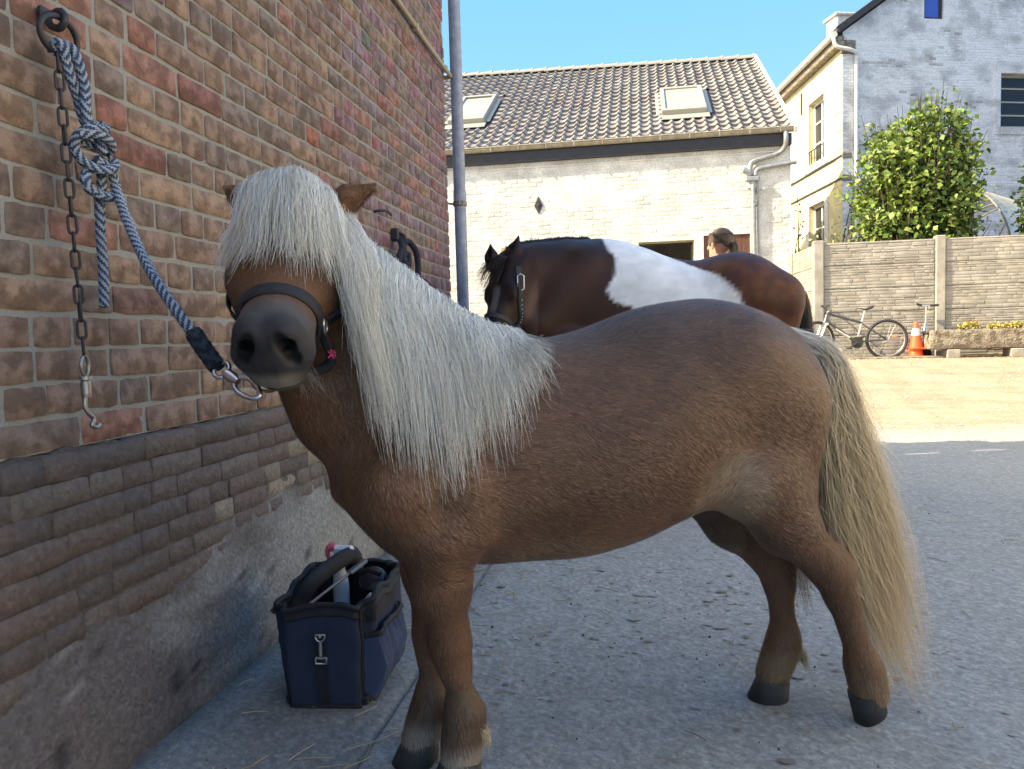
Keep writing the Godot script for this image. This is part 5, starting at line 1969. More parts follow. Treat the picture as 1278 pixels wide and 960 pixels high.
func build_pony() -> void:
	pony_noise = FastNoiseLite.new()
	pony_noise.seed = 15
	pony_noise.frequency = 1.0
	pony_noise.fractal_octaves = 3
	var o := thing("pony", "small chestnut pony with long flaxen mane tied to the brick wall", "pony", Vector3(-0.02, 0, -1.775), 0.3996)
	var f := pony_field()
	var t0 := Time.get_ticks_msec()
	var split := func(c: Vector3, hd: float) -> bool:
		return not ((c - PP).dot(PH) > 0.02 + hd and (c - PP).dot(PN) > -0.19 + hd and c.x < -0.6 and c.z > 0.02)
	var g := nets(f, Vector3(-0.85, 0.02, -0.30), Vector3(0.66, 1.30, 0.30), 0.0085, split)
	var onlyhead := func(c: Vector3, hd: float) -> bool:
		return (c - PP).dot(PH) > -0.0 - hd and (c - PP).dot(PN) > -0.21 - hd and c.x < -0.585 and c.z > 0.0 - hd
	var gh := nets(f, Vector3(-0.93, 0.84, 0.0), Vector3(-0.55, 1.29, 0.42), 0.0040, onlyhead)
	merge(g, gh)
	var skin := mat("pony_skin", Color.WHITE, 0.62)
	skin.metallic_specular = 0.35
	skin.rim_enabled = true
	skin.rim = 0.08
	skin.rim_tint = 0.6
	part(o, "body", skin_mesh(g, func(p: Vector3, n: Vector3) -> Color: return pony_paint(p, n) * (0.85 if (p - PP).dot(PH) < 0.28 or (p - PP).dot(PN) < -0.2 else 1.0)), skin)  # skin coloured darker than the hair to suggest shaded depth under the coat
	print("pony nets ", Time.get_ticks_msec() - t0, " ", g.i.size() / 3)
	t0 = Time.get_ticks_msec()
	var fur := mat("pony_fur", Color.WHITE, 0.45)
	var flow := func(p: Vector3, n: Vector3) -> Vector3:
		var h := (p - PP).dot(PH)
		if h > 0.03 and (p - PP).dot(PN) > -0.2 and p.x < -0.6 and p.z > 0.02: return PH * 1.0 + PW * ((p - PP).dot(PW) * 3.0)
		if p.y < 0.46: return Vector3(0.12, -1, 0)
		var d := Vector3(0.85, -0.40, 0)
		d = d.lerp(Vector3(0.30, -0.9, 0), smoothstep(-0.42, -0.6, p.x))
		d = d.lerp(Vector3(0.55, -0.85, 0), smoothstep(0.18, 0.4, p.x))
		d = d.lerp(Vector3(0.3, 1.0, 0), smoothstep(1.0, 0.3, Vector3((p.x - 0.10) / 0.07, (p.y - 0.62) / 0.13, 0).length()))
		return d + Vector3(0, pony_noise.get_noise_3d(p.x * 7.0, p.y * 7.0, p.z * 7.0) * 0.9, 0)
	var keep := func(p: Vector3, n: Vector3) -> float:
		var h := (p - PP).dot(PH)
		if h > 0.0 and (p - PP).dot(PN) > -0.2 and p.x < -0.55 and p.z > 0.05:
			if h > 0.36: return 0.0
			return 0.55 - smoothstep(0.27, 0.33, h) * 0.3
		if p.y < 0.17: return 1.0
		if p.y < 0.42: return 0.7
		return 1.0
	part(o, "coat", coat(g, 300000, flow, pony_paint, 0.018, 0.0009, keep, 3), fur)
	o.get_node("coat").set_meta("kind", "stuff")
	print("pony fur ", Time.get_ticks_msec() - t0)
	t0 = Time.get_ticks_msec()
	# hooves
	var horn := mat("hoof", lin(0.045, 0.045, 0.043), 0.6, tex.softfine, 12.0, tex.bump_fine, 0.2)
	part(o, "hoof", hoof_mesh(Vector3(-0.447, 0, 0.06), Vector3(-1, 0, 0.1).normalized(), 0.049, 0.056, 0.062, 0.0), horn)
	part(o, "hoof", hoof_mesh(Vector3(-0.522, 0, -0.05), Vector3(-1, 0, 0.05).normalized(), 0.047, 0.053, 0.058, 0.0), horn)
	part(o, "hoof", hoof_mesh(Vector3(0.556, 0.022, 0.082), Vector3(-1, 0, 0.05).normalized(), 0.044, 0.042, 0.070, -0.55), horn)
	part(o, "hoof", hoof_mesh(Vector3(0.395, 0, -0.10), Vector3(-1, 0, 0.0), 0.047, 0.053, 0.056, 0.0), horn)
	for s in [-1.0, 1.0]:
		var e := MB.new()
		e.lathe([Vector2(0, -0.019), Vector2(0.012, -0.015), Vector2(0.019, 0), Vector2(0.012, 0.015), Vector2(0, 0.019)], 12, Transform3D(Basis.IDENTITY, hp(0.143, -0.035, 0.086 * s)))
		part(o, "eye", e, mat("eye_dark", lin(0.01, 0.007, 0.005), 0.1))
	pony_hair(o, pony_field(false))
	print("pony hair ", Time.get_ticks_msec() - t0)
	pony_halter(o, f)


func drape(f: Field, root: Vector3, up: Vector3, end: Vector3, lift: float, n := 14) -> PackedVector3Array:
	# a guide that leaves root along up, falls to end and lies on the body
	var out := PackedVector3Array()
	var c1 := root + up
	var c2 := Vector3(lerpf(root.x, end.x, 0.45), lerpf(root.y, end.y, 0.35), maxf(root.z, end.z))
	for i in n:
		var t := float(i) / (n - 1)
		var p := root.bezier_interpolate(c1, c2, end, t)
		var want := lift * minf(1.0, t * 5.0)
		for k in 3:
			var d := f.v_at(p)
			if d < want:
				p += f.grad(p) * (want - d)
		out.append(p)
	return out


func pony_hair(o: Node3D, f: Field) -> void:
	var hm := mat("flaxen_hair", Color.WHITE, 0.5)
	# mane: crest points and where the hair ends, on the near side
	var crest := [Vector3(-0.705, 1.20, 0.05), Vector3(-0.665, 1.17, 0.035), Vector3(-0.61, 1.12, 0.02), Vector3(-0.55, 1.06, 0.01), Vector3(-0.48, 1.01, 0.0), Vector3(-0.41, 0.98, 0.0), Vector3(-0.34, 0.965, 0.0), Vector3(-0.285, 0.955, 0.0)]
	var ends := [Vector3(-0.615, 0.90, 0.19), Vector3(-0.600, 0.80, 0.19), Vector3(-0.560, 0.735, 0.20), Vector3(-0.51, 0.70, 0.21), Vector3(-0.445, 0.705, 0.22), Vector3(-0.385, 0.735, 0.225), Vector3(-0.33, 0.79, 0.22), Vector3(-0.245, 0.865, 0.20)]
	var layers := []
	for l in 3:
		var row := []
		for i in crest.size():
			var root: Vector3 = f.onto(crest[i], -0.004)
			var up := Vector3(-0.01, 0.004 + 0.008 * l, 0.03 + 0.010 * l)
			var e: Vector3 = ends[i] + Vector3(0.0, 0.07 * (1.0 - l * 0.5), 0.01 * l)
			row.append(drape(f, root, up, e, 0.005 + 0.008 * l))
		layers.append(row)
	var mane_col := func(t: float, la: float, p: Vector3) -> Color:
		var c := Color(0.80, 0.77, 0.69)
		c = c.lerp(Color(0.50, 0.44, 0.31), (1.0 - la) * 0.45)  # shadow inside the mane put into the colour of the inner layers
		c = c.lerp(Color(0.55, 0.50, 0.38), smoothstep(0.6, 1.0, t) * 0.4)
		return c
	var outward := func(p: Vector3) -> Vector3: return Vector3(-0.15, 0.35, 1.0)
	var m := part(o, "mane", hair(layers, 13500, 0.00062, 0.006, 0.0045, mane_col, 11, outward, 0.33), hm)
	m.set_meta("kind", "stuff")
	# forelock: from the poll over the forehead and both eyes
	layers = []
	var fe := [[-0.108, 0.135, -0.06], [-0.100, 0.180, -0.02], [-0.072, 0.195, 0.012], [-0.035, 0.195, 0.024], [0.02, 0.20, 0.03], [0.06, 0.205, 0.022], [0.095, 0.205, -0.005], [0.122, 0.225, -0.05], [0.138, 0.27, -0.09]]   # w, h, n of the tips
	for l in 3:
		var row := []
		for i in fe.size():
			var u := float(i) / (fe.size() - 1) * 2.0 - 1.0
			var root: Vector3 = f.onto(hp(-0.035 + 0.03 * absf(u), 0.02, u * 0.085), -0.004)
			var e := hp(fe[i][1] - 0.03 * (2 - l) * 0.5, fe[i][2] + 0.006 * l, fe[i][0])
			var up := PN * (0.098 + 0.026 * l) * (1.0 - 0.16 * u * u) + Vector3(0, 0.02, 0) + PW * u * 0.035 - PH * 0.012
			row.append(drape(f, root, up, e, 0.006 + 0.012 * l))
		layers.append(row)
	var out2 := func(p: Vector3) -> Vector3: return PN * 1.0 + PW * ((p - PP).dot(PW) * 5.0) + Vector3(0, 0.2, 0.3)
	m = part(o, "forelock", hair(layers, 7500, 0.0006, 0.005, 0.0035, mane_col, 12, out2, 0.3), hm)
	m.set_meta("kind", "stuff")
	# the part of the mane that falls beside the cheek
	layers = []
	for l in 3:
		var row := []
		for i in 5:
			var t := i / 4.0
			var root := f.onto(hp(-0.045 - 0.01 * t, -0.0 - 0.03 * t, 0.045 + 0.05 * t), -0.004)
			var e := Vector3(lerpf(-0.607, -0.575, t), lerpf(0.93, 0.82, t), lerpf(0.235, 0.19, t) + 0.012 * l)
			row.append(drape(f, root, Vector3(0.05, 0.02 + 0.012 * l, 0.04), e, 0.008 + 0.011 * l))
		layers.append(row)
	m = part(o, "mane", hair(layers, 3600, 0.00065, 0.006, 0.005, mane_col, 13, outward, 0.33), hm)
	m.set_meta("kind", "stuff")
	# tail
	layers = []
	var tz := [-0.055, 0.0, 0.06]
	for l in 3:
		var row := []
		for i in 6:
			var u := i / 5.0
			var root := Vector3(lerpf(0.405, 0.372, u), lerpf(0.925, 0.952, u), tz[l] * 0.35)
			var e := Vector3(lerpf(0.60, 0.735, u), lerpf(0.19, 0.115, sin(u * 2.4)), tz[l] * 1.25 + 0.01)
			var pts := PackedVector3Array()
			var k0 := Vector3(lerpf(0.455, 0.49, u), lerpf(0.86, 0.895, u), tz[l] * 0.6)
			var k1 := Vector3(lerpf(0.452, 0.545, u), lerpf(0.70, 0.735, u), tz[l] * 0.9)
			var k2 := Vector3(lerpf(0.462, 0.60, u), lerpf(0.54, 0.57, u), tz[l] * 1.2)
			var k3 := Vector3(lerpf(0.515, 0.672, u), lerpf(0.36, 0.36, u), tz[l] * 1.35)
			for q in polyline([root, k0, k1, k2, k3, e], 4): pts.append(q)
			row.append(pts)
		layers.append(row)
	var tail_col := func(t: float, la: float, p: Vector3) -> Color:
		var c := Color(0.68, 0.65, 0.58).lerp(Color(0.60, 0.455, 0.265), smoothstep(0.18, 0.5, t))
		c = c.lerp(Color(0.40, 0.26, 0.14), smoothstep(0.85, 1.0, t) * 0.6)
		if t > 0.15 and t < 0.5: c = c.lerp(Color(0.30, 0.21, 0.12), 0.25 * smoothstep(0.49, 0.455, p.x))  # shadow along the rump side of the tail painted into the hair
		return c
	var out3 := func(p: Vector3) -> Vector3: return Vector3(0.35, 0.15, 1.0)
	m = part(o, "tail", hair(layers, 13500, 0.00064, 0.013, 0.0125, tail_col, 14, out3, 0.22), hm)
	m.set_meta("kind", "stuff")
	# wisps behind the near hind leg, feathers on the fetlocks
	layers = []
	for l in 2:
		var row := []
		for i in 4:
			var u := i / 3.0
			row.append(polyline([Vector3(0.42 + 0.05 * u, 0.52, -0.03 - 0.03 * l), Vector3(0.43 + 0.05 * u, 0.38, -0.04 - 0.03 * l), Vector3(0.45 + 0.05 * u, 0.19, -0.05 - 0.03 * l)], 6))
		layers.append(row)
	m = part(o, "tail", hair(layers, 220, 0.0008, 0.008, 0.012, tail_col, 15, out3, 0.3), hm)
	m.set_meta("kind", "stuff")
	var feather := func(t: float, la: float, p: Vector3) -> Color: return Color(0.36, 0.27, 0.17).lerp(Color(0.48, 0.38, 0.24), t)
	for e in [[Vector3(0.47, 0.16, -0.10), Vector3(0.485, 0.07, -0.10), 900], [Vector3(0.57, 0.15, 0.085), Vector3(0.585, 0.085, 0.083), 500], [Vector3(-0.40, 0.16, 0.062), Vector3(-0.385, 0.075, 0.06), 500], [Vector3(-0.455, 0.14, -0.05), Vector3(-0.44, 0.06, -0.05), 400]]:
		layers = []
		for l in 2:
			var row := []
			for i in 3:
				var z := (i - 1) * 0.022
				var a: Vector3 = e[0]
				var b: Vector3 = e[1]
				row.append(polyline([a + Vector3(-0.022 - 0.012 * absf(i - 1), 0.02, z), a.lerp(b, 0.5) + Vector3(0.004 * l - 0.004, 0, z * 1.1), b + Vector3(0.012 * l, 0, z)], 4))
			layers.append(row)
		m = part(o, "feather", hair(layers, e[2], 0.0006, 0.005, 0.004, feather, 16, out3, 0.3), hm)
		m.set_meta("kind", "stuff")
	# whiskers and loose hair under the chin
	layers = []
	for l in 2:
		var row := []
		for i in 4:
			var w := lerpf(-0.04, 0.05, i / 3.0)
			var a := hp(0.30 + 0.02 * l, -0.125, w)
			row.append(polyline([a, a + Vector3(w * 0.3, -0.02, 0.01), a + Vector3(w * 0.8, -0.045, 0.02)], 3))
		layers.append(row)
	var beard := func(t: float, la: float, p: Vector3) -> Color: return Color(0.20, 0.17, 0.14)
	m = part(o, "whiskers", hair(layers, 120, 0.0003, 0.005, 0.006, beard, 17, out3, 0.1), hm)
	m.set_meta("kind", "stuff")


func strap(f: Field, pts: Array, across: Callable, wid: float, thick: float, lift: float, closed := false) -> MB:
	# a flat strap laid on the body along the points; across(i) gives its width direction
	var m := MB.new()
	var n := pts.size()
	var q := []
	for i in n:
		var p: Vector3 = f.onto(pts[i], lift)
		var nr := f.grad(p)
		var d: Vector3 = across.call(i)
		d = (d - nr * d.dot(nr)).normalized()
		q.append([p, nr, d])
	for i in (n if closed else n - 1):
		var a: Array = q[i]
		var b: Array = q[(i + 1) % n]
		var c := []
		for e in [a, b]:
			c.append([e[0] - e[2] * wid * 0.5, e[0] - e[2] * wid * 0.36 + e[1] * thick, e[0] + e[2] * wid * 0.36 + e[1] * thick, e[0] + e[2] * wid * 0.5])
		m.squad(c[0][1], c[0][2], c[1][2], c[1][1], a[1], a[1], b[1], b[1])
		m.squad(c[0][0], c[0][1], c[1][1], c[1][0], a[1] - a[2], a[1] - a[2] * 0.5, b[1] - b[2] * 0.5, b[1] - b[2])
		m.squad(c[0][2], c[0][3], c[1][3], c[1][2], a[1] + a[2] * 0.5, a[1] + a[2], b[1] + b[2], b[1] + b[2] * 0.5)
	return m


func pony_halter(o: Node3D, f: Field) -> void:
	var web := mat("halter_web", lin(0.022, 0.023, 0.026), 0.6, tex.softfine, 30.0, tex.bump_fine, 0.06, false)
	var halter := Node3D.new()
	halter.name = "halter"
	o.add_child(halter, true)
	var loop := []
	for k in 40:
		var a := TAU * k / 40.0
		var c := hp(0.254, -0.06, 0)
		var d := PN * cos(a) + PW * sin(a)
		var p := c + d * 0.04
		for i in 40:
			if f.v_at(p) > 0.0: break
			p += d * 0.004
		loop.append(p + PH * (0.012 * (1.0 - cos(a)) * 0.5))
	part(halter, "noseband", strap(f, loop, func(_i: int) -> Vector3: return PH, 0.026, 0.005, 0.0035, true), web)
	for s in [-1.0, 1.0]:
		var pts := []
		for k in 12:
			var t := k / 11.0
			pts.append(hp(lerpf(0.255, 0.0, t), lerpf(-0.085, -0.07, t), 0.11 * s))
		part(halter, "cheek_strap", strap(f, pts, func(_i: int) -> Vector3: return PN, 0.020, 0.004, 0.004), web)
		var rg := MB.new()
		var c := f.onto(hp(0.258, -0.08, 0.09 * s), 0.008)
		var ring := PackedVector3Array()
		for k in 14:
			var a := TAU * k / 14.0
			ring.append(c + PH * cos(a) * 0.014 + PN * sin(a) * 0.018)
		rg.tube(ring, 0.0028, 6, false, true)
		part(halter, "ring", rg, metal("steel", lin(0.6, 0.6, 0.6), 0.3))
	# throat strap, from behind the ear under the jaw
	var th := []
	for k in 14:
		var a := lerpf(0.35, 1.9, k / 13.0)
		var c := hp(0.06, -0.12, 0)
		var d := PN * cos(a) + PW * sin(a)
		var p := c + d * 0.04
		for i in 50:
			if f.v_at(p) > 0.0: break
			p += d * 0.004
		th.append(p)
	part(halter, "throat_strap", strap(f, th, func(_i: int) -> Vector3: return PH, 0.018, 0.004, 0.004), web)
	# end of the throat strap that sticks out of the mane
	var tail := MB.new()
	var b0 := hp(0.10, -0.10, 0.125)
	tail.tube(polyline([b0, b0 + Vector3(0.010, -0.025, 0.05), b0 + Vector3(0.022, -0.035, 0.085)], 5), 0.007, 6, true, false, Vector2(1.0, 0.35))
	part(halter, "strap_end", tail, web)
	# jaw strap down to the chin ring, pink tuft
	var jaw := MB.new()
	var j0 := f.onto(hp(0.262, -0.09, 0.085), 0.006)
	jaw.tube(polyline([j0, hp(0.27, -0.15, 0.075), hp(0.285, -0.165, 0.03), hp(0.30, -0.15, -0.03)], 5), 0.010, 8, true, false, Vector2(1.0, 0.4))
	part(halter, "chin_strap", jaw, web)
	var pk := MB.new()
	var pc := hp(0.285, -0.115, 0.083)
	for k in 10:
		var d := Vector3(sin(k * 2.4), cos(k * 1.7), 0.6 + 0.4 * sin(k * 3.1)).normalized()
		pk.tube(PackedVector3Array([pc, pc + d * 0.010]), 0.0012, 5)
	part(halter, "pink_tuft", pk, mat("pink", lin(0.62, 0.05, 0.16), 0.6))


# ---------------------------------------------------------------- the big horse and the person behind it

var horse_noise: FastNoiseLite
var h2p := Vector3(-0.575, 1.372, 0.195)
var h2h := Vector3.ZERO
var h2n := Vector3.ZERO


func horse_field() -> Field:
	var f := Field.new()
	f.torso([[-0.52, 1.06, 0.90, 0.04], [-0.46, 1.22, 0.82, 0.13], [-0.36, 1.36, 0.78, 0.19], [-0.22, 1.455, 0.76, 0.235], [-0.05, 1.50, 0.745, 0.265], [0.10, 1.49, 0.735, 0.285], [0.25, 1.445, 0.735, 0.30], [0.40, 1.385, 0.755, 0.305], [0.55, 1.365, 0.80, 0.30], [0.68, 1.39, 0.86, 0.28], [0.82, 1.41, 0.92, 0.265], [0.94, 1.375, 0.95, 0.235], [1.05, 1.295, 0.97, 0.18], [1.12, 1.21, 1.0, 0.12], [1.155, 1.12, 1.06, 0.03]], 60)
	f.chain([Vector3(-0.08, 1.16, 0), Vector3(-0.27, 1.26, 0.03), Vector3(-0.43, 1.295, 0.105), Vector3(-0.53, 1.315, 0.165)], [0.29, 0.20, 0.148, 0.115], 0.09, Vector3(1, 1, 0.72))
	for s in [1.0, -1.0]:
		f.cap(Vector3(-0.12, 1.34, 0.13 * s), Vector3(-0.38, 1.02, 0.15 * s), 0.11, 0.12, 0.07)
		f.cap(Vector3(0.72, 1.20, 0.14 * s), Vector3(0.98, 1.12, 0.13 * s), 0.17, 0.15, 0.08)
		f.cap(Vector3(0.80, 1.08, 0.14 * s), Vector3(0.70, 0.86, 0.18 * s), 0.20, 0.12, 0.07, Transform3D.IDENTITY, Vector3(1, 1, 0.8))
		f.cap(Vector3(1.03, 1.12, 0.10 * s), Vector3(1.0, 0.86, 0.12 * s), 0.13, 0.10, 0.06)
		f.chain([Vector3(-0.22, 0.88, 0.15 * s), Vector3(-0.20, 0.62, 0.13 * s), Vector3(-0.19, 0.47, 0.12 * s), Vector3(-0.19, 0.40, 0.12 * s), Vector3(-0.18, 0.20, 0.115 * s), Vector3(-0.18, 0.16, 0.115 * s), Vector3(-0.205, 0.07, 0.115 * s)], [0.13, 0.085, 0.058, 0.045, 0.038, 0.046, 0.055], 0.04)
		f.chain([Vector3(0.78, 0.90, 0.17 * s), Vector3(0.92, 0.66, 0.15 * s), Vector3(1.0, 0.52, 0.13 * s), Vector3(1.02, 0.42, 0.125 * s), Vector3(1.0, 0.20, 0.12 * s), Vector3(0.995, 0.16, 0.12 * s), Vector3(0.965, 0.07, 0.12 * s)], [0.15, 0.09, 0.062, 0.05, 0.042, 0.05, 0.056], 0.04)
	var H := Transform3D(Basis(h2h, h2n, h2h.cross(h2n)), h2p)
	f.cap(Vector3(0.02, -0.075, 0), Vector3(0.15, -0.08, 0), 0.088, 0.098, 0.04, H)
	f.cap(Vector3(0.14, -0.06, 0), Vector3(0.21, -0.065, 0), 0.06, 0.06, 0.05, H, Vector3(1, 1, 1.6))
	for s in [1.0, -1.0]:
		f.cap(Vector3(0.11, -0.165, 0.05 * s), Vector3(0.25, -0.15, 0.052 * s), 0.088, 0.066, 0.05, H)
		f.cap(Vector3(0.175, -0.035, 0.076 * s), Vector3(0.20, -0.045, 0.082 * s), 0.03, 0.028, 0.03, H)
		f.cap(Vector3(0.20, -0.055, 0.108 * s), Vector3(0.205, -0.06, 0.108 * s), 0.012, 0.012, 0.012, H, Vector3.ONE, true)
	f.cap(Vector3(0.18, -0.08, 0), Vector3(0.44, -0.055, 0), 0.088, 0.062, 0.04, H, Vector3(1, 1, 0.9))
	f.cap(Vector3(0.30, -0.11, 0), Vector3(0.44, -0.10, 0), 0.06, 0.048, 0.04, H)
	f.cap(Vector3(0.465, -0.06, 0), Vector3(0.495, -0.095, 0), 0.062, 0.06, 0.04, H, Vector3(1, 1, 1.05))
	f.cap(Vector3(0.44, -0.135, 0), Vector3(0.47, -0.135, 0), 0.034, 0.028, 0.03, H, Vector3(1, 1, 1.3))
	for s in [1.0, -1.0]:
		f.cap(Vector3(0.545, -0.05, 0.04 * s), Vector3(0.52, -0.075, 0.045 * s), 0.015, 0.013, 0.012, H, Vector3.ONE, true)
	for e in [[Vector3(-0.645, 1.345, 0.215), Vector3(-0.652, 1.462, 0.225)], [Vector3(-0.54, 1.375, 0.205), Vector3(-0.488, 1.512, 0.185)]]:
		var a: Vector3 = e[0]
		var b: Vector3 = e[1]
		f.chain([a, a.lerp(b, 0.4), b], [0.036, 0.034, 0.005], 0.025)
		f.cap(a.lerp(b, 0.35) + h2n * 0.03, a.lerp(b, 0.85) + h2n * 0.02, 0.018, 0.004, 0.01, Transform3D.IDENTITY, Vector3.ONE, true)
	return f


func horse_paint(p: Vector3, n: Vector3) -> Color:
	var a := horse_noise.get_noise_3d(p.x * 2.2, p.y * 2.2, p.z * 2.2)
	var b := horse_noise.get_noise_3d(p.x * 9.0, p.y * 9.0, p.z * 9.0)
	var e := horse_noise.get_noise_3d(p.x * 26.0, p.y * 26.0, p.z * 26.0)
	var rump := Color(0.088, 0.033, 0.021)
	var neck := Color(0.070, 0.034, 0.025)
	var c := neck.lerp(Color(0.035, 0.02, 0.018), smoothstep(1.32, 1.46, p.y + a * 0.05))
	if p.x > 0.5:
		c = rump.lerp(Color(0.135, 0.052, 0.024), smoothstep(-0.1, 0.4, b))
		c = c.lerp(Color(0.06, 0.028, 0.022), smoothstep(1.30, 1.42, p.y))
	# white saddle
	var lf := Field.curve([Vector2(0.9, 0.42), Vector2(1.02, 0.28), Vector2(1.09, 0.11), Vector2(1.14, 0.02), Vector2(1.2, -0.015), Vector2(1.30, 0.035), Vector2(1.36, 0.03), Vector2(1.44, 0.0), Vector2(1.5, -0.02)], clampf(p.y, 0.9, 1.5)) + a * 0.03 + b * 0.018 + e * 0.008
	var rt := Field.curve([Vector2(0.9, 0.76), Vector2(1.10, 0.735), Vector2(1.25, 0.62), Vector2(1.33, 0.47), Vector2(1.40, 0.36)], clampf(p.y, 0.9, 1.40)) + a * 0.03 + b * 0.01 + e * 0.006
	var w := smoothstep(-0.012, 0.012, p.x - lf) * smoothstep(0.012, -0.012, p.x - rt)
	c = c.lerp(Color(0.70, 0.71, 0.72) * (1.0 + b * 0.14 + horse_noise.get_noise_3d(p.x * 9.0, p.y * 40.0, p.z * 20.0) * 0.12), w)
	if p.y < 0.5: c = Color(0.7, 0.69, 0.66)
	var h := (p - h2p).dot(h2h)
	var nn := (p - h2p).dot(h2n)
	var ww := (p - h2p).dot(h2h.cross(h2n))
	if p.x < -0.40 and h > -0.12 and p.z > 0.05:
		c = Color(0.052, 0.025, 0.02)
		c = c.lerp(Color(0.15, 0.085, 0.062), smoothstep(-0.10, -0.16, nn) * 0.9)
		c = c.lerp(Color(0.016, 0.012, 0.012), smoothstep(-0.06, -0.02, nn) * 0.8)
		c = c.lerp(Color(0.20, 0.18, 0.165), smoothstep(0.028, 0.015, absf(ww + 0.012 + a * 0.02)) * smoothstep(0.16, 0.2, h) * smoothstep(0.36, 0.30, h) * smoothstep(-0.07, -0.03, nn) * 0.8)
		c = c.lerp(Color(0.02, 0.017, 0.018), smoothstep(0.36, 0.44, h))
	var s := (1.0 + a * 0.2 + b * 0.06) * (1.0 if c.b > 0.2 else 0.75)
	return Color(c.r * s, c.g * s, c.b * s)


func build_horse() -> void:
	horse_noise = FastNoiseLite.new()
	horse_noise.seed = 44
	horse_noise.frequency = 1.0
	horse_noise.fractal_octaves = 3
	h2h = (Vector3(-0.703, 0.931, 0.389) - h2p).normalized()
	var n0 := Vector3(-0.62, 0.2, 0.72)
	h2n = (n0 - h2h * n0.dot(h2h)).normalized()
	var o := thing("horse", "tall brown horse with a white saddle patch behind the pony", "horse", Vector3(-0.244, 0, -4.57), 0.2135)
	var f := horse_field()
	var g := nets(f, Vector3(-0.60, 0.04, -0.38), Vector3(1.25, 1.58, 0.38), 0.020, func(c: Vector3, hd: float) -> bool: return c.x > -0.50 - hd or c.y < 1.0)
	var gh := nets(f, Vector3(-0.86, 0.86, 0.0), Vector3(-0.36, 1.53, 0.50), 0.009, func(c: Vector3, hd: float) -> bool: return c.x < -0.47 + hd or c.z > 0.2)
	merge(g, gh)
	var hide := mat("horse_hide", Color.WHITE, 0.5)
	hide.metallic_specular = 0.3
	part(o, "body", skin_mesh(g, horse_paint), hide)
	var horn: StandardMaterial3D = mats.hoof
	for s in [1.0, -1.0]:
		part(o, "hoof", hoof_mesh(Vector3(-0.215, 0, 0.115 * s), Vector3(-1, 0, 0), 0.058, 0.068, 0.075, 0.0), horn)
		part(o, "hoof", hoof_mesh(Vector3(0.955, 0, 0.12 * s), Vector3(-1, 0, 0), 0.058, 0.068, 0.075, 0.0), horn)
	var side := -h2h.cross(h2n)
	for s in [1.0, -1.0]:
		var e := MB.new()
		e.lathe([Vector2(0, -0.021), Vector2(0.014, -0.015), Vector2(0.021, 0), Vector2(0.014, 0.015), Vector2(0, 0.021)], 12, Transform3D(Basis.IDENTITY, h2p + h2h * 0.20 - h2n * 0.05 + side * 0.088 * s))
		part(o, "eye", e, mats.eye_dark)
	# black mane on the far side and a thin forelock
	var hm := mat("black_hair", Color.WHITE, 0.45)
	var colr := func(t: float, la: float, p: Vector3) -> Color: return Color(0.02, 0.015, 0.013).lerp(Color(0.06, 0.045, 0.035), t * 0.5)
	var layers := []
	for l in 2:
		var row := []
		for i in 8:
			var t := i / 7.0
			var root := f.onto(Vector3(lerpf(-0.56, -0.06, t), lerpf(1.43, 1.53, t), lerpf(0.15, -0.01, t)), -0.006)
			row.append(polyline([root, root + Vector3(-0.01, 0.012 + 0.008 * l, -0.03), root + Vector3(0.0, -0.08, -0.13 - 0.02 * l), root + Vector3(0, -0.25, -0.15)], 4))
		layers.append(row)
	var m := part(o, "mane", hair(layers, 1800, 0.0014, 0.008, 0.006, colr, 31, func(p: Vector3) -> Vector3: return Vector3(0, 0.6, 0.5)), hm)
	m.set_meta("kind", "stuff")
	layers = []
	for l in 2:
		var row := []
		for i in 5:
			var u := i / 4.0 * 2.0 - 1.0
			var root := f.onto(h2p + h2n * 0.02 + h2h * 0.0 + side * u * 0.04, -0.004)
			row.append(polyline([root, root + h2n * (0.03 + 0.012 * l) + side * u * 0.02 + h2h * 0.03, root + h2n * (0.035 + 0.01 * l) + side * (u * 0.05 - 0.04) + h2h * 0.13, root + h2n * 0.03 + side * (u * 0.06 - 0.07) + h2h * 0.23], 4))
		layers.append(row)
	m = part(o, "forelock", hair(layers, 420, 0.0012, 0.008, 0.008, colr, 32, func(p: Vector3) -> Vector3: return h2n), hm)
	m.set_meta("kind", "stuff")
	layers = []
	for l in 2:
		var row := []
		for i in 4:
			var z := (i - 1.5) * 0.03
			row.append(polyline([Vector3(1.12, 1.22, z * 0.4), Vector3(1.20, 1.12, z), Vector3(1.20 + 0.02 * l, 0.80, z * 1.6), Vector3(1.19, 0.40, z * 1.4)], 4))
		layers.append(row)
	m = part(o, "tail", hair(layers, 1500, 0.0016, 0.012, 0.010, colr, 33, func(p: Vector3) -> Vector3: return Vector3(0.4, 0.1, 0.8)), hm)
	m.set_meta("kind", "stuff")
	# halter
	var halter := Node3D.new()
	halter.name = "halter"
	o.add_child(halter, true)
	var web: StandardMaterial3D = mats.halter_web
	var steel: StandardMaterial3D = mats.steel
	var pts := []
	for k in 16:
		var t := k / 15.0
		pts.append(Vector3(-0.495, 1.345, 0.30).lerp(Vector3(-0.475, 0.965, 0.33), t))
	part(halter, "cheek_strap", strap(f, pts, func(_i: int) -> Vector3: return Vector3(1, 0, 0), 0.034, 0.006, 0.004), web)
	var rv := MB.new()
	for k in [8, 9, 10, 11, 12, 13, 14]:
		var p := f.onto(pts[k], 0.011)
		rv.box(p, Vector3(0.008, 0.008, 0.006), 0.003)
	part(halter, "rivets", rv, steel)
	var bk := MB.new()
	var bp := f.onto(pts[4], 0.012)
	var br := PackedVector3Array()
	for q in [[-1, -1], [-1, 0], [-1, 1], [0, 1.25], [1, 1], [1, 0], [1, -1], [0, -1.25]]:
		br.append(bp + Vector3(q[0] * 0.017, q[1] * 0.036, 0))
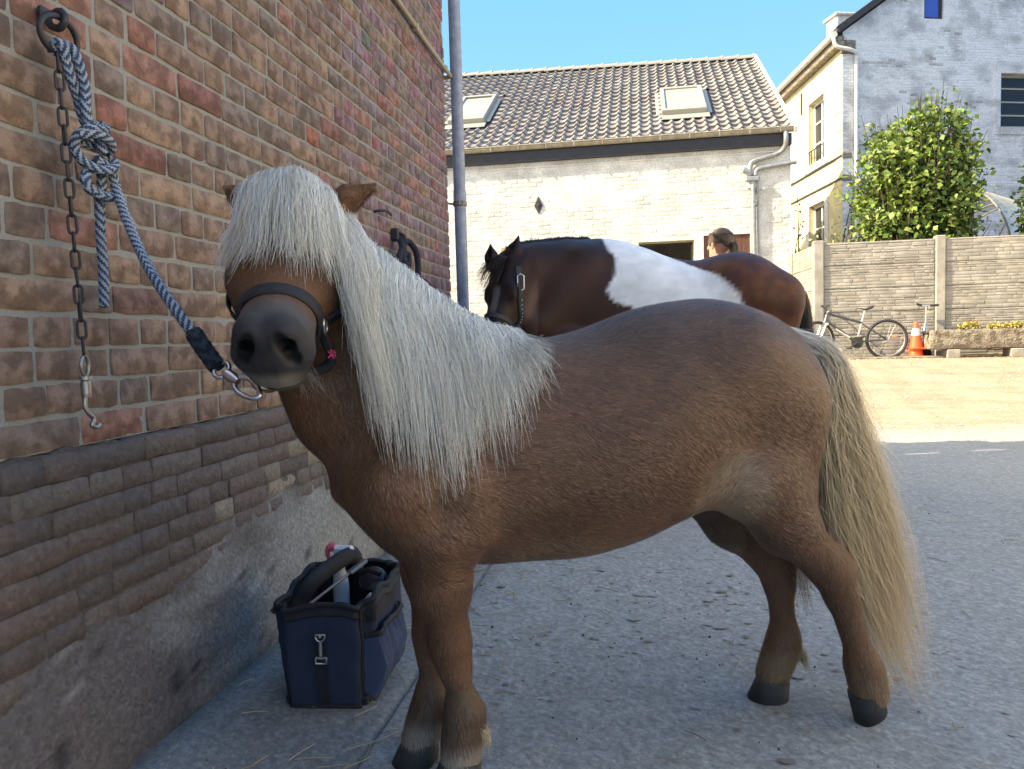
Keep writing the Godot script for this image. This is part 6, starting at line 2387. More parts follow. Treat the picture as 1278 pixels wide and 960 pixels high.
	bk.tube(br, 0.0045, 6, false, true)
	part(halter, "buckle", bk, steel)
	var loop := []
	for k in 28:
		var a := TAU * k / 28.0
		var c := h2p + h2h * 0.35 - h2n * 0.075
		var d := h2n * cos(a) + side * sin(a)
		var p := c + d * 0.05
		for i in 50:
			if f.v_at(p) > 0.0: break
			p += d * 0.005
		loop.append(p)
	part(halter, "noseband", strap(f, loop, func(_i: int) -> Vector3: return h2h, 0.03, 0.006, 0.004, true), web)


func build_person() -> void:
	var o := thing("person", "person with brown hair tied up seen from behind beyond the white patched horse", "person", Vector3(0.575, 0, -6.05), 0.7)
	var f := Field.new()
	# facing -z; standing, arms at the sides, hands resting forward
	f.chain([Vector3(0, 0.98, 0), Vector3(0, 1.12, 0), Vector3(0, 1.30, 0.01), Vector3(0, 1.40, 0.01)], [0.13, 0.115, 0.13, 0.10], 0.06, Vector3(1.25, 1, 0.8))
	f.cap(Vector3(-0.14, 1.40, 0.01), Vector3(0.14, 1.40, 0.01), 0.055, 0.055, 0.05)
	for s in [1.0, -1.0]:
		f.chain([Vector3(0.085 * s, 0.95, 0), Vector3(0.095 * s, 0.50, -0.01), Vector3(0.10 * s, 0.10, 0.03)], [0.10, 0.062, 0.045], 0.04)
		f.cap(Vector3(0.10 * s, 0.055, 0.04), Vector3(0.12 * s, 0.045, -0.14), 0.05, 0.038, 0.03)
		f.chain([Vector3(0.175 * s, 1.39, 0.01), Vector3(0.21 * s, 1.12, 0.03), Vector3(0.17 * s, 1.02, -0.18)], [0.05, 0.040, 0.028], 0.03)
	var g := nets(f, Vector3(-0.32, 0.0, -0.34), Vector3(0.32, 1.5, 0.2), 0.016)
	var body := func(p: Vector3, _n: Vector3) -> Color:
		if p.y < 0.11: return Color(0.03, 0.025, 0.02)
		if p.y < 0.97: return Color(0.04, 0.05, 0.09)
		return Color(0.10, 0.03, 0.035)
	# neck and head
	var fh := Field.new()
	fh.cap(Vector3(0, 1.40, 0.01), Vector3(0, 1.53, -0.01), 0.058, 0.05, 0.02)
	fh.cap(Vector3(0, 1.62, 0.01), Vector3(0, 1.585, -0.025), 0.088, 0.07, 0.03, Transform3D.IDENTITY, Vector3(0.86, 1.12, 1.05))
	fh.cap(Vector3(0, 1.53, -0.06), Vector3(0, 1.52, -0.075), 0.035, 0.028, 0.03)
	fh.cap(Vector3(0, 1.615, -0.105), Vector3(0, 1.58, -0.122), 0.009, 0.014, 0.012)
	for s in [1.0, -1.0]:
		fh.cap(Vector3(0.080 * s, 1.60, 0.005), Vector3(0.084 * s, 1.565, 0.0), 0.016, 0.012, 0.008, Transform3D.IDENTITY, Vector3(0.6, 1, 1))
		fh.cap(Vector3(0.032 * s, 1.615, -0.112), Vector3(0.034 * s, 1.615, -0.112), 0.012, 0.012, 0.012, Transform3D.IDENTITY, Vector3.ONE, true)
		# hands with fingers, at the ends of the forearms
		var w := Vector3(0.168 * s, 1.015, -0.19)
		fh.cap(w, w + Vector3(-0.006 * s, -0.02, -0.06), 0.026, 0.03, 0.01, Transform3D.IDENTITY, Vector3(0.6, 1, 1))
		for k in 4:
			var b := w + Vector3(-0.006 * s, 0.016 - 0.017 * k, -0.075)
			var l: float = [0.042, 0.048, 0.045, 0.034][k]
			fh.cap(b, b + Vector3(-0.01 * s, -0.01, -l), 0.0085, 0.008, 0.004)
			fh.cap(b + Vector3(-0.01 * s, -0.01, -l), b + Vector3(-0.022 * s, -0.025, -l - 0.018), 0.008, 0.007, 0.004)
		fh.cap(w + Vector3(-0.01 * s, 0.02, -0.03), w + Vector3(-0.03 * s, 0.035, -0.07), 0.010, 0.008, 0.006)
	fh.cap(Vector3(-0.025, 1.545, -0.105), Vector3(0.025, 1.545, -0.105), 0.004, 0.004, 0.006, Transform3D.IDENTITY, Vector3.ONE, true)
	var gh := nets(fh, Vector3(-0.24, 0.94, -0.36), Vector3(0.24, 1.76, 0.14), 0.006)
	var mm := skin_mesh(g, body)
	part(o, "body", skin_mesh(gh, func(_p: Vector3, _n: Vector3) -> Color: return Color(0.50, 0.27, 0.19)), mat("person_skin", Color.WHITE, 0.55))
	part(o, "clothes", mm, mat("person_clothes", Color.WHITE, 0.85))
	var layers := []
	for l in 2:
		var row := []
		for i in 13:
			var a := lerpf(-2.35, 2.35, i / 12.0)
			var root := Vector3(sin(a) * 0.070, 1.70 - 0.10 * absf(a) / 2.35 , cos(a) * 0.075 - 0.005)
			if absf(a) > 1.5: root = Vector3(sin(a) * 0.075, 1.685, cos(a) * 0.085)
			var pts := polyline([root, Vector3(root.x * 1.15, 1.655 + 0.01 * l, root.z * 1.1 + 0.02), Vector3(root.x * 0.7, 1.60, 0.085 + 0.012 * l), Vector3(root.x * 0.2, 1.565, 0.105 + 0.01 * l)], 4)
			row.append(pts)
		layers.append(row)
	var hc := func(t: float, la: float, p: Vector3) -> Color: return Color(0.075, 0.042, 0.024).lerp(Color(0.13, 0.08, 0.045), la)
	var sc := MB.new()   # cap of hair close to the skull
	sc.sheet(func(u: float, v: float) -> Vector3:
		var a := (u - 0.5) * 5.2
		var b := v * 1.75
		return Vector3(sin(a) * sin(b) * 0.088, 1.615 + cos(b) * 0.108, cos(a) * sin(b) * 0.106 + 0.008), 24, 12, Vector3.ZERO)
	for i in sc.c.size(): sc.c[i] = Color(0.085, 0.048, 0.028)
	part(o, "hair", sc, mat("brown_hair", Color.WHITE, 0.5))
	var m := part(o, "hair", hair(layers, 1500, 0.0013, 0.006, 0.006, hc, 61, func(p: Vector3) -> Vector3: return (p - Vector3(0, 1.61, 0)).normalized()), mats.brown_hair)
	m.set_meta("kind", "stuff")
	var bun := []
	for l in 2:
		var row := []
		for i in 5:
			var a := TAU * i / 5.0
			row.append(polyline([Vector3(cos(a) * 0.02, 1.57 + sin(a) * 0.02, 0.10), Vector3(cos(a) * 0.03, 1.56 + sin(a) * 0.03, 0.13 + 0.01 * l), Vector3(cos(a) * 0.03, 1.48 + sin(a) * 0.02, 0.14), Vector3(cos(a) * 0.015, 1.36, 0.13)], 4))
		bun.append(row)
	m = part(o, "ponytail", hair(bun, 700, 0.0013, 0.006, 0.006, hc, 62, func(p: Vector3) -> Vector3: return Vector3(0, 0.3, 1)), mats.brown_hair)
	m.set_meta("kind", "stuff")


# ---------------------------------------------------------------- ring, chain, ropes, downpipe on the brick wall

func rope(path: PackedVector3Array, rad: float, c0: Color, c1: Color, closed := false) -> MB:
	# braided rope: two colours of bulging strands wound round the core
	var m := MB.new()
	var pts := PackedVector3Array()
	var len := 0.0
	for i in path.size() - 1: len += path[i].distance_to(path[i + 1])
	var n := int(len / (rad * 0.24)) + 2
	var seg := 0
	var done := 0.0
	for k in n:
		var want := len * k / (n - 1)
		while seg < path.size() - 2 and done + path[seg].distance_to(path[seg + 1]) < want:
			done += path[seg].distance_to(path[seg + 1])
			seg += 1
		pts.append(path[seg].lerp(path[seg + 1], clampf((want - done) / maxf(path[seg].distance_to(path[seg + 1]), 1e-6), 0, 1)))
	var sides := 16
	var up := Vector3.ZERO
	var rings := []
	var cols := []
	for i in n:
		var t := (pts[mini(i + 1, n - 1)] - pts[maxi(i - 1, 0)]).normalized()
		if up == Vector3.ZERO: up = t.cross(Vector3(0.3, 0.2, 0.9)).normalized()
		up = (up - t * up.dot(t)).normalized()
		var w := t.cross(up)
		var ring := PackedVector3Array()
		var cl := PackedColorArray()
		var s := len * i / (n - 1)
		for k in sides:
			var a := TAU * k / sides
			var p1 := sin(a * 4.0 + s / rad * 3.4)
			var p2 := sin(a * 4.0 - s / rad * 3.4)
			ring.append(pts[i] + (up * cos(a) + w * sin(a)) * rad * (1.0 + 0.11 * maxf(p1, p2)))
			var mixv := smoothstep(-0.3, 0.3, p1 + 0.15 * sin(s * 400.0 + a * 3.0)) if cos(a + s * 9.0) > -0.2 else smoothstep(-0.2, 0.6, p2)
			cl.append(c0.lerp(c1, mixv))
		rings.append(ring)
		cols.append(cl)
	for i in n - 1:
		for k in sides:
			var l := (k + 1) % sides
			var nn := [(rings[i][k] - pts[i]).normalized(), (rings[i][l] - pts[i]).normalized(), (rings[i + 1][l] - pts[i + 1]).normalized(), (rings[i + 1][k] - pts[i + 1]).normalized()]
			m.col = cols[i][k]
			m.squad(rings[i][k], rings[i][l], rings[i + 1][l], rings[i + 1][k], nn[0], nn[1], nn[2], nn[3])
	for e in [0, n - 1]:
		var o := pts[0] - pts[1] if e == 0 else pts[n - 1] - pts[n - 2]
		for k in sides:
			m.col = c0
			m.flat(pts[e] + o.normalized() * rad * 0.3, rings[e][k], rings[e][(k + 1) % sides], o)
	return m


func link_mesh(len: float, wid: float, wire: float) -> ArrayMesh:
	var m := MB.new()
	var pts := PackedVector3Array()
	var r := wid * 0.5 - wire
	var h := len * 0.5 - wid * 0.5
	for k in 8: pts.append(Vector3(cos(PI * k / 7.0) * r, h + sin(PI * k / 7.0) * r, 0))
	for k in 8: pts.append(Vector3(-cos(PI * k / 7.0) * r, -h - sin(PI * k / 7.0) * r, 0))
	m.tube(pts, wire, 7, false, true)
	return m.mesh()


func build_wall_fittings() -> void:
	var iron: StandardMaterial3D = mats.iron
	var steel: StandardMaterial3D = mats.steel
	# tie ring: eye bolt in the wall and the ring through it
	var c := Vector3(-1.143, 1.572, -1.403)
	var t := thing("tie_ring", "black iron ring on an eye bolt at the top left of the brick wall", "ring", Vector3(-1.19, 1.605, -1.405))
	var X := Transform3D(Basis.IDENTITY, -t.position)
	var m := MB.new()
	m.tube(polyline([Vector3(-1.215, 1.625, -1.418), Vector3(-1.17, 1.62, -1.414), Vector3(-1.140, 1.622, -1.408), Vector3(-1.128, 1.603, -1.404), Vector3(-1.142, 1.588, -1.404), Vector3(-1.165, 1.597, -1.408), Vector3(-1.172, 1.612, -1.412)], 5), 0.0075, 8)
	m.box(Vector3(-1.183, 1.622, -1.416), Vector3(0.012, 0.03, 0.03), 0.003)
	part(t, "eye_bolt", m, iron, X)
	m = MB.new()
	var pts := PackedVector3Array()
	for k in 28:
		var a := TAU * k / 28.0
		pts.append(c + Vector3(sin(a) * 0.004, sin(a) * 0.036, cos(a) * 0.050))
	m.tube(pts, 0.0062, 9, false, true)
	part(t, "ring", m, iron, X)
	# chain and its snap hook
	var ch := thing("chain", "rusty dark chain with a snap hook hanging from the tie ring", "chain", Vector3(-1.135, 1.53, -1.395))
	X = Transform3D(Basis.IDENTITY, -ch.position)
	var lm := link_mesh(0.044, 0.021, 0.0030)
	var p := Vector3(-1.137, 1.533, -1.388)
	for k in 17:
		var q := p + Vector3(0.0004, -0.0352, -0.0008)
		var b := Basis(Vector3.UP, (0.75 if k % 2 else 0.75 + PI / 2) + 0.15 * sin(k * 1.9))
		b = Basis(Quaternion(Vector3.DOWN, (q - p).normalized())) * b
		part(ch, "link", lm, iron, Transform3D(b, (p + q) * 0.5) * Transform3D.IDENTITY)
		ch.get_child(-1).transform.origin -= ch.position
		p = q
	var hook := MB.new()
	var e := p + Vector3(0, -0.004, 0)
	pts = PackedVector3Array()
	for k in 16:
		var a := TAU * k / 16.0
		pts.append(e + Vector3(0.006 * cos(a), -0.018 + sin(a) * 0.021, cos(a) * 0.018))
	hook.tube(pts, 0.0034, 8, false, true)
	hook.lathe([Vector2(0.0, -0.001), Vector2(0.013, 0.0), Vector2(0.013, 0.007), Vector2(0.0, 0.008)], 14, Transform3D(Basis.IDENTITY, e + Vector3(0, -0.046, 0)))
	hook.lathe([Vector2(0.0, 0.0), Vector2(0.0095, 0.001), Vector2(0.0105, 0.008), Vector2(0.0105, 0.030), Vector2(0.0085, 0.036), Vector2(0.0, 0.037)], 14, Transform3D(Basis.IDENTITY, e + Vector3(0, -0.083, 0)))
	hook.tube(polyline([e + Vector3(0, -0.08, 0.003), e + Vector3(0, -0.10, 0.006), e + Vector3(0.002, -0.115, 0.0), e + Vector3(0.004, -0.128, -0.012), e + Vector3(0.004, -0.141, -0.006), e + Vector3(0.004, -0.146, -0.018), e + Vector3(0.004, -0.141, -0.028)], 4), 0.0048, 8)
	part(ch, "snap_hook", hook, metal("worn_steel", lin(0.38, 0.36, 0.33), 0.42), X)
	# lead rope of the pony, knotted round the ring
	var lr := thing("lead_rope", "blue and white braided lead rope knotted to the ring and clipped to the pony", "rope", Vector3(-1.13, 1.54, -1.40))
	X = Transform3D(Basis.IDENTITY, -lr.position)
	var blue := Color(0.045, 0.095, 0.20)
	var white := Color(0.58, 0.61, 0.64)
	var rm := mat("rope", Color.WHITE, 0.85, tex.softfine, 25.0, tex.bump_grit, 0.12)
	var R := 0.0094
	part(lr, "loop", rope(polyline([Vector3(-1.152, 1.535, -1.392), Vector3(-1.140, 1.553, -1.388), Vector3(-1.125, 1.545, -1.390), Vector3(-1.125, 1.514, -1.397), Vector3(-1.124, 1.482, -1.408), Vector3(-1.127, 1.455, -1.426), Vector3(-1.125, 1.425, -1.432), Vector3(-1.118, 1.395, -1.440)], 8), R, blue, white), rm, X)
	part(lr, "loop", rope(polyline([Vector3(-1.150, 1.535, -1.415), Vector3(-1.136, 1.556, -1.412), Vector3(-1.118, 1.540, -1.412), Vector3(-1.112, 1.505, -1.420), Vector3(-1.108, 1.470, -1.424), Vector3(-1.107, 1.435, -1.420), Vector3(-1.105, 1.405, -1.424), Vector3(-1.098, 1.38, -1.440), Vector3(-1.096, 1.35, -1.452)], 8), R, blue, white), rm, X)
	part(lr, "knot", rope(polyline([Vector3(-1.118, 1.395, -1.440), Vector3(-1.110, 1.408, -1.462), Vector3(-1.092, 1.402, -1.458), Vector3(-1.084, 1.392, -1.432), Vector3(-1.092, 1.388, -1.408), Vector3(-1.112, 1.372, -1.398), Vector3(-1.122, 1.350, -1.402), Vector3(-1.112, 1.325, -1.412), Vector3(-1.092, 1.312, -1.436), Vector3(-1.085, 1.322, -1.468), Vector3(-1.10, 1.340, -1.482), Vector3(-1.118, 1.342, -1.470), Vector3(-1.120, 1.325, -1.448), Vector3(-1.112, 1.300, -1.416), Vector3(-1.106, 1.276, -1.410), Vector3(-1.098, 1.262, -1.430), Vector3(-1.092, 1.262, -1.462), Vector3(-1.10, 1.275, -1.485)], 6), R, blue, white), rm, X)
	part(lr, "knot", rope(polyline([Vector3(-1.105, 1.375, -1.395), Vector3(-1.085, 1.380, -1.42), Vector3(-1.082, 1.372, -1.455), Vector3(-1.10, 1.36, -1.475), Vector3(-1.118, 1.365, -1.455), Vector3(-1.125, 1.37, -1.42)], 6), R, blue, white), rm, X)
	part(lr, "free_end", rope(polyline([Vector3(-1.112, 1.335, -1.462), Vector3(-1.112, 1.286, -1.461), Vector3(-1.112, 1.235, -1.451), Vector3(-1.112, 1.172, -1.449), Vector3(-1.112, 1.106, -1.450), Vector3(-1.112, 1.034, -1.446)], 6), R, blue, white), rm, X)
	part(lr, "lead", rope(polyline([Vector3(-1.105, 1.335, -1.440), Vector3(-1.095, 1.318, -1.468), Vector3(-1.085, 1.275, -1.472), Vector3(-1.02, 1.192, -1.415), Vector3(-0.93, 1.092, -1.345), Vector3(-0.845, 1.005, -1.300), Vector3(-0.800, 0.957, -1.285)], 10), 0.0092, blue, white), rm, X)
	part(lr, "wrapped_end", rope(polyline([Vector3(-0.812, 0.972, -1.288), Vector3(-0.785, 0.940, -1.279), Vector3(-0.757, 0.909, -1.270)], 6), 0.0150, Color(0.015, 0.02, 0.03), Color(0.05, 0.06, 0.08)), rm, X)
	var clip := MB.new()
	var a0 := Vector3(-0.757, 0.909, -1.270)
	var a1 := Vector3(-0.690, 0.866, -1.262)
	var d := (a1 - a0).normalized()
	var u := d.cross(Vector3(0.4, 0.2, 1.0)).normalized()
	pts = PackedVector3Array()
	for k in 14:
		var a := TAU * k / 14.0
		pts.append(a0 + d * (0.010 + cos(a) * 0.013) + u * sin(a) * 0.015)
	clip.tube(pts, 0.0042, 8, false, true)
	clip.tube(polyline([a0 + d * 0.022, a0 + d * 0.036, a0 + d * 0.050], 3), [0.010, 0.0105, 0.011, 0.0105, 0.010, 0.009, 0.008], 10)
	pts = PackedVector3Array()
	for k in 18:
		var a := TAU * k / 18.0
		pts.append(a0 + d * (0.072 + cos(a) * 0.028) + u * sin(a) * (0.015 - 0.003 * cos(a)))
	clip.tube(pts, 0.0048, 8, false, true)
	part(lr, "clip", clip, steel, X)
	var cr := MB.new()
	pts = PackedVector3Array()
	var cc := Vector3(-0.672, 0.872, -1.278)
	for k in 16:
		var a := TAU * k / 16.0
		pts.append(cc + Vector3(cos(a) * 0.020, sin(a) * 0.010, sin(a) * 0.016))
	cr.tube(pts, 0.0032, 8, false, true)
	part(lr, "ring", cr, metal("brass", lin(0.55, 0.38, 0.18), 0.35), X)
	# second ring further along with a dark lead
	var t2 := thing("dark_lead", "black lead rope hung on a hook farther along the brick wall", "rope", Vector3(-1.17, 1.45, -3.60))
	X = Transform3D(Basis.IDENTITY, -t2.position)
	var bl := MB.new()
	bl.box(Vector3(-1.175, 1.452, -3.60), Vector3(0.04, 0.06, 0.05), 0.006)
	bl.tube(polyline([Vector3(-1.19, 1.46, -3.60), Vector3(-1.14, 1.45, -3.60), Vector3(-1.13, 1.42, -3.60), Vector3(-1.15, 1.40, -3.60)], 4), 0.010, 8)
	part(t2, "hook", bl, iron, X)
	var dk := Color(0.012, 0.013, 0.018)
	var dk2 := Color(0.03, 0.034, 0.045)
	part(t2, "rope", rope(polyline([Vector3(-1.15, 1.43, -3.60), Vector3(-1.13, 1.39, -3.56), Vector3(-1.12, 1.33, -3.47), Vector3(-1.11, 1.28, -3.45), Vector3(-1.11, 1.27, -3.50), Vector3(-1.12, 1.33, -3.55), Vector3(-1.13, 1.40, -3.58), Vector3(-1.12, 1.42, -3.62), Vector3(-1.10, 1.38, -3.67), Vector3(-1.09, 1.30, -3.67), Vector3(-1.08, 1.21, -3.61)], 8), 0.014, dk, dk2), rm, X)
	part(t2, "rope", rope(polyline([Vector3(-1.15, 1.42, -3.59), Vector3(-1.12, 1.37, -3.53), Vector3(-1.11, 1.31, -3.50), Vector3(-1.10, 1.30, -3.55), Vector3(-1.12, 1.36, -3.60), Vector3(-1.13, 1.34, -3.5), Vector3(-1.12, 1.26, -3.46)], 8), 0.013, dk, dk2), rm, X)
	part(t2, "rope", rope(polyline([Vector3(-1.10, 1.255, -3.47), Vector3(-1.09, 1.258, -3.56), Vector3(-1.09, 1.250, -3.66), Vector3(-1.09, 1.232, -3.80), Vector3(-1.095, 1.212, -3.93)], 8), 0.012, dk, dk2), rm, X)
	var t3 := thing("wall_hook", "small bent iron hook sticking out of the brick wall", "hook", Vector3(-1.19, 1.53, -3.4))
	bl = MB.new()
	bl.tube(polyline([Vector3(-1.2, 1.528, -3.36), Vector3(-1.165, 1.531, -3.36), Vector3(-1.15, 1.535, -3.41), Vector3(-1.155, 1.528, -3.48)], 4), 0.006, 7)
	part(t3, "hook", bl, iron, Transform3D(Basis.IDENTITY, -t3.position))
	# cable along the wall, downpipe at the corner
	var cb := thing("wall_cable", "pale cable clipped along the top of the brick wall", "cable", Vector3(-1.17, 2.6, -3.8))
	X = Transform3D(Basis.IDENTITY, -cb.position)
	m = MB.new()
	m.tube(polyline([Vector3(-1.172, 2.66, -2.2), Vector3(-1.172, 2.625, -3.2), Vector3(-1.172, 2.612, -3.76), Vector3(-1.170, 2.604, -4.0), Vector3(-1.172, 2.596, -4.13), Vector3(-1.170, 2.585, -4.5), Vector3(-1.165, 2.575, -4.70), Vector3(-1.168, 2.57, -4.76), Vector3(-1.22, 2.57, -4.77)], 5), 0.013, 8)
	part(cb, "cable", m, mats.cable, X)
	for z in [-2.6, -3.3, -4.05, -4.66]:
		m = MB.new()
		m.box(Vector3(-1.172, 2.600 + (z + 4.05) * 0.03, z), Vector3(0.034, 0.042, 0.02), 0.005)
		part(cb, "clip", m, mats.cable, X)
	var dp := thing("corner_downpipe", "tall grey-blue downpipe standing at the end of the brick wall", "pipe", Vector3(-1.137, 0, -4.80))
	m = MB.new()
	m.lathe([Vector2(0.0375, 0.0), Vector2(0.0375, 1.80), Vector2(0.041, 1.80), Vector2(0.041, 1.87), Vector2(0.0375, 1.87), Vector2(0.0375, 4.9)], 24)
	part(dp, "pipe", m, mats.pipe_paint)
	for y in [1.775, 3.6]:
		m = MB.new()
		m.lathe([Vector2(0.039, y), Vector2(0.044, y + 0.004), Vector2(0.044, y + 0.03), Vector2(0.039, y + 0.034)], 24)
		m.tube(PackedVector3Array([Vector3(-0.04, y + 0.017, 0.0), Vector3(-0.10, y + 0.017, 0.09)]), 0.007, 7)
		m.box(Vector3(0.0, y + 0.017, 0.05), Vector3(0.02, 0.03, 0.016), 0.003)
		part(dp, "clamp", m, mats.trough)


# ---------------------------------------------------------------- grooming bag

func build_bag() -> void:
	var o := thing("grooming_bag", "open navy blue grooming bag with black trim standing against the wall base", "bag", Vector3(-0.850, 0, -2.02), 0.10)
	var navy := mat("navy_cloth", lin(0.017, 0.027, 0.062), 0.75, tex.softfine, 14.0, tex.bump_fine, 0.12)
	var black := mat("black_trim", lin(0.013, 0.013, 0.016), 0.7, tex.softfine, 18.0, tex.bump_fine, 0.1)
	var nz := FastNoiseLite.new()
	nz.seed = 6
	nz.frequency = 5.0
	nz.fractal_octaves = 3
	var hw := 0.118
	var hl := 0.195
	var H := 0.275
	# perimeter of a rounded rectangle, u in 0..1 starting at the front left corner and going along the front
	var per := func(u: float, grow: float) -> Vector3:
		var w := hw + grow
		var l := hl + grow
		var total := 4.0 * (w + l)
		var s := fposmod(u, 1.0) * total
		if s < 2 * w: return Vector3(-w + s, 0, l)
		s -= 2 * w
		if s < 2 * l: return Vector3(w, 0, l - s)
		s -= 2 * l
		if s < 2 * w: return Vector3(w - s, 0, -l)
		s -= 2 * w
		return Vector3(-w, 0, -l + s)
	var shape := func(u: float, v: float, inset: float) -> Vector3:
		var p: Vector3 = per.call(u, -inset + 0.010 * v)
		var c := Vector3(p.x / hw, 0, p.z / hl)
		# soften the corners, let the sides sag and bulge
		var k := minf(absf(c.x), absf(c.z))
		p -= Vector3(c.x, 0, c.z) * 0.030 * smoothstep(0.75, 1.0, k)
		var bulge := sin(v * PI) * 0.014 * (1.0 - k) + nz.get_noise_3d(p.x * 1.3, v * 0.4, p.z * 1.3) * 0.034 * v * smoothstep(0.0, 0.3, v) * (1.0 - 0.75 * v * v)
		p += Vector3(c.x, 0, c.z).normalized() * bulge
		p.y = H * v + nz.get_noise_2d(u * 1.1, 7.0) * 0.022 * v - sin(u * 4.0 * PI) * 0.004 * v
		if p.x < 0.0: p.y -= 0.02 * v * smoothstep(0.0, 1.0, -c.x) * smoothstep(-0.2, 1.0, c.z)
		p.x += 0.012 * v * smoothstep(-0.2, 1.0, -c.x) * -1.0
		return p
	var m := MB.new()
	m.sheet(func(u: float, v: float) -> Vector3: return shape.call(u, v, 0.0), 96, 16)
	for i in m.n.size():
		var cen := Vector3(0, m.v[i].y, 0)
		if m.n[i].dot(m.v[i] - cen) < 0.0: m.n[i] = -m.n[i]
	part(o, "outer_cloth", m, navy)
	m = MB.new()
	m.sheet(func(u: float, v: float) -> Vector3: return shape.call(u, v, 0.008), 60, 10)
	part(o, "lining", m, black)
	m = MB.new()
	m.box(Vector3(0, 0.012, 0), Vector3(hw * 2 - 0.02, 0.02, hl * 2 - 0.02), 0.004)
	part(o, "floor", m, black)
	# trims: rim, foot, corners
	var trim := func(called: String, fn: Callable, n: int, r: float, closed: bool, fs := Vector2.ONE) -> void:
		var pts := PackedVector3Array()
		for k in n: pts.append(fn.call(float(k) / (n if closed else n - 1)))
		var t := MB.new()
		t.tube(pts, r, 7, not closed, closed, fs)
		part(o, called, t, black)
	trim.call("rim_binding", func(t: float) -> Vector3: return shape.call(t, 1.0, 0.003) + Vector3(0, -0.004, 0), 90, 0.0085, true)
	trim.call("rim_band", func(t: float) -> Vector3: return shape.call(t, 0.93, -0.001), 90, 0.012, true, Vector2(0.25, 1.0))
	trim.call("foot_binding", func(t: float) -> Vector3: return shape.call(t, 0.02, -0.001), 90, 0.006, true)
	var tot := 4.0 * (hw + hl)
	for s in [0.0, 2 * hw, 2 * hw + 2 * hl, 4 * hw + 2 * hl]:
		trim.call("corner_binding", func(t: float) -> Vector3: return shape.call(s / tot, t, -0.002), 16, 0.0065, false)
	# webbing and snap hook on the end
	var web := MB.new()
	var uf := hw / tot
	for k in 14:
		var v0 := k / 14.0 * 0.66
		var v1 := (k + 1) / 14.0 * 0.66
		var ps := []
		for q in [[-0.014, v0], [0.014, v0], [0.014, v1], [-0.014, v1]]:
			ps.append(shape.call(uf + q[0] / tot, q[1], -0.0035))
		web.quad(ps[0], ps[1], ps[2], ps[3], Vector3(0, 0, 1))
	part(o, "webbing", web, black)
	var hk := MB.new()
	var hc: Vector3 = shape.call(uf + 0.003, 0.70, -0.007)
	var pts := PackedVector3Array()
	for k in 12:
		var a := PI * k / 11.0
		pts.append(hc + Vector3(cos(a) * 0.013, -sin(a) * 0.018 + 0.008, 0))
	hk.tube(pts, 0.0026, 7, false, true)
	hk.tube(PackedVector3Array([hc + Vector3(0, -0.012, 0), hc + Vector3(0, -0.032, 0), hc + Vector3(0, -0.048, 0)]), [0.0045, 0.0055, 0.004], 9)
	pts = PackedVector3Array()
	for q in [[-1, 0], [-1, -1], [1, -1], [1, 0], [0.9, 0.1], [0, -0.05], [-0.9, 0.1]]:
		pts.append(hc + Vector3(q[0] * 0.014, -0.053 + q[1] * 0.014, 0))
	hk.tube(pts, 0.0028, 7, false, true)
	hk.lathe([Vector2(0.0045, 0), Vector2(0.0045, 0.003), Vector2(0, 0.004)], 10, Transform3D(Basis(Vector3.RIGHT, PI / 2), hc + Vector3(0, 0.004, 0)))
	part(o, "snap_hook", hk, mats.steel)
	var st := MB.new()
	var sp: Vector3 = shape.call(0.012 / tot, 0.86, -0.002)
	st.lathe([Vector2(0.006, 0), Vector2(0.005, 0.003), Vector2(0, 0.004)], 12, Transform3D(Basis(Vector3.RIGHT, PI / 2), sp))
	part(o, "press_stud", st, mats.steel)
	# gathered pocket on the long side
	var us := (2 * hw + 0.012) / tot
	var ul := (hl * 1.30) / tot
	var pk := MB.new()
	pk.sheet(func(u: float, v: float) -> Vector3:
		var p: Vector3 = shape.call(us + ul * u, 0.04 + 0.62 * v, 0.0)
		var edge := smoothstep(0.0, 0.08, u) * smoothstep(1.0, 0.92, u)
		var pleat := sin(u * 62.0 + sin(u * 9.0) * 1.5) * 0.0075 * smoothstep(0.15, 1.0, v)
		return p + Vector3(0.003 + edge * (sin(minf(v * 1.1, 1.0) * PI) * 0.020 + 0.010 * smoothstep(0.0, 0.3, v) + pleat + nz.get_noise_2d(u * 0.8, v * 0.5) * 0.008), 0, 0), 70, 16, Vector3.RIGHT)
	part(o, "pocket", pk, mat("pocket_cloth", lin(0.040, 0.062, 0.145), 0.7, tex.softfine, 14.0, tex.bump_fine, 0.12))
	var el := MB.new()
	var ep := PackedVector3Array()
	for k in 40:
		var u := k / 39.0
		var edge := smoothstep(0.0, 0.08, u) * smoothstep(1.0, 0.92, u)
		ep.append(shape.call(us + ul * u, 0.665, 0.0) + Vector3(0.005 + edge * 0.013 + sin(u * 62.0) * 0.0015 * edge, 0, 0))
	el.tube(ep, 0.008, 7, true, false, Vector2(0.5, 1.0))
	part(o, "pocket_elastic", el, black)
	var hb := MB.new()
	for k in 30:
		var u0 := us + ul * k / 30.0
		var u1 := us + ul * (k + 1) / 30.0
		hb.quad(shape.call(u0, 0.78, -0.003), shape.call(u1, 0.78, -0.003), shape.call(u1, 0.93, -0.003), shape.call(u0, 0.93, -0.003), Vector3.RIGHT)
	part(o, "side_band", hb, black)
	# padded handle that has flopped across the opening
	var hd := MB.new()
	hd.tube(polyline([Vector3(-0.108, 0.23, 0.04), Vector3(-0.085, 0.272, 0.02), Vector3(-0.055, 0.296, -0.03), Vector3(-0.025, 0.312, -0.08), Vector3(-0.005, 0.312, -0.125), Vector3(0.0, 0.28, -0.155), Vector3(0.0, 0.22, -0.165)], 6), 0.025, 10, true, false, Vector2(0.55, 1.0))
	part(o, "handle", hd, black)
	# what is in it
	var X := o.transform
	var bt := thing("spray_bottle", "white spray bottle with pink trigger head sticking out of the bag", "bottle", X * Vector3(-0.045, 0.03, -0.12))
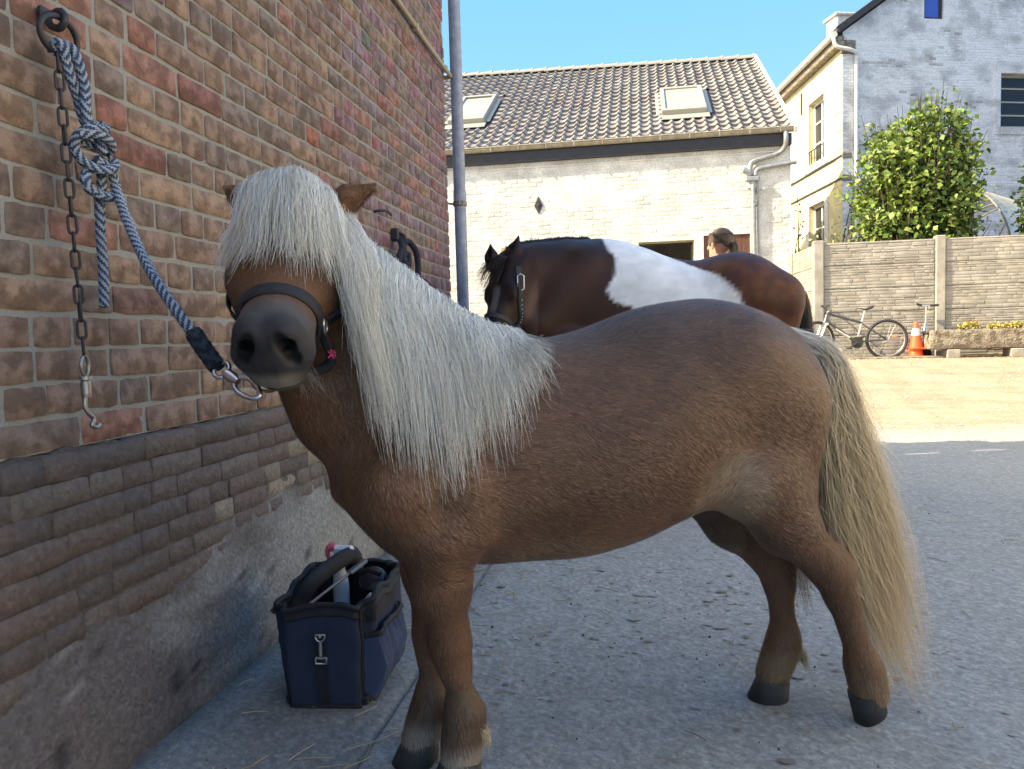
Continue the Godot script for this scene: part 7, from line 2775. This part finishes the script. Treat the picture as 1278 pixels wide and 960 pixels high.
	m = MB.new()
	m.lathe([Vector2(0, 0), Vector2(0.022, 0), Vector2(0.024, 0.01), Vector2(0.024, 0.19), Vector2(0.020, 0.225), Vector2(0.013, 0.245), Vector2(0.013, 0.262), Vector2(0, 0.262)], 18)
	part(bt, "bottle", m, mat("white_plastic", lin(0.72, 0.72, 0.74), 0.35))
	m = MB.new()
	m.box(Vector3(0.012, 0.298, 0), Vector3(0.065, 0.028, 0.024), 0.008)
	m.box(Vector3(0.0, 0.275, 0), Vector3(0.026, 0.034, 0.026), 0.006)
	part(bt, "spray_head", m, mats.white_plastic)
	m = MB.new()
	m.tube(polyline([Vector3(-0.012, 0.306, 0), Vector3(-0.032, 0.304, 0.0), Vector3(-0.038, 0.285, 0.0), Vector3(-0.032, 0.262, 0.0)], 4), [0.012, 0.013, 0.013, 0.012, 0.011, 0.010, 0.009, 0.008, 0.007, 0.007, 0.006, 0.006, 0.005], 9)
	part(bt, "trigger", m, mat("pink_plastic", lin(0.72, 0.13, 0.18), 0.35))
	var b2 := thing("shampoo_bottle", "small pale pink bottle lying tilted inside the navy bag", "bottle", X * Vector3(0.045, 0.08, 0.0))
	m = MB.new()
	m.lathe([Vector2(0, 0), Vector2(0.022, 0), Vector2(0.022, 0.14), Vector2(0.012, 0.16), Vector2(0.0, 0.16)], 16, Transform3D(Basis(Vector3.BACK, -0.25), Vector3.ZERO))
	part(b2, "bottle", m, mat("pale_pink", lin(0.55, 0.36, 0.38), 0.4))
	m = MB.new()
	m.lathe([Vector2(0.0226, 0.075), Vector2(0.0226, 0.125)], 16, Transform3D(Basis(Vector3.BACK, -0.25), Vector3.ZERO))
	part(b2, "label", m, mats.white_plastic)
	var hpck := thing("hoof_pick", "thin steel rod lying diagonally across the bag opening", "tool", X * Vector3(-0.01, 0.29, 0.08))
	m = MB.new()
	m.tube(PackedVector3Array([Vector3(-0.035, -0.035, 0.08), Vector3(0.06, 0.035, -0.11)]), 0.0045, 8)
	m.box(Vector3(0.045, 0.024, -0.08), Vector3(0.02, 0.012, 0.07), 0.004, Basis.looking_at(Vector3(0.095, 0.07, -0.19)))
	part(hpck, "rod", m, metal("dull_steel", lin(0.22, 0.21, 0.20), 0.5))
	var br := thing("round_brush", "round black body brush inside the navy bag", "brush", X * Vector3(0.06, 0.24, -0.10))
	m = MB.new()
	m.lathe([Vector2(0, -0.02), Vector2(0.036, -0.02), Vector2(0.042, -0.01), Vector2(0.042, 0.008), Vector2(0.036, 0.018), Vector2(0.02, 0.024), Vector2(0, 0.026)], 20, Transform3D(Basis(Vector3.RIGHT, 0.9), Vector3.ZERO))
	part(br, "back", m, mat("brush_back", lin(0.02, 0.021, 0.025), 0.35))
	m = MB.new()
	m.tube(PackedVector3Array([Vector3(-0.035, 0.028, 0.03), Vector3(0, 0.046, 0.042), Vector3(0.035, 0.028, 0.03)]), 0.006, 7, true, false, Vector2(0.4, 1.4))
	part(br, "hand_loop", m, black)


# ---------------------------------------------------------------- bicycle, cones, scooter, trough

func build_yard_things() -> void:
	var steel: StandardMaterial3D = mats.steel
	var rub := mat("rubber", lin(0.025, 0.025, 0.025), 0.7)
	var dark := mat("bike_dark", lin(0.03, 0.032, 0.036), 0.3)
	dark.clearcoat_enabled = true
	var silver := metal("bike_silver", lin(0.62, 0.63, 0.65), 0.28)
	var alloy := metal("alloy", lin(0.55, 0.55, 0.56), 0.35)
	var o := thing("bicycle", "black and silver mountain bike leaning on the concrete fence", "bicycle", Vector3(3.35, 0.41, -13.25))
	var rc := Vector3(0.488, 0.325, 0.0)
	var fc := Vector3(-0.586, 0.325, 0.08)
	for wv in [[rc, 0.0], [fc, 0.45]]:
		var c: Vector3 = wv[0]
		var w := Node3D.new()
		w.name = "wheel"
		o.add_child(w, true)
		w.position = c
		w.rotation.y = wv[1]
		var tyre := PackedVector3Array()
		var rim := PackedVector3Array()
		for k in 40:
			var a := TAU * k / 40.0
			tyre.append(Vector3(cos(a), sin(a), 0) * 0.302)
			rim.append(Vector3(cos(a), sin(a), 0) * 0.272)
		var m := MB.new()
		m.tube(tyre, 0.024, 8, false, true)
		part(w, "tyre", m, rub)
		m = MB.new()
		m.tube(rim, 0.010, 6, false, true)
		part(w, "rim", m, alloy)
		m = MB.new()
		for k in 24:
			var a := TAU * k / 24.0
			var b := a + (0.5 if k % 2 else -0.5)
			var z := 0.025 if k % 4 < 2 else -0.025
			m.tube(PackedVector3Array([Vector3(cos(a) * 0.268, sin(a) * 0.268, 0), Vector3(cos(b) * 0.022, sin(b) * 0.022, z)]), 0.0022, 4, false)
		part(w, "spokes", m, alloy)
		m = MB.new()
		m.tube(PackedVector3Array([Vector3(0, 0, -0.045), Vector3(0, 0, 0.045)]), 0.02, 10)
		part(w, "hub", m, alloy)
		m = MB.new()
		m.box(Vector3(0.11, 0.05, 0.02) if c == rc else Vector3(0.02, -0.13, 0.02), Vector3(0.07, 0.035, 0.008), 0.004)
		part(w, "reflector", m, mat("amber", lin(0.75, 0.25, 0.04), 0.3))
	var ht := Vector3(-0.415, 0.785, 0.02)
	var hb := Vector3(-0.45, 0.63, 0.03)
	var bb := Vector3(0.03, 0.285, 0.0)
	var sc := Vector3(0.13, 0.70, 0.0)
	var fr := MB.new()
	fr.tube(PackedVector3Array([ht + Vector3(0.0, -0.02, 0), sc + Vector3(-0.01, -0.10, 0)]), 0.021, 9)
	fr.tube(PackedVector3Array([hb + Vector3(0.01, 0.02, 0), bb]), 0.024, 9)
	fr.tube(PackedVector3Array([ht, hb]), 0.024, 9)
	for z in [-0.045, 0.045]:
		fr.tube(PackedVector3Array([sc + Vector3(-0.01, -0.12, 0), rc + Vector3(0, 0, z)]), 0.010, 7)
		fr.tube(PackedVector3Array([bb, rc + Vector3(0, 0, z)]), 0.011, 7)
	part(o, "frame", fr, dark)
	var st := MB.new()
	st.tube(PackedVector3Array([bb, sc]), 0.018, 9)
	st.tube(PackedVector3Array([sc, Vector3(0.155, 0.80, 0)]), 0.014, 9)
	st.tube(PackedVector3Array([Vector3(-0.30, 0.515, 0.02), Vector3(-0.08, 0.365, 0.01)]), 0.0255, 9)
	part(o, "seat_tube", st, silver)
	var fk := MB.new()
	var cr := Vector3(-0.475, 0.60, 0.03)
	fk.tube(PackedVector3Array([ht + Vector3(0.005, 0.03, 0), cr]), 0.017, 8)
	fk.box(cr, Vector3(0.10, 0.06, 0.13), 0.015, Basis(Vector3.UP, 0.45))
	for z in [-0.055, 0.055]:
		var off := Vector3(sin(0.45) * z, 0, cos(0.45) * z)
		fk.tube(PackedVector3Array([cr + off, fc + off]), 0.017, 8)
	part(o, "fork", fk, silver)
	var hbar := MB.new()
	var stem := ht + Vector3(-0.03, 0.06, 0.0)
	hbar.tube(polyline([ht, stem, stem + Vector3(-0.03, 0.02, 0.01)], 3), 0.015, 8)
	hbar.tube(polyline([stem + Vector3(0.10, 0.055, -0.27), stem + Vector3(0.05, 0.04, -0.1), stem + Vector3(-0.02, 0.02, 0.0), stem + Vector3(-0.08, 0.03, 0.12), stem + Vector3(-0.12, 0.04, 0.28)], 4), 0.013, 8)
	part(o, "handlebar", hbar, dark)
	for e in [[stem + Vector3(0.10, 0.055, -0.27), stem + Vector3(0.055, 0.045, -0.15)], [stem + Vector3(-0.12, 0.04, 0.28), stem + Vector3(-0.09, 0.035, 0.17)]]:
		var gm := MB.new()
		gm.tube(PackedVector3Array(e), 0.019, 8)
		part(o, "grip", gm, rub)
	var sd := MB.new()
	sd.tube(polyline([Vector3(0.035, 0.835, 0), Vector3(0.10, 0.83, 0), Vector3(0.17, 0.815, 0), Vector3(0.24, 0.845, 0), Vector3(0.285, 0.862, 0)], 4), [0.012, 0.014, 0.016, 0.019, 0.022, 0.026, 0.032, 0.038, 0.045, 0.052, 0.060, 0.066, 0.070, 0.070, 0.066, 0.058, 0.04], 10, true, false, Vector2(1.0, 0.38), Vector3(0, 0, 1))
	part(o, "saddle", sd, rub)
	var ck := MB.new()
	for k in 20:
		var a := TAU * k / 20.0
		ck.box(bb + Vector3(cos(a) * 0.085, sin(a) * 0.085, 0.05), Vector3(0.022, 0.022, 0.006), 0.002, Basis(Vector3.BACK, a))
	ck.lathe([Vector2(0, 0.045), Vector2(0.085, 0.045), Vector2(0.085, 0.053), Vector2(0.0, 0.055)], 20, Transform3D(Basis(Vector3.RIGHT, PI / 2), bb))
	ck.tube(PackedVector3Array([bb + Vector3(0, 0, 0.06), bb + Vector3(-0.14, -0.09, 0.07)]), 0.011, 7)
	ck.tube(PackedVector3Array([bb + Vector3(0, 0, -0.06), bb + Vector3(0.14, 0.09, -0.07)]), 0.011, 7)
	ck.tube(PackedVector3Array([bb + Vector3(0, 0.085, 0.05), rc + Vector3(0, 0.04, 0.05)]), 0.004, 5)
	ck.tube(PackedVector3Array([bb + Vector3(0, -0.085, 0.05), rc + Vector3(-0.02, -0.06, 0.05), rc + Vector3(0, -0.03, 0.05)]), 0.004, 5)
	part(o, "crankset", ck, rub)
	for e in [bb + Vector3(-0.14, -0.09, 0.11), bb + Vector3(0.14, 0.09, -0.11)]:
		var pm := MB.new()
		pm.box(e, Vector3(0.09, 0.022, 0.07), 0.006)
		part(o, "pedal", pm, rub)
	# low wheel hoops beside the bicycle
	for k in 4:
		var x := 3.17 + k * 0.19
		var rk := thing("bike_hoop", ["low white bike stand hoop just right of the front wheel", "low white bike stand hoop under the bike pedals", "low white bike stand hoop left of the rear wheel", "low white bike stand hoop behind the rear wheel"][k], "bike stand", Vector3(x, 0.42, -13.42), 0.0, "low hoops for parking bikes")
		var m := MB.new()
		m.tube(polyline([Vector3(-0.035, 0, 0), Vector3(-0.045, 0.15, 0), Vector3(-0.01, 0.175, 0), Vector3(0.02, 0.15, 0), Vector3(0.04, 0, 0)], 4), 0.009, 7)
		part(rk, "hoop", m, mats.stone_white)
	# kerb strip in front of the bicycle
	var ks := thing("kerb_strip", "low pale kerb strip on the ground in front of the bike", "kerb", Vector3(3.8, 0.42, -13.05))
	for k in 3:
		var m := MB.new()
		m.box(Vector3(-0.62 + k * 0.62, 0.012, 0), Vector3(0.612, 0.06, 0.12), 0.012)
		part(ks, "kerb_stone", m, mats.trough)
	# cones, one nested on the other
	for k in 2:
		var cn := thing("traffic_cone", "upper orange traffic cone with a white band stacked beside the bike" if k else "lower orange traffic cone of the stack beside the bike", "traffic cone", Vector3(4.275, 0.43 + k * 0.13, -13.25), 0.2, "stacked traffic cones")
		var m := MB.new()
		m.lathe([Vector2(0.118, 0.03), Vector2(0.108, 0.04), Vector2(0.034, 0.42), Vector2(0.028, 0.435), Vector2(0.022, 0.435)], 22)
		part(cn, "cone", m, mat("cone_orange", lin(0.72, 0.10, 0.025), 0.5))
		m = MB.new()
		m.box(Vector3(0, 0.016, 0), Vector3(0.27 - k * 0.035, 0.03, 0.27 - k * 0.035), 0.008)
		part(cn, "foot", m, mats.cone_orange)
		m = MB.new()
		m.lathe([Vector2(0.0745, 0.225), Vector2(0.052, 0.34)], 22)
		part(cn, "band", m, mat("cone_white", lin(0.62, 0.52, 0.50), 0.5))
	# kick scooter leaning on the fence
	var ks2 := thing("kick_scooter", "kick scooter with black handlebar leaning on the fence by the trough", "scooter", Vector3(4.46, 0.43, -13.42))
	var m2 := MB.new()
	m2.tube(PackedVector3Array([Vector3(-0.13, 0.86, 0.02), Vector3(-0.03, 0.83, 0.0), Vector3(0.03, 0.83, 0.0), Vector3(0.20, 0.835, 0.02)]), 0.012, 8)
	part(ks2, "handlebar", m2, steel)
	for s in [[Vector3(-0.13, 0.86, 0.02), Vector3(-0.05, 0.837, 0.01)], [Vector3(0.20, 0.835, 0.02), Vector3(0.08, 0.83, 0.01)]]:
		m2 = MB.new()
		m2.tube(PackedVector3Array(s), 0.02, 8)
		part(ks2, "grip", m2, rub)
	m2 = MB.new()
	m2.tube(PackedVector3Array([Vector3(0.02, 0.83, 0), Vector3(0.005, 0.53, 0.02)]), 0.013, 8)
	part(ks2, "stem", m2, steel)
	m2 = MB.new()
	m2.tube(PackedVector3Array([Vector3(0.005, 0.55, 0.02), Vector3(-0.04, 0.17, 0.05)]), 0.02, 8)
	part(ks2, "steering_tube", m2, mat("scooter_blue", lin(0.20, 0.30, 0.55), 0.35))
	m2 = MB.new()
	m2.box(Vector3(-0.01, 0.16, 0.0), Vector3(0.11, 0.30, 0.05), 0.01, Basis(Vector3.BACK, 0.05))
	part(ks2, "deck", m2, rub)
	for c in [Vector3(-0.045, 0.075, 0.06), Vector3(0.045, 0.065, 0.0)]:
		m2 = MB.new()
		m2.lathe([Vector2(0.02, -0.016), Vector2(0.062, -0.014), Vector2(0.068, 0), Vector2(0.062, 0.014), Vector2(0.02, 0.016)], 16, Transform3D(Basis(Vector3.RIGHT, PI / 2), c))
		part(ks2, "wheel", m2, rub)
	# long concrete trough on blocks, planted
	var tr := thing("planter_trough", "long weathered concrete trough on two blocks before the fence", "planter", Vector3(5.6, 0.43, -13.1))
	var nz := FastNoiseLite.new()
	nz.seed = 77
	nz.frequency = 3.0
	nz.fractal_octaves = 4
	var tm := MB.new()
	var prof := [Vector2(-0.19, 0.40), Vector2(-0.20, 0.43), Vector2(-0.16, 0.435), Vector2(-0.15, 0.36), Vector2(0.14, 0.36), Vector2(0.15, 0.435), Vector2(0.20, 0.43), Vector2(0.205, 0.40), Vector2(0.195, 0.20), Vector2(0.18, 0.145), Vector2(0.12, 0.13), Vector2(-0.12, 0.13), Vector2(-0.18, 0.145), Vector2(-0.19, 0.20)]
	var L := 2.35
	var sect := func(u: float, k: int) -> Vector3:
		var q: Vector2 = prof[k % prof.size()]
		var x := -1.22 + L * u
		var e := nz.get_noise_3d(x, q.x * 3.0, q.y * 3.0) * 0.012
		var endr := smoothstep(0.0, 0.02, u) * smoothstep(1.0, 0.98, u)
		return Vector3(x, 0.28 + (q.y - 0.28) * lerpf(0.9, 1.0, endr) + e, q.x * lerpf(0.9, 1.0, endr) + e)
	for i in 60:
		for k in prof.size():
			var a: Vector3 = sect.call(i / 60.0, k)
			var b: Vector3 = sect.call(i / 60.0, k + 1)
			var c: Vector3 = sect.call((i + 1) / 60.0, k + 1)
			var d: Vector3 = sect.call((i + 1) / 60.0, k)
			var q0: Vector2 = prof[k]
			var q1: Vector2 = prof[(k + 1) % prof.size()]
			tm.quad(a, b, c, d, Vector3(0, -(q1.x - q0.x), q1.y - q0.y) * -1.0)
	for u in [0.0, 1.0]:
		for k in prof.size():
			tm.flat(Vector3(-1.22 + L * u, 0.26, 0), sect.call(u, k), sect.call(u, k + 1), Vector3(-1 if u == 0.0 else 1, 0, 0))
	part(tr, "trough", tm, mats.trough)
	for x in [-0.88, 0.02, 0.85]:
		var bm := MB.new()
		bm.box(Vector3(x, 0.062, 0.04), Vector3(0.19, 0.135, 0.30), 0.012)
		part(tr, "block", bm, mats.fence_concrete)
	var so := MB.new()
	so.sheet(func(u: float, v: float) -> Vector3: return Vector3(-1.18 + 2.28 * u, 0.385 + nz.get_noise_2d(u * 6.0, v) * 0.02, -0.15 + 0.30 * v), 40, 4, Vector3.UP)
	part(tr, "soil", so, mat("soil", lin(0.06, 0.04, 0.025), 0.95, tex.fine, 3.0))
	var r := RandomNumberGenerator.new()
	r.seed = 90
	var yel := [Color(0.52, 0.42, 0.10), Color(0.42, 0.38, 0.10), Color(0.55, 0.33, 0.12), Color(0.30, 0.33, 0.08)]
	var spots := [[5.02, 0.17, 40, "rounded clump of yellow-orange flowers at the left of the trough"], [5.42, 0.13, 36, "low yellow-green plant in the middle of the trough"], [5.68, 0.15, 30, "pale flowering plant near the right edge in the trough"], [6.1, 0.15, 30, "yellow-green plant at the far right end of the trough"]]
	for s in spots:
		var pl := thing("trough_plant", s[3], "plant", Vector3(s[0], 0.81, -13.1))
		var tips := []
		for k in s[2]:
			var a := r.randf() * TAU
			var q := sqrt(r.randf()) * 0.15
			tips.append(Vector3(s[0] + cos(a) * q, 0.81 + s[1] * r.randf_range(0.5, 1.0) * (1.2 - q * 3.0), -13.1 + sin(a) * q * 0.8))
		leafy_small(pl, Vector3(s[0], 0.81, -13.1), tips, yel, r)


func leafy_small(b: Node3D, base: Vector3, tips: Array, cols: Array, r: RandomNumberGenerator) -> void:
	var lv := MB.new()
	for t in tips:
		for k in 9:
			var p: Vector3 = t + Vector3(r.randfn(), r.randfn(), r.randfn()) * 0.022
			var n := Vector3(r.randfn(), 0.8 + r.randf(), r.randfn()).normalized()
			var d := n.cross(Vector3(r.randfn(), r.randfn(), r.randfn())).normalized() * 0.022
			var w := n.cross(d) * 0.5
			lv.col = cols[r.randi() % cols.size()]
			lv.tri(p - d, p + w, p + d, n, n, n)
			lv.tri(p - d, p + d, p - w, n, n, n)
		lv.col = Color(0.10, 0.15, 0.04)
		lv.tube(PackedVector3Array([Vector3(lerpf(base.x, t.x, 0.5), base.y - 0.02, lerpf(base.z, t.z, 0.5)), t]), 0.003, 4, false)
	tag(part(b, "foliage", lv, mats.leaf, Transform3D(Basis.IDENTITY, -b.position)), "", "", "", "stuff")


# ---------------------------------------------------------------- straw, crumbs and wet marks on the ground

func build_litter() -> void:
	var r := RandomNumberGenerator.new()
	r.seed = 303
	var m := MB.new()
	var straw := [Color(0.42, 0.36, 0.20), Color(0.35, 0.29, 0.15), Color(0.48, 0.43, 0.28), Color(0.22, 0.18, 0.09)]
	for k in 420:
		var x := r.randf_range(-1.1, 2.2)
		var z := r.randf_range(-4.5, -1.2)
		if r.randf() < 0.5:
			x = -0.65 + r.randfn() * 0.22
			z = r.randf_range(-3.6, -1.4)
		if x < -1.14: continue
		var l := r.randf_range(0.006, 0.045) * (1.0 if r.randf() < 0.85 else 1.9)
		var a := r.randf() * TAU
		var y := ground_y(x, z) + 0.004
		m.col = straw[r.randi() % 4]
		var d := Vector3(cos(a), 0, sin(a)) * l
		m.tube(PackedVector3Array([Vector3(x, y, z) - d, Vector3(x, y + r.randf_range(0, 0.006), z) + Vector3(d.z, 0, -d.x) * r.randf_range(-0.2, 0.2), Vector3(x, y + r.randf_range(0, 0.008), z) + d]), 0.0011, 4, false)
	var s := part(self, "straw", m, mat("straw", Color.WHITE, 0.7))
	tag(s, "loose bits of straw scattered on the concrete around the pony", "straw", "", "stuff")
	m = MB.new()
	for k in 520:
		var x := r.randf_range(-1.1, 2.6)
		var z := r.randf_range(-5.0, -1.2)
		if k % 3 == 0:
			x = 0.12 + r.randfn() * 0.35
			z = -2.55 + r.randfn() * 0.35
		if x < -1.13: continue
		var q := r.randf_range(0.0012, 0.0036) * (1.0 if r.randf() < 0.93 else 2.2)
		m.col = [Color(0.05, 0.045, 0.035), Color(0.10, 0.085, 0.06), Color(0.16, 0.15, 0.14), Color(0.30, 0.29, 0.27)][r.randi() % 4]
		m.box(Vector3(x, ground_y(x, z) + q * 0.5, z), Vector3(q * r.randf_range(0.8, 1.8), q, q * r.randf_range(0.8, 1.8)), q * 0.3, Basis(Vector3.UP, r.randf() * TAU))
	s = part(self, "crumbs", m, mat("crumbs", Color.WHITE, 0.95))
	tag(s, "small dark crumbs and grit lying on the concrete", "grit", "", "stuff")
	m = MB.new()
	for k in 260:   # wet drops and dung stains: thin flat films on the concrete
		var x := 0.10 + r.randfn() * 0.38
		var z := -2.55 + r.randfn() * 0.42
		if k > 200:
			x = r.randf_range(-0.6, 2.0)
			z = r.randf_range(-4.4, -1.4)
		var q := r.randf_range(0.002, 0.009) * (1.0 if k % 7 else 1.9)
		var y := ground_y(x, z) + 0.0045
		var n := 11
		var ring := []
		for i in n:
			var a := TAU * i / n
			var rr := q * r.randf_range(0.65, 1.15)
			ring.append(Vector3(x + cos(a) * rr * 1.4, y, z + sin(a) * rr))
		m.col = Color(0.27, 0.27, 0.265) if k % 4 else Color(0.17, 0.16, 0.14)
		for i in n: m.flat(Vector3(x, y + 0.0006, z), ring[i], ring[(i + 1) % n], Vector3.UP)
	s = part(self, "wet_spots", m, mat("wet", Color.WHITE, 0.7))
	tag(s, "dark damp spots on the concrete behind the pony", "stains", "", "stuff")
	# loose stones of the sunlit gravel
	var sb := MB.new()
	sb.lathe([Vector2(0, -0.4), Vector2(0.8, -0.3), Vector2(1.0, 0.0), Vector2(0.6, 0.4), Vector2(0, 0.5)], 6)
	var xf := []
	var cl := []
	for k in 5200:
		var z := r.randf_range(-14.8, -6.6)
		var x := r.randf_range(-2.0, 6.4)
		var q := r.randf_range(0.004, 0.013) * (1.0 if r.randf() < 0.97 else 1.8)
		xf.append(Transform3D(Basis.from_euler(Vector3(0, r.randf() * TAU, 0)).scaled_local(Vector3(q * r.randf_range(0.7, 1.4), q * 0.7, q)), Vector3(x, ground_y(x, z) + q * 0.2, z)))
		var f := r.randf_range(0.30, 0.62)
		cl.append(Color(f, f * 0.9, f * 0.72))
	var gs := many(self, "gravel", sb.mesh(), mat("gravel", Color.WHITE, 0.9), xf, cl)
	tag(gs, "loose pale gravel on the sunlit yard", "gravel", "", "stuff")
